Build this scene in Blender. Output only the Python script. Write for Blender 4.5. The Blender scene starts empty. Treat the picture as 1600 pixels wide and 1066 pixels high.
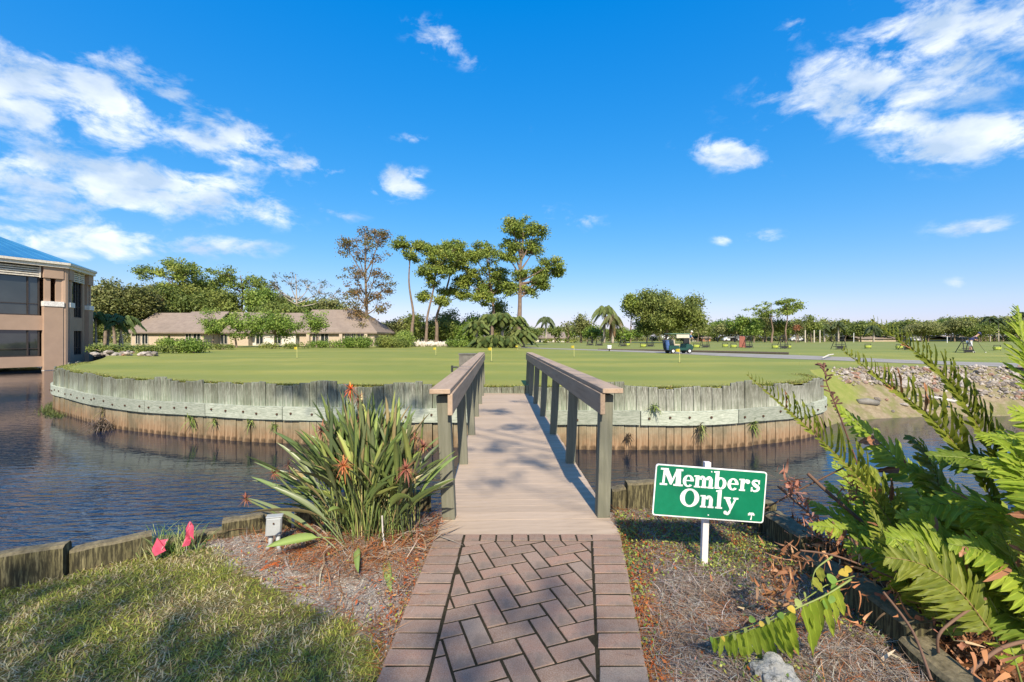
import bpy, bmesh, math, random
import numpy as np
from mathutils import Vector, Matrix, Euler, noise as mnoise

S = bpy.context.scene
COL = S.collection
R = math.radians
rng = np.random.default_rng(7)
random.seed(7)

# ------------------------------------------------------------------ camera
H0, FPX, CX, HY = 1.35, 700.0, 800.0, 529.0        # eye height, focal length in photo pixels, horizon row
cam_data = bpy.data.cameras.new('camera')
cam_data.sensor_width = 36.0
cam_data.lens = FPX / 1600 * 36
cam_data.shift_y = -(533 - HY) / 1600
cam_data.clip_start = 0.05
cam_data.clip_end = 3000
cam = bpy.data.objects.new('camera', cam_data)
COL.objects.link(cam)
cam.location = (0, 0, H0)
cam.rotation_euler = (R(90), 0, 0)
S.camera = cam

def P(px, py, Y):                                   # point at depth Y seen at a photo pixel
    return Vector(((px - CX) / FPX * Y, Y, H0 - (py - HY) / FPX * Y))
def G(px, py, z=0.0):                               # point on the level z seen at a photo pixel
    Y = (H0 - z) * FPX / (py - HY)
    return ((px - CX) / FPX * Y, Y)

# ------------------------------------------------------------------ sun, sky, exposure
SUN_EL, SUN_AZ = R(41), R(173)                       # azimuth clockwise from +Y; sun is behind the camera, slightly right
sd = Vector((math.sin(SUN_AZ) * math.cos(SUN_EL), math.cos(SUN_AZ) * math.cos(SUN_EL), math.sin(SUN_EL)))
sl = bpy.data.lights.new('sun', 'SUN')
sl.energy = 5.0
sl.angle = R(0.6)
sl.color = (1.0, 0.90, 0.73)
so = bpy.data.objects.new('sun', sl)
COL.objects.link(so)
so.location = (20, -40, 50)
so.rotation_euler = sd.to_track_quat('Z', 'Y').to_euler()
S.view_settings.view_transform = 'Standard'
S.view_settings.look = 'None'
S.view_settings.exposure = 0.58
S.view_settings.gamma = 1
S.view_settings.use_curve_mapping = False

W = bpy.data.worlds.new('World')
S.world = W
W.use_nodes = True
wn, wl = W.node_tree.nodes, W.node_tree.links
wn.clear()
def WN(t, **k):
    n = wn.new(t)
    for a, b in k.items():
        setattr(n, a, b)
    return n
def wmath(op, a, b=None, c=None, clamp=False):
    n = WN('ShaderNodeMath', operation=op, use_clamp=clamp)
    for i, v in enumerate((a, b, c)):
        if v is None: continue
        if isinstance(v, (int, float)): n.inputs[i].default_value = v
        else: wl.new(v, n.inputs[i])
    return n.outputs[0]
sky = WN('ShaderNodeTexSky', sky_type='NISHITA')
sky.sun_disc = False
sky.sun_elevation = SUN_EL
sky.sun_rotation = SUN_AZ
sky.air_density = 1.0
sky.dust_density = 0.5
sky.ozone_density = 2.5
hs = WN('ShaderNodeHueSaturation')
hs.inputs['Saturation'].default_value = 1.45
hs.inputs['Value'].default_value = 1.0
wl.new(sky.outputs[0], hs.inputs['Color'])
# grade the physical sky the way the photograph renders it: flatter, deeper blue overhead
ssep = WN('ShaderNodeSeparateColor'); wl.new(hs.outputs[0], ssep.inputs[0])
scom = WN('ShaderNodeCombineColor')
for ch_, (g_, k_) in enumerate([(.84, .95), (.58, .87), (.33, 1.12)]):
    wl.new(wmath('MULTIPLY', wmath('POWER', wmath('MAXIMUM', wmath('MULTIPLY', ssep.outputs[ch_], .1405), .0001), g_), k_ / .1845), scom.inputs[ch_])
tc = WN('ShaderNodeTexCoord')
sep = WN('ShaderNodeSeparateXYZ')
wl.new(tc.outputs['Generated'], sep.inputs[0])
yy = wmath('MAXIMUM', sep.outputs[1], 0.08)
uu = wmath('DIVIDE', sep.outputs[0], yy)
vv = wmath('DIVIDE', sep.outputs[2], yy)
uv = WN('ShaderNodeCombineXYZ')
wl.new(uu, uv.inputs[0]); wl.new(vv, uv.inputs[1])
# cloud banks: photo pixel centre, half width, half height, tilt in degrees, weight
BANKS = [(60, 150, 270, 85, -14, 1.05), (180, 95, 60, 22, -10, .9), (240, 130, 95, 28, -25, .8), (60, 190, 170, 40, -6, .9), (330, 208, 170, 48, -20, 1.0), (430, 245, 170, 22, -12, .75),
         (190, 288, 320, 48, -7, 1.1), (380, 325, 110, 22, -14, .75), (80, 330, 190, 30, -4, .85), (60, 255, 120, 22, -12, .7),
         (110, 375, 240, 42, -2, .85), (300, 385, 170, 20, -2, .75), (625, 285, 58, 30, -5, .95), (680, 58, 62, 30, -25, .78), (735, 88, 26, 26, 50, .55),
         (520, 335, 60, 12, -8, .55), (885, 343, 75, 20, -4, .55), (640, 216, 34, 9, 0, .5), (825, 190, 22, 18, -60, .35), (1140, 243, 85, 30, -8, .72),
         (1190, 370, 62, 13, 0, .55), (1132, 375, 22, 10, 0, .6), (1430, 110, 270, 75, 12, .98), (1500, 60, 200, 95, 10, 1.0), (1540, 215, 185, 48, 4, 1.05), (1300, 165, 110, 26, -8, .8),
         (1525, 355, 80, 20, 4, .7), (1495, 443, 24, 10, 0, .65), (1400, 190, 130, 30, 0, .7), (1240, 40, 40, 26, 40, .45), (570, 200, 12, 8, 0, .5), (1060, 330, 50, 8, -5, .3), (295, 122, 40, 9, -20, .5)]
mask = None
for (bx, by, bw, bh, ang, wt) in BANKS:
    mp = WN('ShaderNodeMapping', vector_type='TEXTURE')
    mp.inputs['Location'].default_value = ((bx - CX) / FPX, (HY - by) / FPX, 0)
    mp.inputs['Rotation'].default_value = (0, 0, R(ang))
    mp.inputs['Scale'].default_value = (bw / FPX * 1.4, bh / FPX * 1.5, 1)
    wl.new(uv.outputs[0], mp.inputs[0])
    ln = WN('ShaderNodeVectorMath', operation='LENGTH')
    wl.new(mp.outputs[0], ln.inputs[0])
    mr = WN('ShaderNodeMapRange', interpolation_type='SMOOTHSTEP')
    mr.inputs['From Min'].default_value = 1.0
    mr.inputs['From Max'].default_value = 0.1
    mr.inputs['To Min'].default_value = 0
    mr.inputs['To Max'].default_value = wt
    wl.new(ln.outputs['Value'], mr.inputs['Value'])
    mask = mr.outputs[0] if mask is None else wmath('MAXIMUM', mask, mr.outputs[0])
# outside the view the same sort of scattered cloud goes on
gen = WN('ShaderNodeTexNoise'); gen.inputs['Scale'].default_value = 2.2; gen.inputs['Detail'].default_value = 2
wl.new(tc.outputs['Generated'], gen.inputs['Vector'])
gm = WN('ShaderNodeMapRange'); gm.inputs['From Min'].default_value = .5; gm.inputs['From Max'].default_value = .68; gm.inputs['To Max'].default_value = .85
wl.new(gen.outputs[0], gm.inputs['Value'])
lat = wmath('MAXIMUM', wmath('ABSOLUTE', uu), wmath('MULTIPLY', vv, 1.35))
outw = WN('ShaderNodeMapRange', interpolation_type='SMOOTHSTEP'); outw.inputs['From Min'].default_value = 1.25; outw.inputs['From Max'].default_value = 2.0
wl.new(lat, outw.inputs['Value'])
mask = wmath('MAXIMUM', mask, wmath('MULTIPLY', gm.outputs[0], outw.outputs[0]))
st = WN('ShaderNodeMapping'); st.inputs['Scale'].default_value = (1, 1, 1.9); st.inputs['Rotation'].default_value = (0, R(9), 0)
wl.new(tc.outputs['Generated'], st.inputs[0])
n1 = WN('ShaderNodeTexNoise'); n1.inputs['Scale'].default_value = 13; n1.inputs['Detail'].default_value = 9; n1.inputs['Roughness'].default_value = .62; n1.inputs['Distortion'].default_value = .25
wl.new(st.outputs[0], n1.inputs['Vector'])
dens = wmath('ADD', wmath('MULTIPLY', mask, .84), wmath('MULTIPLY', wmath('SUBTRACT', n1.outputs[0], .5), 3.0))
cd = WN('ShaderNodeMapRange', interpolation_type='SMOOTHSTEP'); cd.inputs['From Min'].default_value = .22; cd.inputs['From Max'].default_value = 1.05
wl.new(dens, cd.inputs['Value'])
cover = wmath('MULTIPLY', wmath('MULTIPLY', cd.outputs[0], wmath('MULTIPLY', mask, 1.7, clamp=True)), .82)
n2 = WN('ShaderNodeTexNoise'); n2.inputs['Scale'].default_value = 9; n2.inputs['Detail'].default_value = 5
wl.new(st.outputs[0], n2.inputs['Vector'])
cc = WN('ShaderNodeMix', data_type='RGBA')
cc.inputs['A'].default_value = (3.6, 4.35, 5.3, 1)
cc.inputs['B'].default_value = (6.6, 6.8, 7.0, 1)
cr = WN('ShaderNodeMapRange'); cr.inputs['From Min'].default_value = .38; cr.inputs['From Max'].default_value = .6
wl.new(n2.outputs[0], cr.inputs['Value'])
wl.new(cr.outputs[0], cc.inputs['Factor'])
mx = WN('ShaderNodeMix', data_type='RGBA')
wl.new(cover, mx.inputs['Factor']); wl.new(scom.outputs[0], mx.inputs['A']); wl.new(cc.outputs['Result'], mx.inputs['B'])
bg = WN('ShaderNodeBackground'); bg.inputs['Strength'].default_value = 0.12
wl.new(mx.outputs['Result'], bg.inputs['Color'])
wo = WN('ShaderNodeOutputWorld'); wl.new(bg.outputs[0], wo.inputs['Surface'])

# ------------------------------------------------------------------ helpers
def wmat(o):
    return o.matrix_basis.copy() if o.parent is None else wmat(o.parent) @ o.matrix_parent_inverse @ o.matrix_basis
def attach(o, p):
    if p is not None:
        o.parent = p
        o.matrix_parent_inverse = wmat(p).inverted()
def link(name, me, mat=None, parent=None, kind=None):
    if mat is not None and len(me.materials) == 0:
        for m in (mat if isinstance(mat, (list, tuple)) else [mat]):
            me.materials.append(m)
    o = bpy.data.objects.new(name, me)
    COL.objects.link(o)
    attach(o, parent)
    if kind: o['kind'] = kind
    return o
def tag(o, label, cat, group=None, kind=None):
    o['label'] = label
    if cat: o['category'] = cat
    if group: o['group'] = group
    if kind: o['kind'] = kind
    return o
def thing(name, loc, label, cat, group=None, rz=0):
    o = bpy.data.objects.new(name, None)
    o.empty_display_size = .2
    COL.objects.link(o)
    o.location = loc
    o.rotation_euler = (0, 0, rz)
    return tag(o, label, cat, group)
def copy_tree(o, parent=None):
    c = o.copy()
    COL.objects.link(c)
    if parent is not None:
        c.parent = parent
        c.matrix_parent_inverse = o.matrix_parent_inverse.copy()
    for ch in [x for x in KIDS.get(o.name, [])]:
        copy_tree(ch, c)
    return c
KIDS = {}
def remember(root):                                   # child table of a finished prototype
    for ch in root.children:
        KIDS.setdefault(root.name, []).append(ch)
        remember(ch)
def npmesh(name, V, F, C=None, smooth=False):         # V (n,3), F (m,4), C (n,3)
    me = bpy.data.meshes.new(name)
    V = np.asarray(V, dtype=np.float32); F = np.asarray(F, dtype=np.int32)
    k = F.shape[1]
    me.vertices.add(len(V)); me.vertices.foreach_set('co', V.ravel())
    me.loops.add(F.size); me.loops.foreach_set('vertex_index', F.ravel())
    me.polygons.add(len(F))
    me.polygons.foreach_set('loop_start', np.arange(0, F.size, k, dtype=np.int32))
    me.polygons.foreach_set('loop_total', np.full(len(F), k, dtype=np.int32))
    if smooth: me.polygons.foreach_set('use_smooth', np.ones(len(F), dtype=bool))
    me.update(calc_edges=True)
    if C is not None:
        a = me.color_attributes.new('Col', 'FLOAT_COLOR', 'POINT')
        C4 = np.ones((len(V), 4), dtype=np.float32); C4[:, :3] = C
        a.data.foreach_set('color', C4.ravel())
    return me
class MB:
    def __init__(s): s.v = []; s.f = []
    def box(s, c, d, rot=None, taper=1.0):            # centre, full dimensions, rotation matrix/euler
        hx, hy, hz = d[0] / 2, d[1] / 2, d[2] / 2
        m = Matrix.Identity(3) if rot is None else (Euler(rot).to_matrix() if not isinstance(rot, Matrix) else rot)
        b = len(s.v)
        for z, t in ((-hz, 1), (hz, taper)):
            for x, y in ((-hx, -hy), (hx, -hy), (hx, hy), (-hx, hy)):
                s.v.append(Vector(c) + m @ Vector((x * t, y * t, z)))
        for q in ((0, 3, 2, 1), (4, 5, 6, 7), (0, 1, 5, 4), (1, 2, 6, 5), (2, 3, 7, 6), (3, 0, 4, 7)):
            s.f.append([b + i for i in q])
        return s
    def tube(s, pts, rad, n=6, cap=True):
        pts = [Vector(p) for p in pts]
        if isinstance(rad, (int, float)): rad = [rad] * len(pts)
        b = len(s.v)
        for i, p in enumerate(pts):
            t = (pts[min(i + 1, len(pts) - 1)] - pts[max(i - 1, 0)]).normalized()
            a = t.orthogonal().normalized() if i == 0 else (a - t * a.dot(t)).normalized()
            c = t.cross(a)
            for k in range(n):
                th = 2 * math.pi * k / n
                s.v.append(p + (a * math.cos(th) + c * math.sin(th)) * rad[i])
        for i in range(len(pts) - 1):
            for k in range(n):
                s.f.append([b + i * n + k, b + i * n + (k + 1) % n, b + (i + 1) * n + (k + 1) % n, b + (i + 1) * n + k])
        if cap:
            s.f.append([b + k for k in range(n)][::-1]); s.f.append([b + (len(pts) - 1) * n + k for k in range(n)])
        return s
    def prism(s, poly, z0, z1):                       # poly [(x,y)] ccw
        b = len(s.v); n = len(poly)
        for z in (z0, z1):
            for x, y in poly: s.v.append(Vector((x, y, z)))
        s.f.append([b + i for i in range(n)][::-1]); s.f.append([b + n + i for i in range(n)])
        for i in range(n):
            j = (i + 1) % n
            s.f.append([b + i, b + j, b + n + j, b + n + i])
        return s
    def face(s, pts):
        b = len(s.v); s.v += [Vector(p) for p in pts]; s.f.append(list(range(b, b + len(pts)))); return s
    def mesh(s, name, bevel=0, smooth=False, seg=1):
        me = bpy.data.meshes.new(name)
        me.from_pydata([tuple(v) for v in s.v], [], s.f)
        if bevel:
            bm = bmesh.new(); bm.from_mesh(me)
            bmesh.ops.bevel(bm, geom=bm.edges[:], offset=bevel, segments=seg, affect='EDGES', profile=.6)
            bm.to_mesh(me); bm.free()
        if smooth:
            for p in me.polygons: p.use_smooth = True
        me.update()
        return me
    def obj(s, name, mat, parent=None, bevel=0, smooth=False, kind=None):
        return link(name, s.mesh(name, bevel, smooth), mat, parent, kind)

# ------------------------------------------------------------------ materials
class NG:
    def __init__(s, name):
        s.m = bpy.data.materials.new(name); s.m.use_nodes = True
        s.n, s.l = s.m.node_tree.nodes, s.m.node_tree.links
        s.n.clear()
        s.out = s.n.new('ShaderNodeOutputMaterial'); s.b = s.n.new('ShaderNodeBsdfPrincipled')
        s.l.new(s.b.outputs[0], s.out.inputs[0])
        s.tc = s.n.new('ShaderNodeTexCoord')
    def vec(s, scale=(1, 1, 1), rot=(0, 0, 0), coord='Object'):
        m = s.n.new('ShaderNodeMapping'); m.inputs['Scale'].default_value = scale; m.inputs['Rotation'].default_value = rot
        s.l.new(s.tc.outputs[coord], m.inputs[0]); return m.outputs[0]
    def noise(s, scale=5, detail=5, rough=.55, vec=None, lo=.3, hi=.7, dist=0):
        t = s.n.new('ShaderNodeTexNoise'); t.inputs['Scale'].default_value = scale; t.inputs['Detail'].default_value = detail
        t.inputs['Roughness'].default_value = rough; t.inputs['Distortion'].default_value = dist
        s.l.new(vec if vec is not None else s.tc.outputs['Object'], t.inputs['Vector'])
        return s.ramp(t.outputs[0], lo, hi)
    def ramp(s, v, lo, hi, a=0., b=1., smooth=False):
        r = s.n.new('ShaderNodeMapRange'); r.interpolation_type = 'SMOOTHSTEP' if smooth else 'LINEAR'
        for k, x in (('From Min', lo), ('From Max', hi), ('To Min', a), ('To Max', b)): r.inputs[k].default_value = x
        s.l.new(v, r.inputs['Value']); return r.outputs[0]
    def set(s, sock, v):
        if isinstance(v, (int, float)): sock.default_value = v
        elif isinstance(v, tuple): sock.default_value = (*v, 1) if len(v) == 3 else v
        else: s.l.new(v, sock)
    def mix(s, f, a, b, mode='MIX'):
        m = s.n.new('ShaderNodeMix'); m.data_type = 'RGBA'; m.blend_type = mode
        s.set(m.inputs['Factor'], f); s.set(m.inputs['A'], a); s.set(m.inputs['B'], b); return m.outputs['Result']
    def math(s, op, a, b=None, clamp=False):
        m = s.n.new('ShaderNodeMath'); m.operation = op; m.use_clamp = clamp
        s.set(m.inputs[0], a)
        if b is not None: s.set(m.inputs[1], b)
        return m.outputs[0]
    def rnd(s):
        return s.n.new('ShaderNodeObjectInfo').outputs['Random']
    def attr(s, name='Col'):
        a = s.n.new('ShaderNodeAttribute'); a.attribute_name = name; return a.outputs['Color']
    def sepz(s, i=2, coord='Object'):
        x = s.n.new('ShaderNodeSeparateXYZ'); s.l.new(s.tc.outputs[coord], x.inputs[0]); return x.outputs[i]
    def sepw(s, i=0):                                  # world position
        gm = s.n.new('ShaderNodeNewGeometry'); x = s.n.new('ShaderNodeSeparateXYZ'); s.l.new(gm.outputs['Position'], x.inputs[0]); return x.outputs[i]
    def bump(s, h, strength=.5, dist=.01, prev=None):
        b = s.n.new('ShaderNodeBump'); b.inputs['Strength'].default_value = strength; b.inputs['Distance'].default_value = dist
        s.l.new(h, b.inputs['Height'])
        if prev is not None: s.l.new(prev, b.inputs['Normal'])
        s.l.new(b.outputs[0], s.b.inputs['Normal']); return b.outputs[0]
    def done(s, col, rough=.8, spec=.3, metal=0):
        s.set(s.b.inputs['Base Color'], col); s.set(s.b.inputs['Roughness'], rough)
        s.b.inputs['Specular IOR Level'].default_value = spec; s.b.inputs['Metallic'].default_value = metal
        return s.m
def simple(name, c, rough=.6, var=.25, scale=8, spec=.35, metal=0, bump=0, bd=.004):
    g = NG(name)
    n = g.noise(scale, 6, .6)
    col = g.mix(n, tuple(x * (1 - var) for x in c), tuple(min(1, x * (1 + var)) for x in c))
    if bump: g.bump(g.noise(scale * 4, 6, .6, lo=0, hi=1), bump, bd)
    return g.done(col, rough, spec, metal)
def leafmat(name, tint=(1, 1, 1), rough=.55, trans=.3, rnd=0.0, attr=True, base=None, spec=.25):
    g = NG(name)
    col = g.attr() if attr else base
    if rnd:
        r = g.rnd()
        f = g.ramp(r, 0, 1, 1 - rnd, 1 + rnd)
        cb = g.n.new('ShaderNodeCombineXYZ')
        for i in range(3): g.l.new(f, cb.inputs[i])
        col = g.mix(1.0, col, cb.outputs[0], 'MULTIPLY')
    if not attr:
        col = g.mix(g.noise(30, 4, .6), col, tuple(x * .7 for x in base) if isinstance(base, tuple) else col)
    g.done(col, rough, spec)
    t = g.n.new('ShaderNodeBsdfTranslucent'); g.l.new(col, t.inputs[0]) if not isinstance(col, tuple) else None
    ms = g.n.new('ShaderNodeMixShader'); ms.inputs[0].default_value = trans
    g.l.new(g.b.outputs[0], ms.inputs[1]); g.l.new(t.outputs[0], ms.inputs[2]); g.l.new(ms.outputs[0], g.out.inputs[0])
    return g.m

LEAF = leafmat('foliage', trans=.28)
GRASSM = leafmat('grass_blade', trans=.3, rough=.5)
LITTER = leafmat('dry_litter', trans=.1, rough=.85, spec=.1)

def lawn_mat():
    g = NG('mown_lawn')
    big = g.noise(.22, 4, .55, lo=.35, hi=.68)
    mid = g.noise(1.6, 6, .62, vec=g.vec((1, 1, 1)), lo=.34, hi=.66)
    fine = g.noise(38, 6, .7, lo=.25, hi=.75)
    c = g.mix(big, (.215, .235, .04), (.40, .35, .07))
    c = g.mix(g.math('MULTIPLY', mid, .55), c, (.33, .31, .085))
    c = g.mix(g.math('MULTIPLY', fine, .4), c, (.085, .125, .022))
    band = g.noise(1, 2, .5, vec=g.vec((.02, .35, 1)), lo=.4, hi=.6)
    c = g.mix(g.math('MULTIPLY', band, .6), c, (.16, .205, .04))
    sc_ = g.n.new('ShaderNodeSeparateColor'); g.l.new(g.attr(), sc_.inputs[0])
    rough_ = g.math('MULTIPLY', sc_.outputs[0], g.noise(1.4, 6, .65, lo=.25, hi=.6))
    c = g.mix(rough_, c, g.mix(fine, (.30, .27, .075), (.16, .19, .04)))
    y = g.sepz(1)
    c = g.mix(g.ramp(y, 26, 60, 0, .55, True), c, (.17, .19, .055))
    g.bump(g.noise(55, 4, .7, lo=0, hi=1), .5, .02)
    return g.done(c, .75, .2)
LAWN = lawn_mat()

def plank_mat():
    g = NG('treated_plank')
    z = g.sepz(2)
    st = g.vec((14, 14, .7))
    s1 = g.noise(1.6, 7, .65, vec=st, lo=.38, hi=.62)
    s2 = g.noise(4.2, 6, .7, vec=st, lo=.37, hi=.57)
    base = g.mix(s1, (.23, .275, .19), (.48, .49, .38))
    base = g.mix(g.rnd(), base, g.mix(s1, (.25, .29, .22), (.47, .47, .40)))
    rv = g.ramp(g.math('FRACT', g.math('MULTIPLY', g.rnd(), 7.3)), 0, 1, .66, 1.12)
    cb = g.n.new('ShaderNodeCombineXYZ')
    for i in range(3): g.l.new(rv, cb.inputs[i])
    base = g.mix(1.0, base, cb.outputs[0], 'MULTIPLY')
    wh = g.ramp(g.math('ADD', g.math('MULTIPLY', g.rnd(), 5), g.sepw()), 2, 7, 0, .62, True)
    base = g.mix(wh, base, g.mix(s1, (.34, .35, .28), (.62, .60, .53)))
    top = g.math('MULTIPLY', g.ramp(z, -.46, .10, 0, 1, True), s2)        # black streaks running down from the top
    base = g.mix(g.math('MULTIPLY', top, .85), base, (.05, .045, .03))
    n = g.noise(3, 5, .6, lo=.3, hi=.7)
    zz = g.math('ADD', z, g.math('MULTIPLY', n, .28))
    tide = g.ramp(zz, -.62, -1.02, 0, 1, True)
    base = g.mix(g.math('MULTIPLY', g.ramp(z, -.74, -.80, 0, 1), .75), base, g.mix(s1, (.17, .15, .09), (.33, .28, .18)))
    rust = g.mix(g.noise(2.4, 6, .65, vec=st, lo=.35, hi=.65), (.20, .105, .05), (.36, .235, .14))
    base = g.mix(g.math('MULTIPLY', tide, .88), base, rust)
    wpn = g.n.new('ShaderNodeNewGeometry').outputs['Position']
    blot = g.noise(1.1, 6, .68, vec=wpn, lo=.46, hi=.66)
    base = g.mix(g.math('MULTIPLY', blot, .6), base, (.085, .085, .055))
    base = g.mix(g.ramp(zz, -1.08, -1.22, 0, .85, True), base, (.06, .04, .025))
    g.bump(g.noise(3, 7, .7, vec=st, lo=0, hi=1), .6, .012)
    return g.done(base, .85, .15)
PLANK = plank_mat()
def wood(name, a, b, sc=(1.2, 16, 16), dark=(.06, .06, .045), dk=.5, rough=.8, rnd=.2, bump=.4, topdark=False):
    g = NG(name)
    v = g.vec(sc)
    s1 = g.noise(2, 7, .65, vec=v, lo=.33, hi=.67)
    c = g.mix(s1, a, b)
    if topdark: c = g.mix(g.math('MULTIPLY', g.noise(5.5, 5, .7, vec=v, lo=.42, hi=.54), .85), c, (.03, .026, .016))
    c = g.mix(g.math('MULTIPLY', g.noise(3.1, 8, .72, vec=v, lo=.52, hi=.7), dk), c, dark)
    f = g.ramp(g.rnd(), 0, 1, 1 - rnd, 1 + rnd)
    cb = g.n.new('ShaderNodeCombineXYZ')
    for i in range(3): g.l.new(f, cb.inputs[i])
    c = g.mix(1.0, c, cb.outputs[0], 'MULTIPLY')
    if topdark:                                        # weathered end grain on top of the boards
        sx_ = g.n.new('ShaderNodeSeparateXYZ'); g.l.new(g.tc.outputs['Normal'], sx_.inputs[0])
        c = g.mix(g.ramp(sx_.outputs[2], .3, .8, 0, .75), c, g.mix(g.noise(30, 6, .7), (.085, .07, .042), (.26, .215, .135)))
    g.bump(g.noise(3, 7, .7, vec=v, lo=0, hi=1), bump, .004)
    return g.done(c, rough, .2)
WALE = wood('wale_timber', (.23, .26, .20), (.44, .46, .38), sc=(3, 3, 22), dk=.6)
MOSSY = wood('mossy_timber', (.10, .087, .04), (.22, .19, .10), sc=(15, 15, 1.6), dark=(.022, .02, .012), dk=1.0, rnd=.12, bump=1.0, topdark=True)
DECK = wood('deck_composite', (.375, .285, .205), (.455, .35, .26), sc=(1.2, 14, 3), dark=(.15, .11, .08), dk=.34, rough=.7, rnd=.07, bump=.25)
RAIL = wood('rail_composite', (.33, .235, .16), (.42, .31, .22), sc=(10, .8, 10), dark=(.13, .095, .07), dk=.35, rough=.7, rnd=.08)
POST = wood('post_paint', (.135, .135, .095), (.19, .185, .14), sc=(14, 14, 1.2), dark=(.07, .07, .055), dk=.4, rnd=.08)
def brick_mat():
    g = NG('clay_paver')
    r = g.rnd()
    c = g.mix(g.ramp(r, 0, 1), (.185, .115, .08), (.34, .185, .125))
    c = g.mix(g.ramp(r, .78, 1), c, (.21, .185, .15))
    c = g.mix(g.noise(9, 4, .6, lo=.35, hi=.7), c, (.26, .185, .14))
    sp = g.noise(260, 3, .7, lo=.42, hi=.66)
    c = g.mix(g.math('MULTIPLY', sp, .5), c, (.40, .33, .28))
    sp2 = g.noise(190, 3, .7, vec=g.vec((1.1, .9, 1)), lo=.55, hi=.7)
    c = g.mix(g.math('MULTIPLY', sp2, .6), c, (.10, .075, .065))
    c = g.mix(g.math('MULTIPLY', g.noise(3.2, 8, .75, lo=.50, hi=.68), .7), c, (.10, .09, .078))
    g.bump(g.noise(210, 5, .75, lo=0, hi=1), .5, .003)
    return g.done(c, .9, .12)
BRICK = brick_mat()
def water_mat():
    g = NG('pond_water')
    v = g.vec((1, 1, 1), (0, 0, R(-24)))
    v2 = g.vec((1.5, 5.2, 1), (0, 0, R(-22)))
    n1 = g.noise(1.5, 3, .5, vec=v2, lo=0, hi=1, dist=.3)
    n2 = g.noise(6.5, 3, .5, vec=g.vec((1, 2.4, 1), (0, 0, R(-30))), lo=0, hi=1)
    patch = g.noise(.16, 3, .5, vec=g.vec((1, 1.8, 1)), lo=.32, hi=.60)
    yy = g.sepz(1)
    calm = g.ramp(yy, 7.2, 9.8, 1.0, .09, True)
    amp = g.math('MULTIPLY', g.math('ADD', g.math('MULTIPLY', patch, .75), .28), calm)
    h = g.math('MULTIPLY', g.math('ADD', n1, g.math('MULTIPLY', n2, .16)), amp)
    g.bump(h, 1.0, .075)
    g.b.inputs['IOR'].default_value = 1.55
    c = g.mix(g.noise(.3, 3, .5, lo=.3, hi=.7), (.004, .012, .034), (.009, .015, .022))
    return g.done(c, .035, .5)
WATER = water_mat()
# ------------------------------------------------------------------ large ground
WATER_Z = -1.35
def sm(x, a, b):
    t = np.clip((np.asarray(x, float) - a) / (b - a), 0, 1); return t * t * (3 - 2 * t)
def land_z(x, y):
    d = np.hypot(x, y)
    return .15 + .05 * sm(d, 14, 24) + .2 * sm(y, 36, 56) + .02 * np.sin(x * .31 + y * .17) * sm(d, 14, 20)
water = link('water', npmesh('water', [(-200, -40, WATER_Z), (200, -40, WATER_Z), (200, 130, WATER_Z), (-200, 130, WATER_Z)], [(0, 1, 2, 3)]), WATER, kind='structure')
bed_m = simple('pond_bed', (.05, .045, .03), .95)
link('pond_bed', npmesh('pond_bed', [(-230, -60, -2.6), (230, -60, -2.6), (230, 150, -2.6), (-230, 150, -2.6)], [(0, 1, 2, 3)]), bed_m, kind='structure')

WALLP = [(-20.6, 21.6), (-19.6, 19.9), (-18.6, 18.4), (-17.3, 17.0), (-15.6, 15.8), (-13.6, 14.5), (-11.5, 13.3), (-9.1, 12.4), (-7.0, 11.8), (-5.0, 11.45), (-2.6, 11.25),
         (0, 11.05), (2.8, 10.9), (4.86, 10.98), (6.17, 11.4), (7.4, 11.9), (8.35, 12.45), (9.05, 13.1), (9.5, 14.0), (9.7, 15.0)]
def catmull(P_, n=14):
    P_ = [np.array(p, float) for p in P_]; out = []
    for i in range(len(P_) - 1):
        p0 = P_[max(i - 1, 0)]; p1 = P_[i]; p2 = P_[i + 1]; p3 = P_[min(i + 2, len(P_) - 1)]
        for k in range(n):
            t = k / n
            out.append(.5 * ((2 * p1) + (-p0 + p2) * t + (2 * p0 - 5 * p1 + 4 * p2 - p3) * t * t + (-p0 + 3 * p1 - 3 * p2 + p3) * t ** 3))
    out.append(P_[-1]); return np.array(out)
def resample(pts, step):
    d = np.r_[0, np.cumsum(np.linalg.norm(np.diff(pts, axis=0), axis=1))]
    s = np.arange(0, d[-1], step)
    return np.stack([np.interp(s, d, pts[:, k]) for k in range(pts.shape[1])], 1), s
wall_curve = catmull(WALLP)
wall_d = np.r_[0, np.cumsum(np.linalg.norm(np.diff(wall_curve, axis=0), axis=1))]
def wall_at(s):
    p = np.array([np.interp(s, wall_d, wall_curve[:, 0]), np.interp(s, wall_d, wall_curve[:, 1])])
    q = np.array([np.interp(s + .05, wall_d, wall_curve[:, 0]), np.interp(s + .05, wall_d, wall_curve[:, 1])])
    if s + .05 > wall_d[-1]: q = p; p = np.array([np.interp(s - .05, wall_d, wall_curve[:, 0]), np.interp(s - .05, wall_d, wall_curve[:, 1])])
    t = (q - p) / np.linalg.norm(q - p)
    return p, t, np.array([t[1], -t[0]])              # outward normal (towards the camera / water)
left_shore = catmull([(-150, 120), (-90, 84), (-62, 66), (-46, 50), (-36, 40), (-28, 31), (-24, 26.3), (-20.9, 22.2)], 8)
inner = np.array([wall_at(s)[0] - wall_at(s)[2] * .03 for s in np.linspace(0.2, wall_d[-1] - .1, 150)])
bank_top = catmull([(9.65, 14.9), (10.2, 15.9), (11.6, 16.9), (13.2, 17.3), (16, 17.8), (22, 18.1), (34, 18.2), (60, 16), (150, 5)], 8)
shore = np.vstack([left_shore, inner, bank_top[1:]])
far = catmull([(-900, 380), (-850, 700), (-400, 900), (0, 900), (400, 900), (850, 700), (900, 100)], 10)
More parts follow.
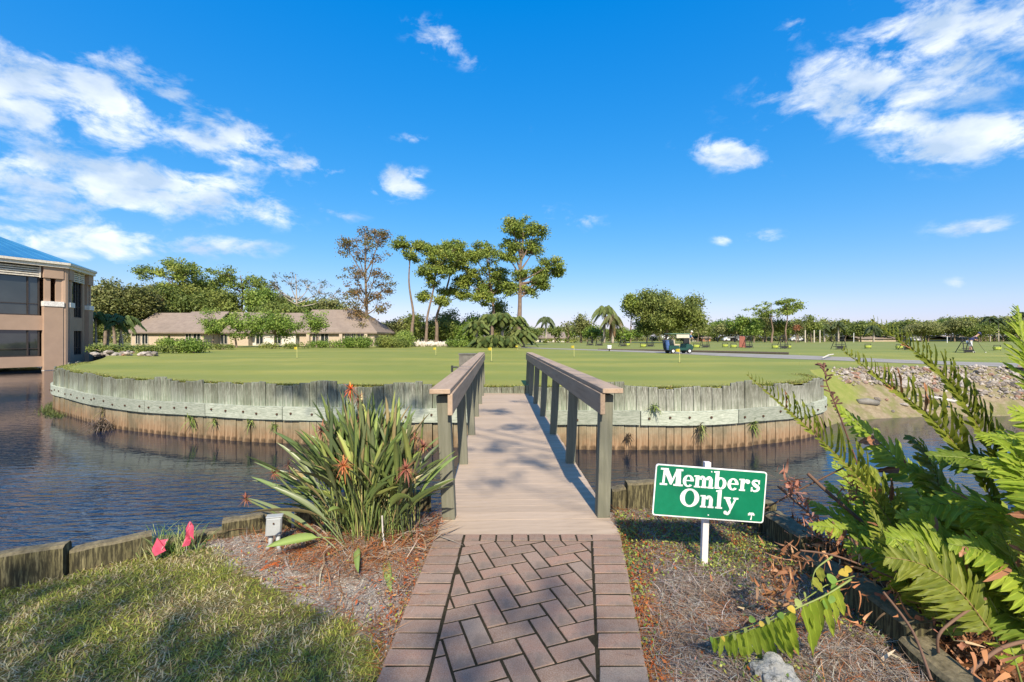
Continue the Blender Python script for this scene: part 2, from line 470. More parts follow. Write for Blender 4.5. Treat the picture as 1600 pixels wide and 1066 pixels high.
sd_ = np.r_[0, np.cumsum(np.linalg.norm(np.diff(shore, axis=0), axis=1))]
key_s = np.interp(sd_, [0, sd_[len(left_shore)], sd_[len(left_shore) + 149], sd_[-1]], [0, .28, .72, 1.0])
fd = np.linspace(0, 1, len(far))
farp = np.stack([np.interp(key_s, fd, far[:, 0]), np.interp(key_s, fd, far[:, 1])], 1)
NT = 120
tt = np.linspace(0, 1, NT) ** 4.2
V = shore[None, :, :] * (1 - tt[:, None, None]) + farp[None, :, :] * tt[:, None, None]
X, Yv = V[..., 0], V[..., 1]
Z = land_z(X, Yv)
Z[0] -= .03
n = len(shore)
VV = np.stack([X, Yv, Z], -1).reshape(-1, 3)
ii, jj = np.meshgrid(np.arange(NT - 1), np.arange(n - 1), indexing='ij')
a = (ii * n + jj).ravel()
FF = np.stack([a, a + 1, a + n + 1, a + n], 1)
edist = np.linalg.norm(V - shore[None], axis=2).reshape(-1); GC = np.zeros((len(VV), 3)); GC[:, 0] = np.exp(-(edist / 1.3) ** 1.5); GC[:, 1] = GC[:, 0]
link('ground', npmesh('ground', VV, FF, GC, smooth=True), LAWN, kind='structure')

# bank on the right: grass at its left end, bare soil and rock to the right
g = NG('bank_soil')
soil = g.mix(g.noise(6, 6, .65), (.20, .155, .095), (.33, .27, .18))
soil = g.mix(g.math('MULTIPLY', g.noise(2.2, 5, .6, lo=.45, hi=.6), .8), soil, (.17, .175, .06))
xx = g.sepz(0)
gr = g.mix(g.noise(4, 7, .65), (.17, .21, .045), (.26, .26, .08))
edge = g.math('ADD', xx, g.math('MULTIPLY', g.noise(1.5, 5, .6, lo=0, hi=1), 1.6))
zz = g.sepz(2)
low = g.math('ADD', zz, g.math('MULTIPLY', g.noise(2.5, 5, .6, lo=0, hi=1), .3))
f = g.math('MULTIPLY', g.ramp(edge, 13.6, 12.9, 0, 1, True), g.ramp(low, -.85, -.62, 0, 1, True))
BANK = g.done(g.mix(f, soil, gr), .9, .1)
g.bump(g.noise(22, 7, .7, lo=0, hi=1), .8, .05)
bank_bot = catmull([(9.6, 13.6), (10.5, 14.3), (12, 14.9), (14, 15.3), (17, 15.5), (24, 15.5), (36, 15), (60, 12), (150, 0)], 8)
bt2 = np.vstack([bank_top]); m_ = len(bt2); rows = 14
BV = []
for r_ in range(rows):
    t = r_ / (rows - 1)
    for k in range(m_):
        p = bt2[k] * (1 - t) + bank_bot[k] * t
        if t > .93: p = p + (bank_bot[k] - bt2[k]) * .3 * (t - .93) / .07
        z = land_z(*bt2[k]) * (1 - t) + (-1.45) * t - (.3 if t == 1 else 0) + .10 * math.sin(t * math.pi) + .06 * mnoise.noise(Vector((p[0] * 1.3, p[1] * 1.3, 3.)))* math.sin(t * math.pi)
        BV.append((p[0], p[1], z - (.0 if t > 0 else .0)))
ii, jj = np.meshgrid(np.arange(rows - 1), np.arange(m_ - 1), indexing='ij'); a = (ii * m_ + jj).ravel()
link('bank', npmesh('bank', BV, np.stack([a, a + m_, a + m_ + 1, a + 1], 1), smooth=True), BANK, kind='structure')

# cart path across the range
g = NG('cart_path_asphalt')
c = g.mix(g.noise(1.2, 6, .6), (.23, .21, .185), (.33, .305, .27))
CARTP = g.done(c, .9, .15)
def ribbon(name, near, farl, mat, dz=.012, kind='structure'):
    nr, fr = catmull(near, 10), catmull(farl, 10); k = len(nr); rows = 6; V_ = []
    for r_ in range(rows):
        for i in range(k):
            p = nr[i] * (1 - r_ / (rows - 1)) + fr[i] * r_ / (rows - 1)
            V_.append((p[0], p[1], float(land_z(p[0], p[1])) + dz))
    ii, jj = np.meshgrid(np.arange(rows - 1), np.arange(k - 1), indexing='ij'); a = (ii * k + jj).ravel()
    return link(name, npmesh(name, V_, np.stack([a, a + 1, a + k + 1, a + k], 1)), mat, kind=kind)
def GL(px, py):                                        # pixel on the lawn, found by iteration
    z = .2
    for _ in range(12):
        x, y = G(px, py, z); z = z * .5 + .5 * float(land_z(x, y))
    return (x, y)
near_px = [(800, 543.6), (900, 547), (1000, 550.8), (1075, 554), (1150, 557.8), (1230, 561), (1302, 563.5), (1411, 567.8), (1500, 571), (1600, 575), (1700, 579)]
far_px = [(800, 542.4), (900, 545.6), (1000, 548.3), (1075, 550.6), (1150, 552.6), (1230, 554.8), (1302, 557.6), (1411, 562.5), (1500, 565.6), (1600, 568.2), (1700, 571)]
cart_path = ribbon('path', [GL(*p) for p in near_px], [GL(*p) for p in far_px], CARTP)
# dark worn edge with low timber edging along the far side of the cart path
edging = MB()
epts = [(*GL(x, y), 0) for x, y in [(935, 546.4), (1000, 548), (1075, 550.3), (1150, 552.2), (1235, 554.2)]]
for i in range(len(epts) - 1):
    a_, b_ = Vector(epts[i]), Vector(epts[i + 1]); a_.z = b_.z = .27
    edging.tube([a_ + Vector((0, .2, 0)), b_ + Vector((0, .2, 0))], .09, 5)
tag(edging.obj('path_edging', simple('edging_timber', (.10, .08, .06), .9)), 'dark low timber edging along the far side of the cart path', 'edging')
hz = Vector((*GL(1302, 558), .35)); ha = Vector((*GL(1286, 562), .3))
tag(MB().tube([ha, (ha + hz) / 2 + Vector((0, 0, .05)), hz], .035, 6).obj('white_pole', simple('pole_white', (.6, .56, .48), .6)), 'pale pole lying across the cart path edge', 'pole')

# ------------------------------------------------------------------ near ground
SH = np.array([(-40, 6.0), (-14, 1.6), (-8, 1.75), (-5, 2.0), (-2.8, 2.42), (-2.54, 2.55), (-2.31, 2.77), (-1.77, 3.09), (-1.2, 3.3), (-.6, 3.52), (.75, 3.55), (1.72, 3.4), (1.9, 3.36)])
LAWNPOLY = [(-40, 2.0)] + [tuple(p) for p in SH[1:7]] + [(-2.15, 2.86), (-1.9, 2.84), (-1.62, 2.62), (-1.40, 2.45), (-1.05, 2.29), (-.80, 2.17), (-.60, 1.98), (-.52, 1.76), (-.45, 1.2), (-.42, -20), (-40, -20)]
def inpoly(x, y, poly):
    x = np.asarray(x); y = np.asarray(y); c = np.zeros(x.shape, bool); n_ = len(poly)
    for i in range(n_):
        x1, y1 = poly[i]; x2, y2 = poly[(i + 1) % n_]
        cond = ((y1 > y) != (y2 > y)) & (x < (x2 - x1) * (y - y1) / (y2 - y1 + 1e-12) + x1)
        c ^= cond
    return c
def near_z(x, y):
    x = np.asarray(x, float); y = np.asarray(y, float)
    sh = np.interp(x, SH[:, 0], SH[:, 1])
    und = .012 * np.sin(x * 3.1 + 1) * np.cos(y * 2.3) + .008 * np.sin(x * 7.3 + y * 5.1)
    z = und + .03 * np.exp(-((x + 1.2) ** 2 + (y - 2.9) ** 2) / .3)
    pathw = sm(np.abs(x - (.115 - .02 * (y - 3))), .78, .6)
    z = z * (1 - pathw) - .035 * pathw
    z = z - 1.7 * sm(y, sh + .02, sh + .12) * (x < 1.9)
    r = np.where(x >= 1.84, -.10 - (x - 1.84) * .36 - .9 * np.maximum(0, y - 3.7), 0)
    r = np.maximum(r, -1.75)
    z = np.where(x >= 1.84, r + .03 * np.sin(x * 5) * np.cos(y * 4), z)
    return z
gx = np.r_[np.linspace(-40, -5, 30)[:-1], np.linspace(-5, 3, 220)[:-1], np.linspace(3, 14, 24)]
gy = np.r_[np.linspace(-25, .8, 30)[:-1], np.linspace(.8, 4.0, 120), np.linspace(4.1, 8, 12)]
GX, GY = np.meshgrid(gx, gy)
GZ = near_z(GX, GY)
jit = np.array([mnoise.noise(Vector((x * 6, y * 6, 0))) for x, y in zip(GX.ravel(), GY.ravel())]).reshape(GX.shape)
inl = inpoly(GX + .05 * jit, GY + .05 * jit, LAWNPOLY)
gc = np.zeros(GX.shape + (3,)); gc[...] = (0, 0, 0); gc[inl] = (1, 1, 1)
k = len(gx); rws = len(gy)
ii, jj = np.meshgrid(np.arange(rws - 1), np.arange(k - 1), indexing='ij'); a = (ii * k + jj).ravel()
g = NG('garden_soil')
m1 = g.noise(5, 6, .65, lo=.35, hi=.65)
bedc = g.mix(m1, (.25, .20, .155), (.42, .365, .30))
bedc = g.mix(g.math('MULTIPLY', g.noise(9, 6, .7, lo=.5, hi=.62), .75), bedc, (.22, .085, .035))
bedc = g.mix(g.math('MULTIPLY', g.noise(70, 5, .75, lo=.5, hi=.62), .7), bedc, (.62, .57, .49))
bedc = g.mix(g.math('MULTIPLY', g.noise(60, 5, .75, vec=g.vec((1, 1.2, 1)), lo=.54, hi=.66), .7), bedc, (.09, .07, .055))
lawnc = g.mix(g.noise(40, 5, .7), (.10, .10, .03), (.22, .17, .07))
sepc = g.n.new('ShaderNodeSeparateColor'); g.l.new(g.attr(), sepc.inputs[0])
g.bump(g.noise(60, 7, .75, lo=0, hi=1), .9, .02)
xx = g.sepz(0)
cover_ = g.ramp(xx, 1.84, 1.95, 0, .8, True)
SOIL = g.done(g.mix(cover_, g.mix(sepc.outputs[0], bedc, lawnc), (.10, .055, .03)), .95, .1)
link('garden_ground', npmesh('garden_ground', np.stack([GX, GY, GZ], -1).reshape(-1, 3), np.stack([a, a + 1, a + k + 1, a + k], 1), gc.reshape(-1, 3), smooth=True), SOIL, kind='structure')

# ------------------------------------------------------------------ paver path
g = NG('joint_sand'); JOINT = g.done(g.mix(g.noise(40, 6, .7), (.018, .015, .011), (.05, .042, .025)), .95, .05)
PATH_END = 3.065
def edgeL(y): return -.522 + (y - 3.07) * .0046
def edgeR(y): return .742 + (y - 3.07) * .157
bed = MB().prism([(float(edgeL(.4)) + .02, .4), (float(edgeR(.4)) - .02, .4), (float(edgeR(1.76)) - .01, 1.76), (float(edgeR(3.07)) - .01, PATH_END - .003), (float(edgeL(3.07)) + .01, PATH_END - .003), (float(edgeL(1.76)) + .01, 1.76)], -.045, .0092)
paver_path = bed.obj('paver_path', JOINT, kind='structure')
bev_cache = {}
def brick_poly(poly, z0=-.03, z1=.012, tilt=0):
    # poly ccw; chamfered top
    c = np.mean(poly, axis=0); P0 = [np.array(p) for p in poly]
    if len(P0) < 3: return
    ins = []
    for p in P0:
        d = c - p; L = np.linalg.norm(d); ins.append(p + d / L * min(.003, L * .3))
    dz = [random.uniform(-.0015, .0015) for _ in range(3)]
    m = MB(); n_ = len(P0); dd = random.uniform(-.0012, .0025)
    def zt(p): return z1 + dd + dz[0] * (p[0] - c[0]) * 10 + dz[1] * (p[1] - c[1]) * 10
    for p in P0: m.v.append(Vector((p[0] - c[0], p[1] - c[1], z0)))
    for p in P0: m.v.append(Vector((p[0] - c[0], p[1] - c[1], zt(p) - .003)))
    for p in ins: m.v.append(Vector((p[0] - c[0], p[1] - c[1], zt(p))))
    for l in (0, n_):
        for i in range(n_):
            j = (i + 1) % n_; m.f.append([l + i, l + j, l + n_ + j, l + n_ + i])
    m.f.append([2 * n_ + i for i in range(n_)])
    o = link('brick', m.mesh('brick'), BRICK, None)
    o.location = (c[0], c[1], 0)
    attach(o, paver_path)
def clip(poly, a, b):                                  # keep the left side of a->b
    out = []; a = np.array(a); b = np.array(b); d = b - a
    side = lambda p: d[0] * (p[1] - a[1]) - d[1] * (p[0] - a[0])
    for i in range(len(poly)):
        p, q = np.array(poly[i]), np.array(poly[(i + 1) % len(poly)])
        sp_, sq = side(p), side(q)
        if sp_ >= 0: out.append(p)
        if sp_ * sq < 0: out.append(p + (q - p) * sp_ / (sp_ - sq))
    return out
BW, BL, JT = .097, .1995, .0055
ys = PATH_END - BW
lo_y = .55
y = PATH_END
while y > lo_y:                                        # left and right borders: bricks laid across
    y1 = y - BW - .0062
    for sidei in (0, 1):
        off = 0 if sidei == 0 else .03 * 0
        e0, e1 = (edgeL(y), edgeL(y1)) if sidei == 0 else (edgeR(y), edgeR(y1))
        j = .0095
        if sidei == 0: poly = [(e1 + 0, y1 + j), (e1 + BL - j, y1 + j), (e0 + BL - j, y - j * .3), (e0, y - j * .3)]
        else: poly = [(e1 - BL + j, y1 + j), (e1, y1 + j), (e0, y - j * .3), (e0 - BL + j, y - j * .3)]
        brick_poly([(p[0] + random.uniform(-.002, .002), p[1]) for p in poly])
    y = y1
# head row across the top of the herringbone
xa, xb = float(edgeL(PATH_END)) + BL, float(edgeR(PATH_END)) - BL
nb = 8; w = (xb - xa) / nb
for i in range(nb):
    x0 = xa + i * w + JT; x1 = xa + (i + 1) * w - JT
    brick_poly([(x0, PATH_END - BW), (x1, PATH_END - BW), (x1, PATH_END - .002), (x0, PATH_END - .002)])
fy1 = PATH_END - BW - JT * 1.6
fl = lambda yv: float(edgeL(yv)) + BL + JT
fr = lambda yv: float(edgeR(yv)) - BL - JT
th = R(20); ca, sa = math.cos(th), math.sin(th); u = .1035
for i in range(-40, 40):
    for j in range(-40, 40):
        if (i - j) % 4 == 0: rect = (i, j, 2, 1)
        elif (i - j) % 4 == 3: rect = (i, j, 1, 2)     # upright brick filling the stagger
        else: continue
        x0, y0, w_, h_ = rect
        gp = .0056
        pl = [(x0 * u + gp, y0 * u + gp), ((x0 + w_) * u - gp, y0 * u + gp), ((x0 + w_) * u - gp, (y0 + h_) * u - gp), (x0 * u + gp, (y0 + h_) * u - gp)]
        pl = [(p[0] * ca - p[1] * sa - .02, p[0] * sa + p[1] * ca + 2.1) for p in pl]
        if max(p[1] for p in pl) < lo_y or min(p[1] for p in pl) > fy1: continue
        pl = clip(pl, (2, fy1), (-2, fy1))
        if len(pl) >= 3: pl = clip(pl, (fl(3.07), 3.07), (fl(1.76), 1.76))
        if len(pl) >= 3: pl = clip(pl, (fr(1.76), 1.76), (fr(3.07), 3.07))
        if len(pl) < 3: continue
        ar = .5 * abs(sum(pl[q][0] * pl[(q + 1) % len(pl)][1] - pl[(q + 1) % len(pl)][0] * pl[q][1] for q in range(len(pl))))
        if ar < .0006: continue
        brick_poly(pl)

# ------------------------------------------------------------------ footbridge
BY0, BY1, HW = 3.07, 11.95, .635
ang_b = math.atan2(.286, 8.79)
bridge = thing('footbridge', (.115, BY0, 0), 'narrow tan wooden footbridge with brown handrails leading to the green', 'bridge', rz=ang_b)
BMx = wmat(bridge)
def bpart(mb, name, mat, bevel=0, parent=None):
    me = mb.mesh(name, bevel)
    o = bpy.data.objects.new(name, me); me.materials.append(mat); COL.objects.link(o)
    o.parent = parent or bridge
    return o
L = BY1 - BY0
yb = 0.0; kb = 0; bwid = .137
plank_me = []
for v_ in range(4):
    m = MB().box((0, 0, 0), (2 * HW, bwid - .0008, .035)); plank_me.append(m.mesh('deck_board', .0012)); plank_me[-1].materials.append(DECK)
while yb < L - bwid * .5:
    o = bpy.data.objects.new('deck_board', plank_me[kb % 4]); COL.objects.link(o); o.parent = bridge
    o.location = (random.uniform(-.004, .004), yb + bwid / 2, -.0175 + random.uniform(-.001, .001)); kb += 1; yb += bwid
for sx in (-.5, 0, .5):
    bpart(MB().box((sx, L / 2, -.18), (.05, L - .1, .26)), 'stringer', POST)
for (yy_, s) in ((.25, 1), (2.9, 1), (5.9, 1), (8.2, 1)):
    for sx in (-.5, .5):
        bpart(MB().tube([(sx, yy_, -2.5), (sx, yy_, -.32)], .11, 10), 'piling', POST)
RY0 = 3.26 - BY0; RY1 = 11.9 - BY0
PY = [3.40, 4.86, 6.33, 7.80, 9.28, 10.6, 11.8]
for s in (-1, 1):
    for yv in PY:
        lean = s * .045 * random.uniform(.6, 1.2)
        tw = random.uniform(-.05, .05)
        m = MB().box((0, 0, .455), (.096, .096, 1.0), (0, math.atan(lean), tw))
        o = bpart(m, 'post', POST, .004); o.location = (s * (HW - .038), yv - BY0, -.03)
    cx_ = s * (HW - .008)
    bpart(MB().box((cx_ + s * .005, (RY0 + RY1) / 2, .965), (.152, RY1 - RY0, .036)), 'rail_cap', RAIL, .004)
    nseg = 3; sl_ = (RY1 - RY0 - .02) / nseg
    for i in range(nseg):
        bpart(MB().box((cx_ - s * .068, RY0 + .01 + sl_ * (i + .5), .868), (.036, sl_ - .004, .155)), 'rail_side_board', RAIL, .003)
# grey box at the far end of the left rail, faucet below it, small green box on the deck
bx_m = simple('weathered_grey_wood', (.15, .14, .12), .85, bump=.3)
o = MB().box((0, 0, .16), (.42, .3, .32)).box((0, 0, .33), (.46, .34, .025)).obj('rail_box', bx_m); o.location = P(731, 563, 11.6) + Vector((0, 0, -.16))
o.location.z = .62
tag(o, 'weathered grey wooden box at the far end of the left handrail', 'box')
MB().tube([(0, 0, -.66), (0, 0, 0)], .04, 6).obj('leg', POST, None).location = o.location
leg = bpy.data.objects['leg']; attach(leg, o); 
o2 = MB().tube([(0, 0, -.5), (0, 0, 0), (-.1, 0, .02), (-.22, 0, .02)], .022, 6).tube([(-.22, 0, .06), (-.22, 0, -.1)], .03, 6).obj('water_tap', simple('tap_dark', (.04, .045, .04), .5))
o2.location = P(720, 575, 11.3); tag(o2, 'small dark standpipe tap beside the far left end of the bridge', 'tap')
o3 = MB().box((0, 0, .05), (.22, .16, .1)).box((0, 0, .105), (.24, .18, .014)).obj('valve_box', simple('valve_green', (.03, .09, .04), .6)); o3.location = (.30, 11.75, .002)
tag(o3, 'small green box sitting at the far right end of the bridge deck', 'box')

# ------------------------------------------------------------------ island bulkhead
bulk = thing('bulkhead', (0, 11.05, WATER_Z), 'curved weathered timber bulkhead of pale green planks around the putting green', 'retaining wall')
s = .05
tops = []
while s < wall_d[-1] - .05:
    w = random.choice([.19, .24, .29, .29])
    p, t, nn = wall_at(s + w / 2)
    lowf = mnoise.noise(Vector((s * .95, 0, 5.)))
    top = .17 + .2 * lowf + random.uniform(-.018, .018)
    proud = 0
    if random.random() < .16: top += .06; proud = .03
    if p[0] > 9.3: top = min(top, .17 - (p[1] - 13.6) * .12)
    # planks are 5 cm thick, uneven top, small gap between
    m = MB(); hw = w / 2 - .0055; th_ = .05; lean_ = random.gauss(0, .012)
    tl, tr = top + random.uniform(-.012, .012), top + random.uniform(-.012, .012)
    zb = -1.9
    cut = random.uniform(.0, .02)
    vs = [(-hw, -th_, zb), (hw, -th_, zb), (hw, 0, zb), (-hw, 0, zb), (-hw, -th_, tl - cut), (hw, -th_, tr - cut), (hw, 0, tr), (-hw, 0, tl)]
    m.v = [Vector(v) for v in vs]; m.f = [(0, 3, 2, 1), (4, 5, 6, 7), (0, 1, 5, 4), (1, 2, 6, 5), (2, 3, 7, 6), (3, 0, 4, 7)]
    o = link('plank', m.mesh('plank', .005), PLANK)
    o.location = (p[0] + nn[0] * proud, p[1] + nn[1] * proud, 0); o.rotation_euler = (random.uniform(-.018, .012), random.uniform(-.008, .008), math.atan2(t[1], t[0]))
    attach(o, bulk)
    s += w
# wale boards with bolts
rust_m = simple('rusty_bolt', (.07, .035, .02), .9)
s = .3; first = True
bolt_me = MB().tube([(0, 0, 0), (0, -.02, 0)], .022, 8).mesh('bolt'); bolt_me.materials.append(rust_m)
while s < wall_d[-1] - .3:
    Lw = min(random.uniform(2.3, 3.1), wall_d[-1] - .2 - s)
    e = s + Lw
    npt = 9; V_ = []; jz = random.uniform(-.012, .012)
    for q in range(npt):
        sq_ = s + .012 + (Lw - .024) * q / (npt - 1)
        p, t, nn = wall_at(sq_)
        sag = .01 * math.sin(sq_ * 1.7) + jz
        for (off, z) in ((.062, -.735 + sag), (.135, -.735 + sag), (.14, -.405 + sag), (.062, -.395 + sag)):
            V_.append((p[0] + nn[0] * off, p[1] + nn[1] * off, z))
    F_ = []
    for q in range(npt - 1):
        for c_ in range(4):
            F_.append((q * 4 + c_, q * 4 + (c_ + 1) % 4, (q + 1) * 4 + (c_ + 1) % 4, (q + 1) * 4 + c_))
    F_ += [(0, 3, 2, 1), tuple(4 * (npt - 1) + i for i in range(4))]
    me = bpy.data.meshes.new('wale_board'); me.from_pydata(V_, [], F_); bm = bmesh.new(); bm.from_mesh(me); bmesh.ops.recalc_face_normals(bm, faces=bm.faces); bm.to_mesh(me); bm.free()
    wb = link('wale_board', me, WALE, bulk)
    for q in range(random.randint(4, 5)):
        sq_ = s + .18 + (Lw - .36) * q / 4 + random.uniform(-.06, .06)
        p, t, nn = wall_at(sq_)
        b = bpy.data.objects.new('bolt', bolt_me); COL.objects.link(b)
        b.location = (p[0] + nn[0] * .139, p[1] + nn[1] * .139, -.57 + random.uniform(-.05, .05)); b.rotation_euler = (0, 0, math.atan2(t[1], t[0])); b.scale = (1.25,) * 3
        attach(b, wb)
    s = e

# ------------------------------------------------------------------ near bulkheads
def slab_board(parent, a_, b_, zt0, zt1, thick, zb, offn=0.0, name='board'):
    a_ = np.array(a_); b_ = np.array(b_); d = b_ - a_; Lb = np.linalg.norm(d); rz = math.atan2(d[1], d[0])
    m = MB(); n_ = max(3, int(Lb / .06)); vs = []
    for q in range(n_ + 1):
        x = Lb * q / n_
        tz = zt0 + (zt1 - zt0) * q / n_ + random.uniform(-.004, .004)
        oo = random.uniform(-.0035, .0035)
        for (yy_, z) in ((0 + oo, zb), (0 + oo, tz - .014), (.014, tz), (thick - .014, tz + .004), (thick + oo, tz - .014), (thick + oo, zb)):
            vs.append((x, yy_ + offn, z))
    m.v = [Vector(v) for v in vs]
    for q in range(n_):
        for c_ in range(5):
            m.f.append((q * 6 + c_, (q + 1) * 6 + c_, (q + 1) * 6 + c_ + 1, q * 6 + c_ + 1))
    m.f.append(tuple(range(6))[::1]); m.f.append(tuple(n_ * 6 + i for i in range(6))[::-1])
    me = m.mesh(name); bm = bmesh.new(); bm.from_mesh(me); bmesh.ops.recalc_face_normals(bm, faces=bm.faces); bm.to_mesh(me); bm.free()
    o = link(name, me, MOSSY); o.location = (a_[0], a_[1], 0); o.rotation_euler = (0, 0, rz); attach(o, parent); return o
nbL = thing('garden_bulkhead', (-2.5, 2.6, 0), 'mossy low timber edging board wall between the lawn and the pond on the left', 'retaining wall')
segs = [((-6.2, 1.85), (-4.6, 2.06), .17, .17), ((-4.55, 2.07), (-3.42, 2.28), .16, .18), ((-3.38, 2.3), (-2.535, 2.53), .13, .18), ((-2.53, 2.56), (-2.25, 2.80), .135, .13), ((-2.24, 2.82), (-1.93, 2.99), .075, .07), ((-1.92, 2.965), (-1.55, 3.15), .135, .14), ((-1.54, 3.17), (-1.12, 3.32), .125, .135), ((-1.11, 3.34), (-.63, 3.49), .15, .16)]
for a_, b_, z0_, z1_ in segs: slab_board(nbL, a_, b_, z0_, z1_, .075, -1.9)
nbR = thing('garden_bulkhead', (1.8, 3.0, 0), 'mossy thick timber edging wall between the mulch bed and the ferns on the right', 'retaining wall')
for a_, b_, z0_, z1_ in [((.79, 3.52), (.90, 3.53), .16, .17), ((.905, 3.50), (1.17, 3.51), .215, .22), ((1.175, 3.49), (1.47, 3.46), .20, .21), ((1.475, 3.45), (1.70, 3.40), .19, .2)]:
    slab_board(nbR, a_, b_, z0_, z1_, .09, -1.9)
for a_, b_, z0_, z1_ in [((1.66, 3.33), (1.69, 3.06), .225, .22), ((1.70, 3.04), (1.715, 2.66), .175, .17), ((1.69, 2.65), (1.70, 2.30), .09, .10), ((1.665, 2.29), (1.675, 1.90), .145, .14), ((1.63, 1.89), (1.60, 1.45), .09, .08), ((1.60, 1.44), (1.58, .8), .09, .09), ((1.58, .79), (1.5, -1.5), .1, .1)]:
    slab_board(nbR, a_, b_, z0_, z1_, .13, -.6)
# ------------------------------------------------------------------ sign
sg = NG('sign_green'); SGREEN = sg.done(sg.mix(sg.noise(30, 4, .6), (.004, .155, .075), (.006, .18, .09)), .35, .5)
SWHITE = simple('sign_white', (.78, .78, .76), .45, .03)
SPOST = simple('stake_paint', (.70, .64, .62), .6, .08, 20)
sign = thing('lawn_sign', (1.14, 2.66, 0), 'green and white Members Only sign on a white stake in the mulch bed', 'sign')
SGC = P(1108.3, 770.8, 2.62)
SROT = Matrix.Translation(SGC) @ Euler((0, R(4.6), R(1))).to_matrix().to_4x4() 
# board local: x right, z up, face towards -y
def sobj(mb, name, mat, parent, bevel=0):
    me = mb.mesh(name, bevel); me.materials.append(mat)
    o = bpy.data.objects.new(name, me); COL.objects.link(o); o.matrix_basis = SROT
    attach(o, parent); return o
def rrect(w, h, r, n=6):
    out = []
    for cx_, cy_, a0 in ((w / 2 - r, h / 2 - r, 0), (-w / 2 + r, h / 2 - r, 90), (-w / 2 + r, -h / 2 + r, 180), (w / 2 - r, -h / 2 + r, 270)):
        for k_ in range(n + 1):
            a = R(a0 + 90 * k_ / n); out.append((cx_ + r * math.cos(a), cy_ + r * math.sin(a)))
    return out
def plate(poly, y0, y1, m=None):
    m = m or MB(); b = len(m.v); n_ = len(poly)
    for yv in (y0, y1):
        for x, z in poly: m.v.append(Vector((x, yv, z)))
    m.f.append([b + i for i in range(n_)][::-1]); m.f.append([b + n_ + i for i in range(n_)])
    for i in range(n_):
        j = (i + 1) % n_; m.f.append([b + i, b + j, b + n_ + j, b + n_ + i])
    return m
SW, SH_ = .656, .300
board = sobj(plate(rrect(SW, SH_, .016), 0, -.006), 'sign_board', SWHITE, sign)
sobj(plate(rrect(SW - .014, SH_ - .014, .012), -.006, -.0066), 'sign_face', SGREEN, board)
LZ = [-.0067]
def lay(m, poly, ox, oz, sc):
    LZ[0] -= .00004
    plate([(ox + p[0] * sc, oz + p[1] * sc) for p in poly], -.0064, LZ[0], m)
def arcpoly(cx_, cy_, ro, ri, a0, a1, n=28):           # ro, ri = (rx, ry)
    o = [(cx_ + ro[0] * math.cos(R(a0 + (a1 - a0) * k_ / n)), cy_ + ro[1] * math.sin(R(a0 + (a1 - a0) * k_ / n))) for k_ in range(n + 1)]
    i = [(cx_ + ri[0] * math.cos(R(a1 + (a0 - a1) * k_ / n)), cy_ + ri[1] * math.sin(R(a1 + (a0 - a1) * k_ / n))) for k_ in range(n + 1)]
    return o, i
def arc(m, args, T):
    o, i = arcpoly(*args); n_ = len(o)
    LZ[0] -= .00004
    for q in range(n_ - 1):                            # quads: concave faces stay clean
        lay_q = [o[q], o[q + 1], i[n_ - 2 - q], i[n_ - 1 - q]]
        plate([(T[0] + p[0] * T[2], T[1] + p[1] * T[2]) for p in lay_q], -.0064, LZ[0], m)
def disc(m, cx_, cy_, r, T): lay(m, [(cx_ + r * math.cos(R(a)), cy_ + r * math.sin(R(a))) for a in range(0, 360, 20)], *T)
def stroke(m, pts, wd, T):
    LZ[0] -= .00004
    pts = catmull(pts, 8); wd = np.interp(np.linspace(0, 1, len(pts)), np.linspace(0, 1, len(wd)), wd)
    Lp, Rp = [], []
    for i, p in enumerate(pts):
        t = pts[min(i + 1, len(pts) - 1)] - pts[max(i - 1, 0)]; t = t / np.linalg.norm(t); n_ = np.array([-t[1], t[0]])
        Lp.append(p + n_ * wd[i] / 2); Rp.append(p - n_ * wd[i] / 2)
    for i in range(len(pts) - 1):
        plate([(T[0] + p[0] * T[2], T[1] + p[1] * T[2]) for p in (Rp[i], Rp[i + 1], Lp[i + 1], Lp[i])], -.0064, LZ[0], m)
def rect(m, x0, y0, x1, y1, T): lay(m, [(x0, y0), (x1, y0), (x1, y1), (x0, y1)], *T)
def g_M(m, T):
    rect(m, 0, 0, .44, .11, T); rect(m, .80, 0, 1.36, .11, T)
    lay(m, [(.13, .1), (.27, .1), (.31, .95), (.17, .95)], *T)
    lay(m, [(0, .89), (.12, .89), (.47, .89), (.47, 1), (0, 1)], *T)
    lay(m, [(.14, .95), (.46, .95), (.78, .28), (.70, .08), (.60, .06)], *T)
    lay(m, [(.60, .06), (.70, .06), (1.06, .95), (.92, .95), (.66, .28)], *T)
    lay(m, [(.92, .1), (1.24, .1), (1.20, .95), (.94, .95)], *T)
    rect(m, .90, .89, 1.33, 1, T)
def g_e(m, T):
    arc(m, (.33, .345, (.33, .355), (.125, .27), 0, 318), T)
    lay(m, [(.14, .335), (.655, .335), (.655, .40), (.14, .40)], *T)
def g_stem(m, x, T, top=.69, w=.22, ser=True):
    rect(m, x, .05, x + w, top, T); rect(m, x - .07, 0, x + w + .07, .09, T)
    if ser: lay(m, [(x - .09, top - .07), (x + .05, top - .07), (x + w, top), (x + w, top + .02), (x - .09, top + .01)], *T)
def g_arch(m, x0, x1, T): # joins a stem ending at x0 to the stem x1..x1+.22
    cx_ = (x0 + x1 + .22) / 2 - .02; rx = x1 + .22 - cx_
    arc(m, (cx_, .42, (rx, .29), (max(.03, rx - .22), .20), 0, 165), T)
def g_m(m, T):
    g_stem(m, .09, T); g_stem(m, .49, T, .46, ser=False); g_stem(m, .89, T, .46, ser=False); g_arch(m, .31, .49, T); g_arch(m, .71, .89, T)
def g_n(m, T): g_stem(m, .09, T); g_stem(m, .52, T, .46, ser=False); g_arch(m, .31, .52, T)
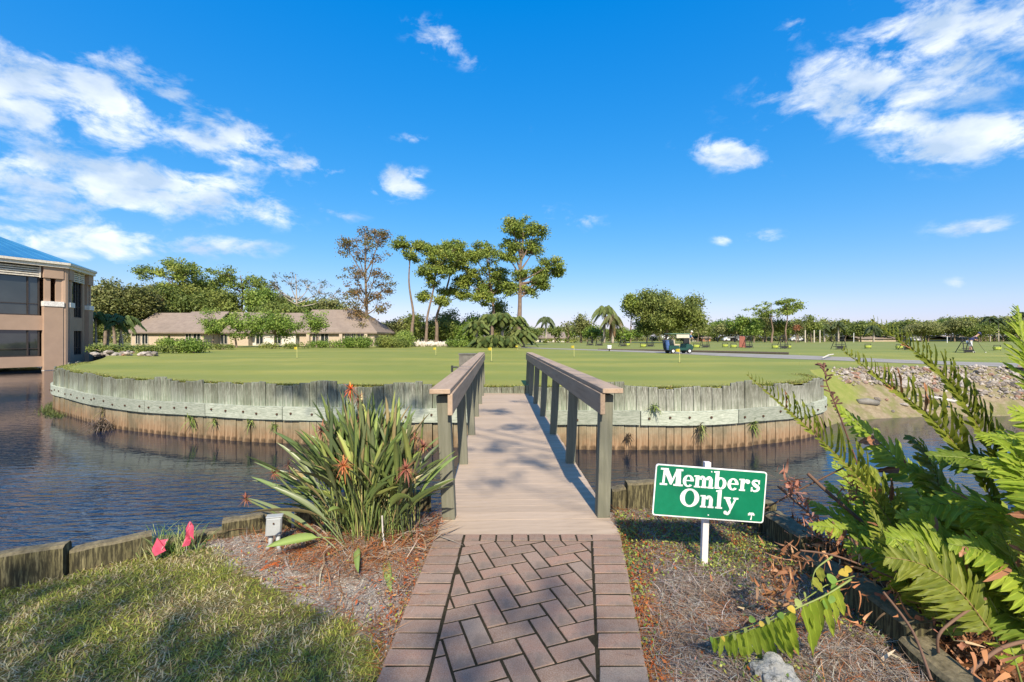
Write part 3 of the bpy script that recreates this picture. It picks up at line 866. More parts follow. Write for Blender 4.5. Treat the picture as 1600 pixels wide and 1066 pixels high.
def g_b(m, T):
    rect(m, .08, .02, .30, 1.02, T); lay(m, [(-.02, .95), (.1, .95), (.3, 1.0), (.3, 1.06), (-.02, 1.03)], *T); arc(m, (.42, .345, (.34, .355), (.13, .26), 0, 360), T)
def g_r(m, T):
    g_stem(m, .09, T); stroke(m, [(.28, .45), (.36, .60), (.48, .63)], [.10, .12, .13], T); disc(m, .52, .56, .125, T)
def g_s(m, T):
    stroke(m, [(.50, .55), (.38, .655), (.20, .63), (.13, .52), (.24, .40), (.40, .31), (.47, .19), (.38, .07), (.20, .04), (.07, .16)], [.08, .10, .14, .17, .21, .21, .17, .12, .09, .07], T)
    lay(m, [(.45, .45), (.53, .45), (.53, .69), (.46, .68)], *T); lay(m, [(.02, 0), (.10, .01), (.12, .26), (.03, .26)], *T)
def g_O(m, T): arc(m, (.55, .5, (.56, .53), (.28, .43), 0, 360), T)
def g_l(m, T):
    rect(m, .1, .03, .33, 1.03, T); rect(m, .01, 0, .42, .09, T); lay(m, [(0, .96), (.12, .96), (.33, 1.01), (.33, 1.07), (0, 1.04)], *T)
def g_y(m, T):
    lay(m, [(.06, .64), (.32, .64), (.54, .10), (.40, -.02)], *T)
    lay(m, [(.63, .64), (.74, .64), (.40, -.20), (.30, -.20)], *T)
    rect(m, -.01, .60, .40, .69, T); rect(m, .53, .60, .84, .69, T)
    stroke(m, [(.38, -.13), (.28, -.27), (.16, -.24)], [.13, .13, .10], T); disc(m, .14, -.20, .105, T)
k_ = SW / 780                                           # board width / its width in the zoomed photo
def line(glyphs, zbase, cap):
    for ch, fn, x in glyphs:
        m = MB(); fn(m, ((x - 390) * k_, zbase, cap)); sobj(m, 'letter', SWHITE, board)
capA = 118 * k_
line([('M', g_M, 36), ('e', g_e, 194), ('m', g_m, 272), ('b', g_b, 410), ('e', g_e, 507), ('r', g_r, 588), ('s', g_s, 670)], .0300, capA)
line([('O', g_O, 185), ('n', g_n, 325), ('l', g_l, 432), ('y', g_y, 490)], -.0830, capA * 1.02)
m = MB(); T = ((690 - 390) * k_, -.135, .05)
stroke(m, [(-.02, 0), (.03, .35), (0, .62)], [.16, .10, .08], T)
for a in (15, 45, 90, 135, 165, -20, 200):
    stroke(m, [(0, .62), (.22 * math.cos(R(a)), .66 + .2 * math.sin(R(a))), (.42 * math.cos(R(a)), .60 + .22 * math.sin(R(a)))], [.08, .10, .04], T)
sobj(m, 'palm_emblem', SWHITE, board)
for z in (.128, -.125):
    sobj(MB().tube([(0, -.004, z), (0, -.0095, z)], .004, 8), 'screw', SWHITE, board)
st_ = MB().box((0, .022, 0), (.036, .03, .62)).obj('stake', SPOST, sign, .002)
pa, pb = P(1102, 886, 2.655), P(1107.5, 724, 2.655)
st_.matrix_basis = Matrix.Translation((pa + pb) / 2) @ Euler((0, math.atan2(pb.x - pa.x, pb.z - pa.z), 0)).to_matrix().to_4x4()
attach(st_, sign)

# ------------------------------------------------------------------ junction box, survey flags
jb = thing('junction_box', (-1.50, 2.82, 0), 'small grey outdoor electrical box on two conduits among dry leaves', 'electrical box')
jm = simple('box_grey', (.36, .375, .37), .5, .08, 20)
pc = P(428.5, 821, 2.80)
MB().box((0, 0, 0), (.088, .055, .115)).box((0, -.03, 0), (.080, .008, .106)).box((0, 0, .059), (.094, .062, .006)).obj('box_body', jm, jb, .004).matrix_basis = Matrix.Translation(pc) @ Euler((0, R(3), R(20))).to_matrix().to_4x4()
MB().tube([(0, -.036, .025), (0, -.042, .025)], .005, 8).obj('box_screw', rust_m, jb).matrix_basis = Matrix.Translation(pc) @ Euler((0, R(3), R(20))).to_matrix().to_4x4()
for dx_, lx in ((-.022, -.05), (.024, .035)):
    MB().tube([pc + Vector((dx_, 0, -.05)), pc + Vector((dx_, 0, -.11)), pc + Vector((lx, 0, -.16)), pc + Vector((lx, -.01, -.26))], .0135, 8).obj('conduit', jm, jb, smooth=True)
pink = leafmat('flag_pink', attr=False, base=(.85, .13, .22), trans=.35, rough=.5)
wire_m = simple('flag_wire', (.5, .5, .48), .4)
def flag(base, top, pts, label):
    f = thing('survey_flag', base, label, 'marker flag', 'pink survey flags in the grass')
    MB().tube([base, top], .0016, 5).obj('wire', wire_m, f)
    m = MB(); n_ = len(pts)
    m.face(pts); me = m.mesh('flag_sheet')
    bm = bmesh.new(); bm.from_mesh(me)
    bmesh.ops.triangulate(bm, faces=bm.faces[:]); bmesh.ops.subdivide_edges(bm, edges=bm.edges[:], cuts=3, use_grid_fill=True)
    for v in bm.verts: v.co.y += .012 * math.sin(v.co.x * 90 + v.co.z * 60)
    r_ = bmesh.ops.solidify(bm, geom=bm.faces[:], thickness=.0006)
    bm.to_mesh(me); bm.free(); link('flag_sheet', me, pink, f)
Yf = 2.72
flag(Vector((*G(243, 876), 0)), P(262, 842, Yf), [P(243, 842, Yf), P(262, 843, Yf + .01), P(257, 862, Yf), P(240, 870, Yf - .02), P(238, 866, Yf - .02)], 'pink survey flag drooping low, left one of the two in the grass')
Yf = 2.78
flag(Vector((*G(290, 866), 0)), P(297, 816, Yf), [P(294, 816, Yf), P(299, 817, Yf), P(305, 842, Yf + .01), P(298, 836, Yf), P(296, 852, Yf), P(286, 853, Yf - .02)], 'pink survey flag folded upright, right one of the two in the grass')

# ------------------------------------------------------------------ blades, straw, litter (numpy strips)
def strips(base, dirv, length, width, curl, cols, seg=2, flat=0.0, nrm=None):
    """base (n,3), dirv (n,3) growth direction, curl (n,3) bend added with t^2; ribbon of seg quads"""
    n_ = len(base); t = np.linspace(0, 1, seg + 1)
    side = np.cross(dirv, np.array([0, 0, 1.0])) if nrm is None else nrm
    side = side + 1e-5; side /= np.linalg.norm(side, axis=1, keepdims=True)
    prof = np.array([1.0, .85, .12]) if seg == 2 else np.clip(1.05 - t ** 2.2, .15, 1)
    V_ = np.zeros((n_, seg + 1, 2, 3))
    for k2, tk in enumerate(t):
        c = base + dirv * (length * tk)[:, None] + curl * (tk ** 2)
        V_[:, k2, 0] = c - side * (width * prof[k2] / 2)[:, None]
        V_[:, k2, 1] = c + side * (width * prof[k2] / 2)[:, None]
    b = (np.arange(n_) * (seg + 1) * 2)[:, None]
    F_ = np.concatenate([b + np.array([[2 * q, 2 * q + 1, 2 * q + 3, 2 * q + 2]]) for q in range(seg)], 0)
    C_ = np.repeat(cols, (seg + 1) * 2, axis=0)
    return V_.reshape(-1, 3), F_, C_
def palette(n_, cols, w, jit=.18):
    c = np.array(cols)[rng.choice(len(cols), n_, p=np.array(w) / sum(w))]
    return c * (1 + rng.uniform(-jit, jit, (n_, 1))) * (1 + rng.uniform(-.06, .06, (n_, 3)))
def field_noise(x, y, sc, seed=0):
    return np.array([mnoise.noise(Vector((a_ * sc, b_ * sc, seed))) for a_, b_ in zip(x, y)])
# near lawn
N = 150000
x = rng.uniform(-4.3, -.42, N); yv = rng.uniform(1.15, 3.0, N)
kp = inpoly(x + rng.normal(0, .03, N), yv + rng.normal(0, .03, N), LAWNPOLY) & (yv < np.interp(x, SH[:, 0], SH[:, 1]) - .01)
x, yv = x[kp], yv[kp]
fn = field_noise(x, yv, 2.2, 1.0); fn2 = field_noise(x, yv, 6.5, 4.0)
bare = np.clip((fn * .8 + fn2 * .5 + .16 * (x + 2.2) * 0 - .12) * 3, 0, 1) * .45
edgefade = sm(np.hypot(x + 1.2, yv - 2.35), .2, .5)
kp = rng.uniform(0, 1, len(x)) > np.maximum(bare, .45 * (1 - edgefade))
x, yv, fn, fn2 = x[kp], yv[kp], fn[kp], fn2[kp]; N = len(x)
ang = rng.uniform(0, 2 * math.pi, N); el = rng.uniform(.2, 1.15, N)
d = np.stack([np.cos(ang) * np.cos(el), np.sin(ang) * np.cos(el), np.sin(el)], 1)
ln = rng.uniform(.018, .05, N)
curl = np.stack([np.cos(ang) * .3, np.sin(ang) * .3, -.55 * np.ones(N)], 1) * ln[:, None] * rng.uniform(.2, 1.1, (N, 1))
green = palette(N, [(.19, .23, .035), (.30, .32, .055), (.40, .40, .09), (.12, .15, .025)], [4, 4, 3, 1])
tan = palette(N, [(.50, .42, .22), (.36, .26, .13), (.56, .50, .30)], [3, 2, 2])
isdry = rng.uniform(0, 1, N) < np.clip(.34 + 1.0 * fn + .8 * fn2, .08, .85)
cc_ = np.where(isdry[:, None], tan, green)
base = np.stack([x, yv, near_z(x, yv) - .004], 1)
V1, F1, C1 = strips(base, d, ln, rng.uniform(.0028, .0058, N), curl, cc_)
tag(link('lawn_grass', npmesh('lawn_grass', V1, F1, C1), GRASSM), 'short patchy green and straw-coloured grass of the near lawn', 'grass', kind='stuff')
# long weeds round the survey flags
N = 220
wx, wy = G(268, 862)
base = np.stack([wx + rng.normal(0, .09, N), wy + rng.normal(0, .05, N), np.zeros(N)], 1)
ang = rng.uniform(0, 2 * math.pi, N); el = rng.uniform(.7, 1.45, N)
d = np.stack([np.cos(ang) * np.cos(el), np.sin(ang) * np.cos(el), np.sin(el)], 1); ln = rng.uniform(.06, .21, N)
curl = np.stack([np.cos(ang), np.sin(ang), -.5 * np.ones(N)], 1) * ln[:, None] * rng.uniform(0, .5, (N, 1))
V1, F1, C1 = strips(base, d, ln, rng.uniform(.004, .008, N), curl, palette(N, [(.15, .24, .05), (.30, .36, .12), (.45, .42, .2)], [4, 3, 2]), seg=4)
tag(link('weed_tuft', npmesh('weed_tuft', V1, F1, C1), GRASSM), 'tuft of long weedy grass around the two pink survey flags', 'weeds')
# unruly grass fringe hanging over the bulkhead top
N = 26000
ss = rng.uniform(0.1, wall_d[-1] - .1, N)
px_ = np.interp(ss, wall_d, wall_curve[:, 0]); py_ = np.interp(ss, wall_d, wall_curve[:, 1])
cen = np.array([0, 24.0]); v = cen - np.stack([px_, py_], 1); v /= np.linalg.norm(v, axis=1, keepdims=True)
off = rng.exponential(.12, N) + .02
bx_, by_ = px_ + v[:, 0] * off, py_ + v[:, 1] * off
base = np.stack([bx_, by_, land_z(bx_, by_) - .01], 1)
ang = rng.uniform(0, 2 * math.pi, N); el = rng.uniform(.5, 1.4, N); d = np.stack([np.cos(ang) * np.cos(el), np.sin(ang) * np.cos(el), np.sin(el)], 1)
ln = rng.uniform(.04, .10, N) * np.clip(1.3 - off, .5, 1.2)
curl = np.stack([np.cos(ang) * .3, np.sin(ang) * .3, -.4 * np.ones(N)], 1) * ln[:, None]
V1, F1, C1 = strips(base, d, ln, rng.uniform(.008, .018, N), curl, palette(N, [(.22, .26, .05), (.32, .34, .08), (.44, .40, .14), (.26, .16, .07)], [4, 4, 2, 1.3]))
tag(link('edge_grass', npmesh('edge_grass', V1, F1, C1), GRASSM), 'rough grass fringe along the top of the curved bulkhead', 'grass', kind='stuff')
# pine straw in both beds
def on_bed(x, y):
    pl = (x > -2.2) & (x < edgeL(y) + .01) & ~inpoly(x, y, LAWNPOLY)
    pr = (x > edgeR(y) - .01) & (x < 1.66)
    return (pl | pr) & (y < np.interp(x, SH[:, 0], SH[:, 1]))
N = 60000
x = rng.uniform(-2.1, 1.68, N); yv = rng.uniform(1.0, 3.5, N)
dens = np.where(x > 0, .95, .30) + .3 * field_noise(x, yv, 3, 8)
dens = np.where((x < 0) & (np.hypot(x + .95, yv - 3.05) < .55), .9, dens)
dens = np.where((x < 0) & (x > edgeL(yv) - .14), .7, dens)
kp = on_bed(x, yv) & (rng.uniform(0, 1, N) < dens); x, yv = x[kp], yv[kp]; N = len(x)
ang = rng.uniform(0, 2 * math.pi, N) + .9 * field_noise(x, yv, 4, 3); el = rng.uniform(-.08, .35, N)
d = np.stack([np.cos(ang) * np.cos(el), np.sin(ang) * np.cos(el), np.sin(el)], 1); ln = rng.uniform(.04, .15, N)
pr_ = np.stack([-np.sin(ang), np.cos(ang), -.12 * np.ones(N)], 1) * (ln * rng.normal(0, .38, N))[:, None]
grey = palette(N, [(.34, .29, .25), (.24, .18, .14), (.13, .085, .06), (.46, .41, .36), (.27, .15, .08)], [4, 4, 3, 2, 3])
orange = palette(N, [(.46, .15, .045), (.36, .11, .03), (.50, .24, .09), (.24, .09, .03)], [3, 3, 2, 2])
of = np.where(x < 0, .55, .10) + .5 * field_noise(x, yv, 3.5, 12) + np.where((x > 0) & (x < edgeR(yv) + .12), .45, 0)
cc_ = np.where((rng.uniform(0, 1, N) < of)[:, None], orange, grey)
base = np.stack([x, yv, near_z(x, yv) + rng.uniform(.0, .028, N)], 1)
V1, F1, C1 = strips(base, d, ln, rng.uniform(.0016, .0034, N), pr_, cc_, seg=3)
tag(link('pine_straw', npmesh('pine_straw', V1, F1, C1), LITTER), 'grey and rust pine straw mulch scattered over the beds either side of the path', 'mulch', kind='stuff')
# small-leaved ground cover
def leafquads(cen, nrm, dirs, ln, wd, cols):
    side = np.cross(nrm, dirs); side /= np.linalg.norm(side, axis=1, keepdims=True) + 1e-9
    a_ = cen - dirs * ln[:, None] * .5; b_ = cen + dirs * ln[:, None] * .5
    V_ = np.stack([a_, cen - side * wd[:, None] * .5, b_, cen + side * wd[:, None] * .5], 1).reshape(-1, 3)
    return V_, np.arange(len(cen) * 4).reshape(-1, 4), np.repeat(cols, 4, axis=0)
def rdir(n_, zb=0.0):
    v = rng.normal(0, 1, (n_, 3)); v[:, 2] += zb; return v / np.linalg.norm(v, axis=1, keepdims=True)
N = 36000
x = rng.uniform(.5, 1.66, N); yv = rng.uniform(1.2, 3.45, N)
f1 = field_noise(x, yv, 2.6, 20)
w1 = np.clip(1.1 - np.abs(yv - 2.95 + .25 * (x - 1)) * 1.9, 0, 1) * .9 + np.clip(.5 - (x - edgeR(yv)) * 3, 0, .5) + f1 * .5
kp = on_bed(x, yv) & (rng.uniform(0, 1, N) < w1 * .9); x, yv = x[kp], yv[kp]; N = len(x)
cen_ = np.stack([x, yv, near_z(x, yv) + rng.uniform(.008, .05, N)], 1)
red = rng.uniform(0, 1, N) < np.clip(.16 + np.where(x < edgeR(yv) + .14, .45, 0) * (yv < 2.6) + .5 * field_noise(x, yv, 4, 31), 0, .85)
cols = np.where(red[:, None], palette(N, [(.34, .07, .02), (.42, .13, .03), (.30, .19, .04)], [2, 2, 1]), palette(N, [(.30, .36, .07), (.17, .24, .05), (.42, .42, .09), (.10, .15, .04)], [4, 3, 2, 2]))
nn_ = rdir(N, 1.2); dd_ = np.cross(nn_, rdir(N)); dd_ /= np.linalg.norm(dd_, axis=1, keepdims=True)
V1, F1, C1 = leafquads(cen_, nn_, dd_, rng.uniform(.010, .024, N), rng.uniform(.006, .015, N), cols)
tag(link('ground_cover', npmesh('ground_cover', V1, F1, C1), LEAF), 'low yellow-green and reddish small-leaved ground cover in the bed round the sign', 'ground cover', kind='stuff')
N = 9000
x = rng.uniform(-2.0, -.5, N); yv = rng.uniform(1.3, 3.4, N)
kp = on_bed(x, yv) & (rng.uniform(0, 1, N) < .10 + np.clip(.8 - (edgeL(yv) - x) * 4.5, 0, .6) + .5 * field_noise(x, yv, 5, 2)); x, yv = x[kp], yv[kp]; N = len(x)
nn_ = rdir(N, 1.2); dd_ = np.cross(nn_, rdir(N)); dd_ /= np.linalg.norm(dd_, axis=1, keepdims=True)
V1, F1, C1 = leafquads(np.stack([x, yv, near_z(x, yv) + rng.uniform(.005, .04, N)], 1), nn_, dd_, rng.uniform(.012, .03, N), rng.uniform(.006, .014, N), palette(N, [(.42, .12, .03), (.30, .32, .06), (.5, .26, .1), (.38, .09, .03)], [3, 2, 2, 2]))
tag(link('leaf_litter', npmesh('leaf_litter', V1, F1, C1), LEAF), 'rusty leaf litter and sparse weeds in the bed left of the path', 'leaf litter', kind='stuff')
# gravelly shell bits in the sand
N = 5000
x = rng.uniform(-2, -.5, N); yv = rng.uniform(1.7, 3.1, N); kp = on_bed(x, yv); x, yv = x[kp], yv[kp]; N = len(x)
nn_ = rdir(N, 1.6); dd_ = np.cross(nn_, rdir(N)); dd_ /= np.linalg.norm(dd_, axis=1, keepdims=True)
V1, F1, C1 = leafquads(np.stack([x, yv, near_z(x, yv) + .005], 1), nn_, dd_, rng.uniform(.004, .014, N), rng.uniform(.004, .010, N), palette(N, [(.6, .55, .47), (.45, .4, .34), (.2, .16, .13)], [3, 3, 2]))
tag(link('shell_grit', npmesh('shell_grit', V1, F1, C1), LITTER), 'pale shell grit lying in the bare sandy soil left of the path', 'gravel', kind='stuff')

# ------------------------------------------------------------------ bird of paradise
def bez(p0, p1, p2, n_=10):
    return [(p0 * (1 - t) ** 2 + p1 * 2 * t * (1 - t) + p2 * t * t) for t in [k / n_ for k in range(n_ + 1)]]
PETIOLE = leafmat('strelitzia_leaf', trans=.12, rough=.38, rnd=.22, spec=.45)
bop = thing('bird_of_paradise', (-.97, 3.06, 0), 'big clump of long grey-green sword leaves with faded orange flowers left of the bridge', 'plant')
def sword(p0, dirh, reach, height, blade, wdt, droop, col, name='leaf', par=bop, fold=.35):
    p0 = Vector(p0); tip = p0 + dirh * reach + Vector((0, 0, height))
    mid = p0 + dirh * reach * .28 + Vector((0, 0, height * (.62 + droop)))
    n_ = 14; pts = bez(p0, mid, tip, n_); V_, F_, C_ = [], [], []
    twist = random.uniform(-.7, .7)
    total = 1.0
    for i, p in enumerate(pts):
        t = i / n_
        tg = (pts[min(i + 1, n_)] - pts[max(i - 1, 0)]).normalized()
        sd2 = tg.cross(Vector((0, 0, 1)));
        if sd2.length < .05: sd2 = Vector((-dirh.y, dirh.x, 0))
        sd2.normalize(); sd2 = Matrix.Rotation(twist * t + twist * .4, 3, tg) @ sd2
        up = sd2.cross(tg)
        b0 = 1 - blade
        w = .0075 if t < b0 else .0075 + wdt * (math.sin(math.pi * min(1, ((t - b0) / blade)) ** .75) ** .8)
        if i == n_: w = .001
        fo = w * fold
        V_ += [p - sd2 * w / 2 + up * fo, p - up * .001, p + sd2 * w / 2 + up * fo]
        cf = 1.0 if t > b0 else .95
        C_ += [tuple(c * cf for c in col), tuple(min(1, c * 1.45 + .02) for c in col), tuple(c * cf for c in col)]
    for i in range(n_):
        F_ += [(3 * i, 3 * i + 1, 3 * i + 4, 3 * i + 3), (3 * i + 1, 3 * i + 2, 3 * i + 5, 3 * i + 4)]
    return link(name, npmesh(name, [tuple(v) for v in V_], F_, np.array(C_), smooth=True), PETIOLE, par)
def gcol():
    c = random.choice([(.10, .145, .042), (.125, .18, .05), (.17, .22, .055), (.13, .155, .065), (.25, .28, .075), (.075, .105, .04), (.28, .22, .10)])
    return c
for i in range(400):
    az = random.uniform(0, 2 * math.pi); r0 = random.uniform(0, .26) ** 1
    cx_ = -.98 + random.gauss(0, .13); cy_ = 3.07 + random.gauss(0, .07)
    spread = abs(random.gauss(0, .52)); spread = min(spread, 1.35)
    Lf = random.uniform(.62, 1.0) * (1.03 - .14 * spread)
    hgt = max(.22, Lf * math.cos(spread * .92)); reach = Lf * math.sin(spread * .92)
    if math.cos(az) > 0: reach *= .74
    # squash towards left-right spread, as the clump leans both ways in the photograph
    dh = Vector((math.cos(az), math.sin(az) * .55, 0)); dh.normalize()
    lf = sword((cx_, cy_, 0.0), dh, reach, hgt * random.uniform(.86, 1.02), random.uniform(.42, .55), random.uniform(.016, .031), .10 * spread, gcol())
# a few long individual leaves seen against the water and the wall
for (tx, ty, Yt, bx, by) in [(385, 778, 2.95, 535, 870), (392, 745, 2.95, 540, 860), (397, 722, 3.0, 540, 850), (382, 712, 3.1, 545, 845), (420, 758, 2.8, 545, 862), (487, 625, 3.05, 555, 850), (530, 608, 3.05, 560, 850), (508, 630, 3.1, 560, 850), (462, 676, 3.0, 550, 850), (436, 680, 3.05, 545, 850),
                              (688, 700, 3.0, 590, 860), (695, 755, 2.75, 590, 860), (672, 645, 3.1, 585, 850), (650, 640, 3.05, 580, 850), (628, 628, 3.05, 578, 850), (600, 640, 3.0, 575, 850), (565, 610, 3.12, 565, 850), (712, 748, 2.95, 600, 850), (690, 725, 3.0, 600, 850)]:
    tip = P(tx, ty, Yt); b = Vector((*G(bx, by), 0)); b.y = 3.05 if b.y > 3.05 else b.y
    dv = Vector((tip.x - b.x, tip.y - b.y, 0)); rc = dv.length
    sword(b, dv.normalized() if rc > .01 else Vector((1, 0, 0)), rc, tip.z, random.uniform(.48, .6), random.uniform(.024, .036), .03, gcol())
# low leaves lying out in front
for (tx, ty, Yt, bx, by, w) in [(415, 855, 2.62, 540, 850, .05), (512, 800, 2.72, 555, 850, .055), (645, 780, 2.7, 590, 850, .06), (612, 930, 2.35, 598, 850, .04), (560, 895, 2.45, 566, 840, .035)]:
    tip = P(tx, ty, Yt); b = Vector((*G(bx, by), 0)); b.y = 2.95
    dv = Vector((tip.x - b.x, tip.y - b.y, 0)); sword(b, dv.normalized(), dv.length, max(.01, tip.z), .5, w, .35, (.20, .27, .07))
FLOW = leafmat('faded_flower', trans=.2, rough=.7, rnd=.2)
def flower(c, r, n_, cols, stalk=True):
    c = Vector(c)
    if stalk:
        b = Vector((c.x * .55 - .94 * .45, 3.06, 0)); pts = bez(b, Vector((b.x * .5 + c.x * .5, c.y, c.z * .8)), c, 8)
        st = MB().tube(pts, .007, 5)
        o = st.obj('flower_stalk', stalk_m, bop, smooth=True)
    dirs = rdir(n_, .2); V_, F_, C_ = strips(np.tile(np.array(c), (n_, 1)), dirs, rng.uniform(.6, 1.1, n_) * r, rng.uniform(.005, .010, n_) * (r / .08), np.tile([0, 0, -.35 * r], (n_, 1)) * rng.uniform(0, 1.4, (n_, 1)), palette(n_, cols, [1] * len(cols)), seg=4)
    link('flower', npmesh('flower', V_, F_, C_), FLOW, bop)
stalk_m = simple('flower_stalk', (.14, .17, .06), .6)
faded = [(.36, .12, .07), (.28, .10, .07), (.42, .19, .10), (.20, .09, .06)]
for (fx, fy, Yv_, r, cl, n_) in [(548, 608, 3.0, .075, [(.75, .14, .02), (.62, .10, .03), (.80, .25, .04)], 26), (560, 622, 3.02, .07, faded, 22), (502, 672, 2.95, .075, faded, 34), (537, 728, 2.72, .085, [(.52, .17, .07), (.60, .26, .08), (.34, .12, .06)], 38), (634, 733, 2.75, .085, faded, 42),
                                (662, 698, 2.85, .08, faded, 38), (428, 740, 2.85, .055, faded, 28), (450, 728, 2.95, .06, [(.16, .08, .06), (.22, .11, .08)], 28), (384, 780, 2.8, .055, faded, 30), (562, 655, 3.1, .07, [(.22, .08, .06), (.3, .12, .08)], 26), (648, 684, 2.95, .06, faded, 24)]:
    flower(P(fx, fy, Yv_), r, int(n_ * 1.6), cl)
# dead stems and withered leaves at its foot
N = 420
x = -.92 + rng.normal(0, .36, N); yv = 2.98 + rng.normal(0, .14, N); kp = on_bed(x, yv) | (np.abs(x + .9) < .3); x, yv = x[kp], yv[kp]; N = len(x)
ang = rng.uniform(0, 2 * math.pi, N); el = rng.uniform(-.05, .7, N); d = np.stack([np.cos(ang) * np.cos(el), np.sin(ang) * np.cos(el), np.sin(el)], 1); ln = rng.uniform(.10, .34, N)
curl = np.stack([np.cos(ang + 1), np.sin(ang + 1), -.9 * np.ones(N)], 1) * (ln * rng.uniform(.2, .8, N))[:, None]
V1, F1, C1 = strips(np.stack([x, yv, np.full(N, .01)], 1), d, ln, rng.uniform(.005, .014, N), curl, palette(N, [(.42, .34, .26), (.30, .19, .11), (.22, .13, .08), (.36, .14, .06)], [3, 3, 2, 1]), seg=6)
V1[:, 2] = np.maximum(V1[:, 2], .004)
link('withered_leaves', npmesh('withered_leaves', V1, F1, C1), LITTER, bop, 'stuff')
pst = thing('bare_stake', (*G(594, 840), 0), 'thin bleached stick standing in dead leaves beside the sword-leaved clump', 'stick')
q0 = Vector((*G(601, 858), 0)); MB().tube([q0, P(598, 830, q0.y), P(597, 806, q0.y)], [.006, .005, .005], 6).obj('shaft', simple('bleached_stick', (.62, .56, .52), .7), pst)
MB().tube([q0 + Vector((0, 0, .01)), q0 + Vector((.03, -.03, .0))], .004, 5).obj('fork', bpy.data.materials['bleached_stick'], pst)

# ------------------------------------------------------------------ ferns
def fern_leaflet(wave, name='leaflet'):
    n_ = 9; V_, F_ = [], []
    for i in range(n_ + 1):
        t = i / n_; w = .5 * (min(1, t * 9 + .45)) * (1 - t ** 2.6) ** .8
        wv = wave * math.sin(t * 13 + wave * 9)
        z = -.16 * t * t
        V_ += [(t, -w * (1 + .12 * math.sin(t * 25)), z + .07 * w + wv * .03), (t, 0, z - .02), (t, w * (1 + .12 * math.cos(t * 22)), z + .07 * w - wv * .03)]
    for i in range(n_): F_ += [(3 * i, 3 * i + 1, 3 * i + 4, 3 * i + 3), (3 * i + 1, 3 * i + 2, 3 * i + 5, 3 * i + 4)]
    return npmesh(name, V_, F_, smooth=True)
def fern_mat(name, c, c2, trans=.5):
    g = NG(name); r = g.rnd()
    col = g.mix(r, c, c2)
    col = g.mix(g.math('MULTIPLY', g.noise(6, 5, .6, lo=.55, hi=.7), .4), col, (.30, .22, .05))
    yab = g.math('ABSOLUTE', g.sepz(1)); vein = g.ramp(yab, 0, .07, .45, 0)
    col = g.mix(vein, col, tuple(min(1, v * 1.7) for v in c2))
    g.done(col, .48, .22)
    t = g.n.new('ShaderNodeBsdfTranslucent'); g.l.new(col, t.inputs[0]); ms = g.n.new('ShaderNodeMixShader'); ms.inputs[0].default_value = trans
    g.l.new(g.b.outputs[0], ms.inputs[1]); g.l.new(t.outputs[0], ms.inputs[2]); g.l.new(ms.outputs[0], g.out.inputs[0]); return g.m
FM = {'olive': fern_mat('fern_olive', (.15, .19, .025), (.27, .30, .045)), 'bright': fern_mat('fern_bright', (.21, .31, .028), (.40, .48, .06)),
      'yellow': fern_mat('fern_yellow', (.23, .29, .04), (.36, .37, .06)), 'deep': fern_mat('fern_deep', (.12, .19, .025), (.20, .28, .04)), 'dead': fern_mat('fern_dead', (.16, .06, .03), (.36, .17, .09), .15)}
LM = {}
for kx, mt in FM.items():
    LM[kx] = []
    for wv in (.3, 1.0, 1.8):
        me = fern_leaflet(wv); me.materials.append(mt); LM[kx].append(me)
STEM = simple('fern_stem', (.20, .14, .05), .6); STEMG = simple('fern_stem_green', (.20, .24, .06), .55)
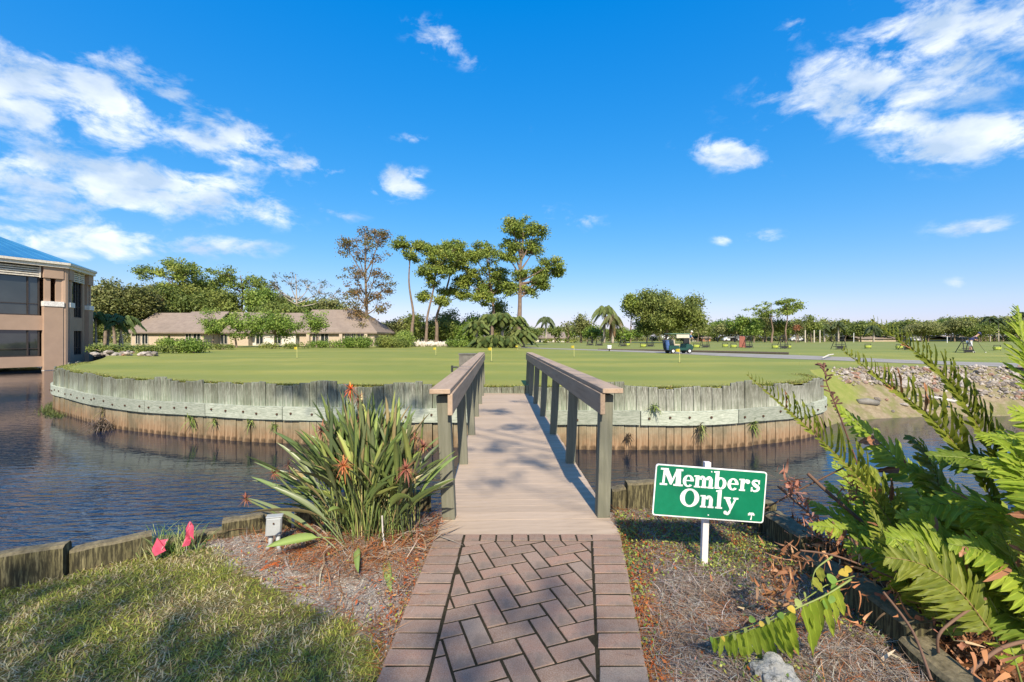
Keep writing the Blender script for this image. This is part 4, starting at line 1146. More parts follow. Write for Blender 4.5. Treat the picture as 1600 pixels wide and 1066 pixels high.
def frond(par, pts, kind, ll, lw, gap=.026, fwd=.9, side_n=None, lift=.0, twist=0, start=.15, droop=0, one=False, stem=None, low=.75, upv=None):
    """pts world points base to tip; ll/lw leaflet length and width in the middle"""
    ctrl = np.array([tuple(p) for p in pts]); c = catmull(ctrl, 16)
    dd = np.r_[0, np.cumsum(np.linalg.norm(np.diff(c, axis=0), axis=1))]; Lt = dd[-1]
    ts = np.linspace(0, 1, 24); pp = [Vector([np.interp(t * Lt, dd, c[:, k2]) for k2 in range(3)]) for t in ts]
    fr_ = MB().tube(pp, [.0046 * (1 - .75 * t) for t in ts], 5).obj('frond', stem or (STEM if kind in ('olive', 'dead') else STEMG), par, smooth=True)
    s_ = Lt * start; idx = 0
    while s_ < Lt - .004:
        t = s_ / Lt
        p = Vector([np.interp(s_, dd, c[:, k2]) for k2 in range(3)]); q = Vector([np.interp(min(Lt, s_ + .01), dd, c[:, k2]) for k2 in range(3)]); o_ = Vector([np.interp(s_ - .01, dd, c[:, k2]) for k2 in range(3)])
        tg = (q - o_).normalized()
        nrm = Vector(side_n) if side_n is not None else Vector((0, -.35, 1))
        nrm = (nrm - tg * nrm.dot(tg)).normalized()
        nrm = Matrix.Rotation(twist * (t - .5), 3, tg) @ nrm
        lat_ = nrm.cross(tg).normalized()
        prof = min(1, .55 + (t - start) * 2.0) * (1 - max(0, (t - .45) / .55) ** 1.7 * .86)
        for sgn in (1, -1):
            if random.random() < .03 or (one and sgn < 0): continue
            f_ = fwd + random.uniform(-.14, .14) + .3 * t
            xd = (lat_ * sgn * math.cos(f_ * .75) + tg * math.sin(f_ * .75) + nrm * (lift + random.uniform(-.14, .14)) + Vector((0, 0, -droop))).normalized()
            if upv is not None:
                xd = ((Vector(upv) + tg * .12) if sgn > 0 else (tg * .55 + Vector((-.55, -.35, .05)))) + Vector((random.uniform(-.13, .13), random.uniform(-.15, .15), random.uniform(-.1, .1)))
                xd.normalize()
            zd = (nrm - xd * nrm.dot(xd)).normalized(); zd = Matrix.Rotation(random.uniform(-.35, .35) + sgn * .2, 3, xd) @ zd
            yd = zd.cross(xd)
            Ls = ll * prof * random.uniform(.82, 1.12) * (1 if sgn > 0 else low); Ws = lw * (.55 + .45 * prof) * random.uniform(.85, 1.15)
            m4 = Matrix((xd * Ls, yd * Ws, zd * Ls)).transposed().to_4x4(); m4.translation = p
            me = random.choice(LM[kind if random.random() > .03 else 'dead'])
            o = bpy.data.objects.new('leaflet', me); COL.objects.link(o); o.matrix_basis = m4; attach(o, fr_)
        s_ += gap * (1 - .32 * t) * random.uniform(.92, 1.08)
    return fr_
CAMN = (0, -.92, .38)
fernA = thing('leather_fern', (2.0, 2.1, -.2), 'large leather fern with long olive fronds arching left over the water', 'fern')
fernB = thing('leather_fern', (2.3, 2.0, -.2), 'large leather fern with bright green fronds at the right edge', 'fern')
fernC = thing('leather_fern', (2.25, 1.75, -.3), 'lower leather fern with dense bright green fronds behind the timber edge', 'fern')
fernD = thing('leather_fern', (2.7, 2.9, -.3), 'dark green fern thicket behind the sign by the waterline', 'fern')
fernE = thing('fallen_fern_frond', (1.2, 1.9, 0), 'yellow-green fern frond drooping over the mulch in front of the timber edge', 'fern frond')
frond(fernA, [P(1490, 1000, 2.1), P(1425, 870, 2.18), P(1345, 752, 2.25), P(1262, 668, 2.32), P(1168, 586, 2.4)], 'olive', .185, .026, gap=.034, upv=(.12, -.15, 1), start=.30, low=.4)
frond(fernA, [P(1590, 930, 2.0), P(1545, 770, 2.08), P(1465, 664, 2.15), P(1392, 604, 2.22), P(1316, 547, 2.3)], 'olive', .175, .042, upv=(.16, -.15, 1), gap=.031, fwd=.7, start=.22, low=.5)
frond(fernA, [P(1650, 960, 1.95), P(1592, 790, 2.02), P(1535, 678, 2.1), P(1470, 583, 2.16), P(1360, 498, 2.25)], 'olive', .165, .042, upv=(.16, -.15, 1), gap=.030, fwd=.7, start=.18, low=.6)
frond(fernB, [P(1500, 930, 2.5), P(1450, 800, 2.5), P(1395, 712, 2.5), P(1305, 634, 2.55)], 'bright', .20, .044, gap=.042, fwd=.6, side_n=(.1, -.85, .5))
frond(fernB, [P(1700, 760, 1.9), P(1650, 650, 1.92), P(1606, 560, 1.95), P(1588, 478, 2.0)], 'bright', .15, .016, gap=.022, side_n=CAMN, fwd=1.25)
frond(fernB, [P(1690, 860, 1.9), P(1660, 700, 2.0), P(1630, 600, 2.1), P(1618, 520, 2.1)], 'deep', .16, .018, gap=.024, side_n=CAMN, fwd=1.25)
frond(fernB, [P(1600, 960, 2.2), P(1540, 850, 2.25), P(1480, 770, 2.3), P(1400, 722, 2.35)], 'bright', .20, .044, gap=.040, fwd=.6, side_n=(0, -.7, .7))
frond(fernB, [P(1640, 930, 2.0), P(1580, 830, 2.05), P(1510, 790, 2.1), P(1440, 790, 2.15)], 'bright', .22, .046, gap=.042, fwd=.6, side_n=(0, -.6, .8))
frond(fernB, [P(1690, 840, 1.9), P(1600, 760, 1.95), P(1530, 720, 2.05), P(1450, 712, 2.1)], 'deep', .19, .030, gap=.028, side_n=(0, -.6, .8))
frond(fernB, [P(1700, 930, 1.8), P(1630, 850, 1.82), P(1560, 800, 1.88), P(1480, 770, 1.95)], 'bright', .17, .020, gap=.024, side_n=(0, -.6, .8), fwd=1.2)
frond(fernB, [P(1720, 800, 1.9), P(1660, 720, 1.95), P(1590, 690, 2.0), P(1530, 680, 2.05)], 'bright', .18, .022, gap=.025, side_n=(0, -.6, .8), fwd=1.2)
frond(fernC, [P(1490, 1000, 1.95), P(1440, 925, 1.95), P(1390, 855, 1.98), P(1356, 786, 2.0)], 'yellow', .12, .015, gap=.030, side_n=(.3, -.9, .3), fwd=.9, start=.12)
frond(fernC, [P(1600, 1080, 1.8), P(1560, 960, 1.85), P(1500, 880, 1.9), P(1410, 850, 1.95)], 'bright', .19, .038, gap=.038, fwd=.6, side_n=(0, -.6, .8))
frond(fernC, [P(1680, 1060, 1.75), P(1630, 960, 1.78), P(1590, 890, 1.8), P(1560, 820, 1.85)], 'yellow', .13, .024, gap=.026, side_n=CAMN)
frond(fernC, [P(1700, 1000, 1.7), P(1660, 930, 1.7), P(1610, 850, 1.75), P(1575, 800, 1.8)], 'yellow', .12, .020, gap=.024, side_n=CAMN, fwd=1.2)
frond(fernC, [P(1640, 1010, 1.9), P(1570, 900, 2.0), P(1480, 850, 2.05), P(1400, 800, 2.1)], 'bright', .21, .042, gap=.040, fwd=.6, side_n=(0, -.6, .8))
frond(fernC, [P(1560, 1010, 2.0), P(1530, 930, 2.1), P(1480, 900, 2.15), P(1420, 890, 2.2)], 'deep', .18, .034, gap=.030, side_n=(0, -.6, .8))
frond(fernC, [P(1700, 1040, 1.75), P(1640, 1000, 1.8), P(1570, 960, 1.85), P(1500, 960, 1.9)], 'deep', .18, .034, gap=.030, side_n=(0, -.6, .8))
for k2 in range(11):
    bx = random.uniform(1290, 1480); by = random.uniform(850, 900); tx = bx - random.uniform(-20, 130); ty = random.uniform(700, 790); Yk = random.uniform(2.7, 3.4)
    frond(fernD, [P(bx, by, Yk), P((bx * .6 + tx * .4), (by * .5 + ty * .5), Yk), P(tx, ty, Yk + .1)], random.choice(['bright', 'deep', 'yellow', 'bright']), .15, .030, gap=.036, side_n=(0, -.75, .6), start=.05)
frond(fernE, [P(1330, 905, 1.85), P(1290, 930, 1.84), P(1235, 955, 1.82), P(1170, 985, 1.84), P(1098, 1000, 1.86)], 'bright', .24, .040, gap=.034, side_n=(0, -1, -.05), fwd=-.15, start=.12, droop=.5, one=True)
frond(fernE, [P(1300, 870, 1.9), P(1275, 890, 1.88), P(1268, 915, 1.86)], 'yellow', .15, .04, gap=.07, side_n=(0, -1, -.05), fwd=-.2, start=.5, droop=.5, one=True)
# the dense overlapping mass of fronds at the right edge
for q2 in range(7):
    ft = thing('leather_fern', (2.2 + .2 * q2, 2.75 - .2 * q2, -.3), ['bright fern fronds massed behind the broken stems', 'bright fern fronds massed above the timber edge middle', 'dense yellow-green fronds massed low at the right', 'dense bright fronds at the right edge above the dead leaves', 'bright narrow fern fronds at the lower right corner', 'shaded fern fronds low behind the bent brown stem', 'fern fronds cut by the right edge just below the middle'][q2], 'fern')
    for j2 in range(4):
        qq = [0, 1, 2, 3, 4, 3.5, 4.5][q2]; px0 = random.uniform(1400, 1560) + qq * 34; py0 = random.uniform(860, 960) + qq * 15 - (160 if q2 == 6 else 0); Y0 = random.uniform(2.2, 2.6) - qq * .12
        dx_ = random.uniform(60, 185); dy_ = random.uniform(90, 230) * (1 - .07 * qq)
        frond(ft, [P(px0, py0, Y0), P(px0 - dx_ * .3, py0 - dy_ * .55, Y0), P(px0 - dx_ * .65, py0 - dy_ * .9, Y0 + .03), P(px0 - dx_, py0 - dy_, Y0 + .06)], random.choice(['bright', 'bright', 'yellow', 'olive']), random.uniform(.14, .20), random.uniform(.028, .038), gap=.028, fwd=random.uniform(.5, .8), side_n=(random.uniform(-.3, .3), random.uniform(-.9, -.5), random.uniform(.4, .9)), twist=random.uniform(-.6, .6), start=.06)
# rounded vine leaves over the fallen frond
def round_leaf(par, c, r, col, nrm):
    c = Vector(c); nrm = Vector(nrm).normalized(); a_ = nrm.orthogonal().normalized(); b_ = nrm.cross(a_); m = MB()
    ring = [c + (a_ * math.cos(R(t)) + b_ * math.sin(R(t))) * r * (1 + .12 * math.cos(R(t * 3))) + nrm * .1 * r * math.cos(R(2 * t)) for t in range(0, 360, 30)]
    m.v = [c - nrm * r * .12] + ring; m.f = [(0, 1 + i, 1 + (i + 1) % 12) for i in range(12)]
    return m.obj('leaf', col, par, smooth=True)
vm = [leafmat('vine_leaf_pale', attr=False, base=(.34, .40, .12), trans=.3), leafmat('vine_leaf_green', attr=False, base=(.20, .34, .06), trans=.3), leafmat('vine_leaf_yellow', attr=False, base=(.62, .45, .07), trans=.3)]
vine = thing('ground_vine', (1.3, 1.95, 0), 'creeping vine with round pale green and yellow leaves over the drooping frond', 'vine')
for (vx, vy, Yv_, r, k2) in [(1270, 914, 1.88, .032, 0), (1237, 952, 1.80, .026, 2), (1247, 942, 1.80, .026, 0), (1200, 970, 1.82, .026, 0), (1175, 968, 1.82, .022, 1), (1148, 995, 1.82, .022, 0), (1130, 998, 1.82, .018, 2), (1300, 905, 1.9, .036, 1), (1296, 935, 1.84, .034, 1), (1290, 945, 1.83, .03, 1), (1305, 920, 1.88, .03, 1),
                              (1318, 895, 1.92, .03, 2), (1325, 890, 1.92, .025, 2), (1220, 962, 1.81, .022, 1), (1165, 985, 1.82, .018, 0), (1112, 1000, 1.85, .02, 1), (1258, 930, 1.83, .02, 0), (1190, 975, 1.81, .018, 2)]:
    round_leaf(vine, P(vx, vy, Yv_), r * .58, vm[k2], (random.uniform(-.7, .7), -.6, random.uniform(.1, .9)))
MB().tube([P(1335, 900, 1.92), P(1290, 915, 1.9), P(1240, 948, 1.84), P(1190, 972, 1.84), P(1120, 998, 1.88)], .002, 5).obj('stem', STEMG, vine)
# dead flower spike standing among the ferns
spike = thing('dried_spike', (2.0, 2.5, -.2), 'thin dried brown spike with small buds rising between the fern fronds', 'dried stalk')
sp_pts = [P(1400, 840, 2.35), P(1345, 740, 2.38), P(1312, 650, 2.4), P(1292, 600, 2.4), P(1286, 568, 2.4)]
brn = simple('dry_brown', (.14, .07, .05), .85)
MB().tube(sp_pts, [.006, .005, .004, .003, .002], 5).obj('stalk', brn, spike)
bd = MB()
for k2 in range(26):
    t = random.uniform(.55, 1); c_ = catmull([tuple(p) for p in sp_pts], 10); p = Vector(c_[int(t * (len(c_) - 1))]); dv = Vector((random.uniform(-1, 1), random.uniform(-.6, .6), random.uniform(0, 1))).normalized()
    bd.tube([p, p + dv * random.uniform(.015, .04)], [.003, .006], 4)
bd.obj('buds', brn, spike, kind='stuff')
# dead sticks and broken stems
stk = simple('dead_stem', (.15, .085, .055), .8, bump=.4)
for (pts, r, lab) in [([P(1195, 795, 2.75), P(1250, 765, 2.7), P(1330, 725, 2.6)], .005, 'thin dead stem slanting up from behind the sign'),
                      ([P(1262, 740, 2.7), P(1300, 775, 2.6), P(1400, 860, 2.4)], .010, 'thick broken brown fern stem leaning behind the sign'),
                      ([P(1215, 760, 2.7), P(1250, 790, 2.65), P(1310, 845, 2.5)], .006, 'dark dead stem crossing the broken stem behind the sign'),
                      ([P(1466, 1020, 1.75), P(1472, 985, 1.75), P(1540, 935, 1.8)], .0055, 'bent brown fern stem standing low beside the timber edge'),
                      ([P(1300, 815, 2.4), P(1330, 850, 2.35), P(1390, 925, 2.2)], .005, 'grey twig lying over dead leaves behind the timber'),
                      ([P(1380, 925, 1.85), P(1425, 985, 1.75), P(1455, 1062, 1.6)], .005, 'pale curved stem hanging over the timber edge'),
                      ([P(1250, 860, 2.1), P(1310, 870, 2.05), P(1400, 905, 2.0)], .0045, 'thin grey stem over the crumpled brown leaves'),
                      ([P(1510, 1055, 1.7), P(1560, 1015, 1.72), P(1610, 1000, 1.75)], .007, 'short brown stem at the lower right corner'),
                      ([P(1480, 880, 2.1), P(1520, 900, 2.05), P(1560, 960, 2.0)], .008, 'brown stem slanting down through the fern shade')]:
    cc2 = catmull([tuple(p) for p in pts], 8); tag(MB().tube([tuple(p) for p in cc2], r, 6).obj('dry_stick', stk, smooth=True), lab, 'stick', 'dead stems among the ferns')
# crumpled dead leaves
def litter(name, n_, sampler, size, cols, w, label, parent=None, kind='stuff', zb=.6):
    c_ = sampler(n_); nn_ = rdir(n_, zb); dd_ = np.cross(nn_, rdir(n_)); dd_ /= np.linalg.norm(dd_, axis=1, keepdims=True)
    ln_ = rng.uniform(*size, n_); wd_ = ln_ * rng.uniform(.12, .26, n_); cl = palette(n_, cols, w)
    V_, F_, C_ = strips(c_, dd_, ln_, wd_, nn_ * (ln_ * rng.uniform(-.9, .9, n_))[:, None] + rdir(n_) * (ln_ * .3)[:, None], cl, seg=5, nrm=np.cross(nn_, dd_))
    o = link(name, npmesh(name, V_, F_, C_), LITTER, parent, kind)
    if parent is None: tag(o, label, 'dead leaves')
    return o
def samp_bank(n_):
    x_ = rng.uniform(1.82, 3.6, n_); y_ = rng.uniform(.9, 3.9, n_); return np.stack([x_, y_, near_z(x_, y_) + rng.uniform(0, .12, n_)], 1)
litter('dead_leaves', 13000, samp_bank, (.03, .10), [(.26, .11, .05), (.15, .07, .035), (.09, .045, .025), (.36, .19, .10)], [3, 3, 3, 2], 'thick layer of dead brown fern leaves on the bank behind the timber edge')
def samp_px(pairs, sp):
    def f(n_):
        k3 = rng.integers(0, len(pairs), n_); c_ = np.array([tuple(P(*pairs[q])) for q in k3]); return c_ + rng.normal(0, sp, (n_, 3))
    return f
litter('withered_frond', 170, samp_px([(1215, 900, 2.05), (1222, 880, 2.1), (1235, 870, 2.1), (1210, 925, 2.0), (1228, 915, 2.0), (1250, 875, 2.1)], .035), (.025, .065), [(.28, .13, .06), (.20, .09, .045), (.38, .21, .12)], [3, 2, 2], 'hanging bunch of crumpled copper-brown dead leaves against the timber edge')
litter('withered_frond', 90, samp_px([(1330, 780, 2.4), (1326, 760, 2.4), (1334, 745, 2.4), (1338, 770, 2.4)], .02), (.02, .05), [(.36, .16, .09), (.25, .10, .06)], [1, 1], 'small pinkish-brown withered frond hanging among green ferns above the timber')
litter('withered_frond', 120, samp_px([(1300, 850, 2.2), (1340, 880, 2.1), (1370, 905, 2.0), (1390, 930, 1.95), (1310, 940, 1.9), (1316, 955, 1.88), (1322, 920, 1.92)], .04), (.025, .07), [(.36, .16, .07), (.26, .11, .05), (.45, .24, .12)], [3, 2, 1], 'copper-brown dead leaves draped over the top of the timber edge')
litter('withered_frond', 110, samp_px([(1235, 760, 2.75), (1232, 750, 2.75), (1260, 800, 2.6), (1270, 830, 2.5), (1242, 775, 2.7)], .03), (.03, .08), [(.30, .13, .09), (.42, .2, .14)], [1, 1], 'dark withered frond remnants just right of the green sign')
def samp_edge(n_):
    y_ = rng.uniform(1.2, 3.2, n_); x_ = 1.72 + rng.normal(0, .09, n_); return np.stack([x_, y_, np.where(x_ > 1.66, .16, .02) + rng.uniform(0, .02, n_)], 1)
litter('fallen_leaves', 130, samp_edge, (.03, .08), [(.42, .2, .1), (.3, .13, .08), (.5, .35, .2)], [2, 2, 1], 'fallen brown leaves caught along the right timber edge')
litter('fallen_leaves', 60, lambda n_: (lambda x_, y_: np.stack([x_, y_, near_z(x_, y_) + .03], 1))(rng.uniform(.7, 1.6, n_), rng.uniform(1.5, 3.3, n_)), (.03, .07), [(.5, .3, .2), (.55, .45, .3), (.35, .15, .08)], [1, 1, 1], 'scattered curled tan leaves on the mulch around the sign')
# orange palm husk in the left bed
tag(MB().tube([Vector((*G(398, 905), .01)), Vector((*G(415, 893), .02)), Vector((*G(438, 883), .02))], [.008, .016, .006], 6).obj('orange_husk', simple('husk', (.55, .13, .03), .8)), 'bright orange dry husk lying in the bed below the electrical box', 'dry husk')

# ------------------------------------------------------------------ boulder in the mulch
def boulder(name, r, mat, seed, flat=.75, sub=3):
    bm = bmesh.new(); bmesh.ops.create_icosphere(bm, subdivisions=sub, radius=1)
    for v in bm.verts:
        n_ = mnoise.noise(v.co * 1.1 + Vector((seed, 0, 0))) * .45 + mnoise.noise(v.co * 3 + Vector((0, seed, 0))) * .14
        cell = mnoise.cell(v.co * 1.6 + Vector((seed, seed, 0))) * .10
        v.co *= (1 + n_ + cell) * r; v.co.z *= flat
    me = bpy.data.meshes.new(name); bm.to_mesh(me); bm.free(); me.materials.append(mat); return me
g = NG('pale_boulder'); c = g.mix(g.noise(14, 7, .7), (.30, .29, .26), (.52, .51, .47)); c = g.mix(g.math('MULTIPLY', g.noise(30, 7, .75, lo=.52, hi=.62), .8), c, (.07, .065, .05)); g.bump(g.noise(28, 7, .75, lo=0, hi=1), 1, .02); BOULD = g.done(c, .9, .1)
o = bpy.data.objects.new('rock', boulder('rock', .085, BOULD, 3.3, .75, 4)); COL.objects.link(o); o.location = (*G(1214, 1066), .02); tag(o, 'pale grey craggy boulder in the pine straw at the bottom edge', 'rock')
o = bpy.data.objects.new('rock', boulder('rock', .055, BOULD, 6.3, .6)); COL.objects.link(o); o.location = (*G(1370, 880), -.02); tag(o, 'small grey stone lodged in dead leaves behind the timber edge', 'rock')
# ------------------------------------------------------------------ riprap
g = NG('riprap'); c = g.mix(g.rnd(), (.20, .17, .14), (.56, .50, .44)); c = g.mix(g.ramp(g.rnd(), .80, .9), c, (.34, .20, .14)); c = g.mix(g.math('MULTIPLY', g.noise(5, 6, .7, lo=.48, hi=.62), .6), c, (.10, .085, .07)); g.bump(g.noise(9, 7, .7, lo=0, hi=1), .7, .03); RIP = g.done(c, .9, .1)
rocks = [boulder('rock', 1.0, RIP, s_ * 3.7, .72, 2) for s_ in range(7)]
def bank_pt(x, t):
    i = np.interp(x, bank_top[:, 0], np.arange(len(bank_top)))
    tp = np.array([np.interp(i, np.arange(len(bank_top)), bank_top[:, q]) for q in (0, 1)]); bp = np.array([np.interp(i, np.arange(len(bank_top)), bank_bot[:, q]) for q in (0, 1)])
    p = tp * (1 - t) + bp * t; z = land_z(*tp) * (1 - t) - 1.45 * t + .10 * math.sin(t * math.pi); return p[0], p[1], z
def add_rock(x, y, z, r, label, group):
    o = bpy.data.objects.new('rock', random.choice(rocks)); COL.objects.link(o); o.location = (x, y, z); o.scale = (r * random.uniform(.8, 1.35), r * random.uniform(.8, 1.2), r * random.uniform(.7, 1.1)); o.rotation_euler = (random.uniform(-.4, .4), random.uniform(-.4, .4), random.uniform(0, 6.28))
    return tag(o, label, 'rock', group)
for i in range(285):
    x = 12.0 + 10.5 * random.random() ** .85
    tmax = .42 + .3 * min(1, max(0, (x - 14) / 3))
    t = random.uniform(.0, tmax)
    if x < 13.4 and t < .0 + (13.4 - x) * .12: t += .12
    x_, y_, z_ = bank_pt(x, t)
    add_rock(x_, y_, z_ + .03, random.uniform(.06, .115) * (1 if random.random() > .12 else 1.5), 'grey or pale rubble rock on the pond bank at right, behind the ferns', 'rubble rocks on the right bank')
RV, RF = [], []
for i in range(1500):
    x = 11.9 + 12.5 * random.random() ** .9; t = random.uniform(0, .42 + .3 * min(1, max(0, (x - 14) / 3))); x_, y_, z_ = bank_pt(x, t); rr = random.uniform(.03, .085); b0 = len(RV)
    ax = rdir(1)[0]
    for q in ((1, 0, 0), (-1, 0, 0), (0, 1, 0), (0, -1, 0), (0, 0, .8), (0, 0, -.8)):
        v = np.array(q) * rr * random.uniform(.7, 1.4) + rng.normal(0, rr * .2, 3); RV.append((x_ + v[0], y_ + v[1], z_ + .02 + v[2]))
    RF += [(b0 + a1, b0 + a2, b0 + a3) for a1, a2, a3 in ((0, 2, 4), (2, 1, 4), (1, 3, 4), (3, 0, 4), (2, 0, 5), (1, 2, 5), (3, 1, 5), (0, 3, 5))]
g = NG('rubble'); c = g.mix(g.noise(3.5, 3, .6, lo=.35, hi=.65), (.20, .16, .13), (.48, .43, .37)); RUB = g.done(c, .9, .1)
tag(link('rubble', npmesh('rubble', RV, RF), RUB), 'small grey and brown rubble between the bank rocks', 'rubble', kind='stuff')
for i in range(26):
    x_, y_, z_ = bank_pt(random.uniform(12.2, 15.5), random.uniform(.6, .88)); add_rock(x_, y_, z_ + .02, random.uniform(.05, .11), 'small loose stone on the bare lower bank by the log at right', 'loose stones on the lower right bank')
lg = simple('grey_log', (.20, .185, .16), .9, bump=.6)
a_, b_ = P(1340, 628, 15.6), P(1372, 630, 15.6); tag(MB().tube([a_, (a_ + b_) / 2 + Vector((0, 0, .03)), b_], [.10, .12, .09], 8).obj('log', lg, smooth=True), 'short dark grey log lying on the bank right of the island wall', 'log')
a_, b_ = P(1452, 620, 15.8), P(1500, 629, 15.6); tag(MB().tube([a_, (a_ + b_) / 2, b_], [.06, .06, .05], 8).obj('log', simple('pale_pipe', (.5, .47, .42), .7), smooth=True), 'pale thin trunk lying across the rubble rocks behind the ferns', 'log')
for i in range(46):
    px_ = random.uniform(146, 245); Yk = 30.5 - (px_ - 146) * .012 + random.uniform(-.3, .5); p = P(px_, 551, Yk)
    add_rock(p.x, p.y, float(land_z(p.x, p.y)) + random.uniform(0, .25), random.uniform(.10, .2), 'whitish rock in the band below the hedge beside the pavilion', 'white rocks below the hedge')

# weeds on the bulkhead
def weed(name, c, r, n_, cols, label, cat='weed', seg=3):
    d_ = rdir(n_, .2); d_[:, 1] -= .4; V_, F_, C_ = strips(np.tile(np.array(c), (n_, 1)) + rng.normal(0, r * .15, (n_, 3)), d_, rng.uniform(.5, 1, n_) * r, rng.uniform(.012, .03, n_), np.tile([0, 0, -.5 * r], (n_, 1)), palette(n_, cols, [1] * len(cols)), seg=seg)
    return tag(link(name, npmesh(name, V_, F_, C_), LEAF), label, cat)
wg = [(.20, .26, .06), (.28, .34, .10), (.14, .2, .05)]; wb_ = [(.2, .16, .1), (.28, .2, .14), (.1, .09, .05)]
weed('wall_weed', P(1022, 636, 10.7), .26, 40, wg, 'small green weed on top of the wale board right of the bridge')
weed('wall_weed', P(1097, 668, 10.75), .28, 46, wb_ + wg, 'brown and green weed hanging below the wale joint right of the bridge')
weed('wall_weed', P(1180, 663, 11.2), .26, 36, wg, 'green weed growing under the right wale board near the fern tip')
weed('wall_weed', P(982, 680, 10.75), .16, 40, [(.08, .06, .04), (.13, .09, .06)], 'dark withered weed on the rusty planks just right of the bridge')
weed('wall_weed', P(166, 640, 13.9), .42, 50, wg + wb_, 'green weed growing from the wale above the dead shrub at left')
weed('wall_weed', P(128, 630, 15.3), .3, 30, wg, 'small green weed below the leftmost wale board')
weed('wall_weed', P(298, 655, 12.1), .3, 40, wg, 'green weed under the wale joint left of centre')
weed('wall_weed', P(335, 656, 11.9), .2, 26, wg, 'small green weed beneath the left wale between two bolts')
weed('wall_weed', P(390, 660, 11.6), .2, 26, wg, 'small green weed on the planks behind the sword-leaved clump')
weed('wall_weed', P(428, 664, 11.5), .2, 26, wg, 'faint green weed on planks nearest the sword-leaved clump')
weed('dead_shrub', Vector((-12.1, 13.25, -1.2)), .62, 150, [(.17, .13, .10), (.26, .21, .17), (.10, .08, .06)], 'dead grey-brown shrub growing out of the water at the left wall', 'shrub', seg=4)
N = 1500
ss = rng.uniform(1.2, 7.6, N); qx = np.interp(ss, wall_d, wall_curve[:, 0]); qy = np.interp(ss, wall_d, wall_curve[:, 1])
base = np.stack([qx + .25 + rng.normal(0, .12, N), qy - .55 + rng.normal(0, .12, N), np.full(N, WATER_Z)], 1); d_ = rdir(N, 1.0); d_[:, 2] = abs(d_[:, 2])
V1, F1, C1 = strips(base, d_, rng.uniform(.04, .16, N), rng.uniform(.01, .02, N), d_ * 0, palette(N, [(.09, .12, .035), (.14, .16, .05)], [1, 1])); tag(link('waterweed', npmesh('waterweed', V1, F1, C1), LEAF), 'strip of dark green waterweed along the foot of the left wall', 'water plant', kind='stuff')

# ------------------------------------------------------------------ trees
BARK = simple('bark_grey_brown', (.20, .15, .11), .9, .35, 3, bump=.7, bd=.03)
BARKP = simple('bark_pine', (.19, .135, .10), .9, .35, 3, bump=.7, bd=.03)
BARKL = simple('bark_pale', (.36, .31, .25), .9, .3, 3, bump=.5, bd=.03)
DM = 2.7
def cloud(pads, dens, size, cols, w, up=.4, hollow=.5, aspect=(.45, .8)):
    """pads rows: x y z rx ry rz hue"""
    Cn, Cc, Nn = [], [], []
    for p in pads:
        k3 = max(10, int(DM * dens * p[3] * p[4] * p[5] * 4.19))
        v = rng.normal(0, 1, (k3, 3)); v /= np.linalg.norm(v, axis=1, keepdims=True)
        r_ = np.minimum(np.abs(rng.normal(.72, .32, (k3, 1))), 1.7)
        Cn.append(np.array(p[:3]) + v * r_ * np.array(p[3:6])); Nn.append(v * .6 + rdir(k3, up) * .9)
        base_c = np.array(cols)[rng.choice(len(cols), p=np.array(w) / sum(w))]
        c_ = base_c * (.55 + .45 * 1) ; mixc = palette(k3, cols, w, .2)
        Cc.append(.55 * base_c * rng.uniform(.85, 1.15) + .45 * mixc)
    C_ = np.concatenate(Cn); N_ = np.concatenate(Nn); K = np.concatenate(Cc)
    N_ /= np.linalg.norm(N_, axis=1, keepdims=True); D_ = np.cross(N_, rdir(len(C_))); D_ /= np.linalg.norm(D_, axis=1, keepdims=True)
    ln_ = rng.uniform(.7, 1.3, len(C_)) * size
    return leafquads(C_, N_, D_, ln_, ln_ * rng.uniform(*aspect, len(C_)), K)
PINEC = ([(0.186, 0.245, 0.047), (0.285, 0.343, 0.058), (0.120, 0.167, 0.036), (0.394, 0.411, 0.084)], [4, 3, 2, 1])
OAKC = ([(0.156, 0.202, 0.045), (0.250, 0.288, 0.064), (0.104, 0.144, 0.035), (0.333, 0.346, 0.080)], [4, 3, 3, 1])
BRIGHTC = ([(0.162, 0.253, 0.041), (0.259, 0.342, 0.068), (0.097, 0.164, 0.027), (0.341, 0.402, 0.095)], [4, 3, 2, 1])
OLIVEC = ([(0.216, 0.234, 0.075), (0.288, 0.296, 0.105), (0.162, 0.180, 0.060), (0.342, 0.306, 0.135)], [4, 3, 3, 1])
RUSTC = ([(.24, .145, .055), (.17, .12, .05), (.15, .155, .05), (.30, .17, .07)], [3, 3, 3, 1])
def branches(mb, trunk_at, pads, r0, n_=5, sub=0, jit=.3, sag=-.15):
    for p in pads:
        c_ = Vector(p[:3]); b = trunk_at(c_); L_ = (c_ - b).length
        mid = (b + c_) / 2 + Vector((random.uniform(-jit, jit) * L_ * .3, random.uniform(-jit, jit) * L_ * .3, sag * L_))
        pts = bez(b, mid, c_, 6); mb.tube(pts, [r0 * (1 - .8 * i / 6) for i in range(7)], n_, False)
        for _ in range(sub):
            e = c_ + Vector((random.uniform(-1, 1) * p[3], random.uniform(-1, 1) * p[4], random.uniform(-.6, .9) * p[5])) * .9
            s0 = pts[random.randint(2, 5)]; mb.tube([s0, (s0 + e) / 2 + Vector((0, 0, .1 * L_)), e], [r0 * .4, r0 * .28, r0 * .1], 4, False)
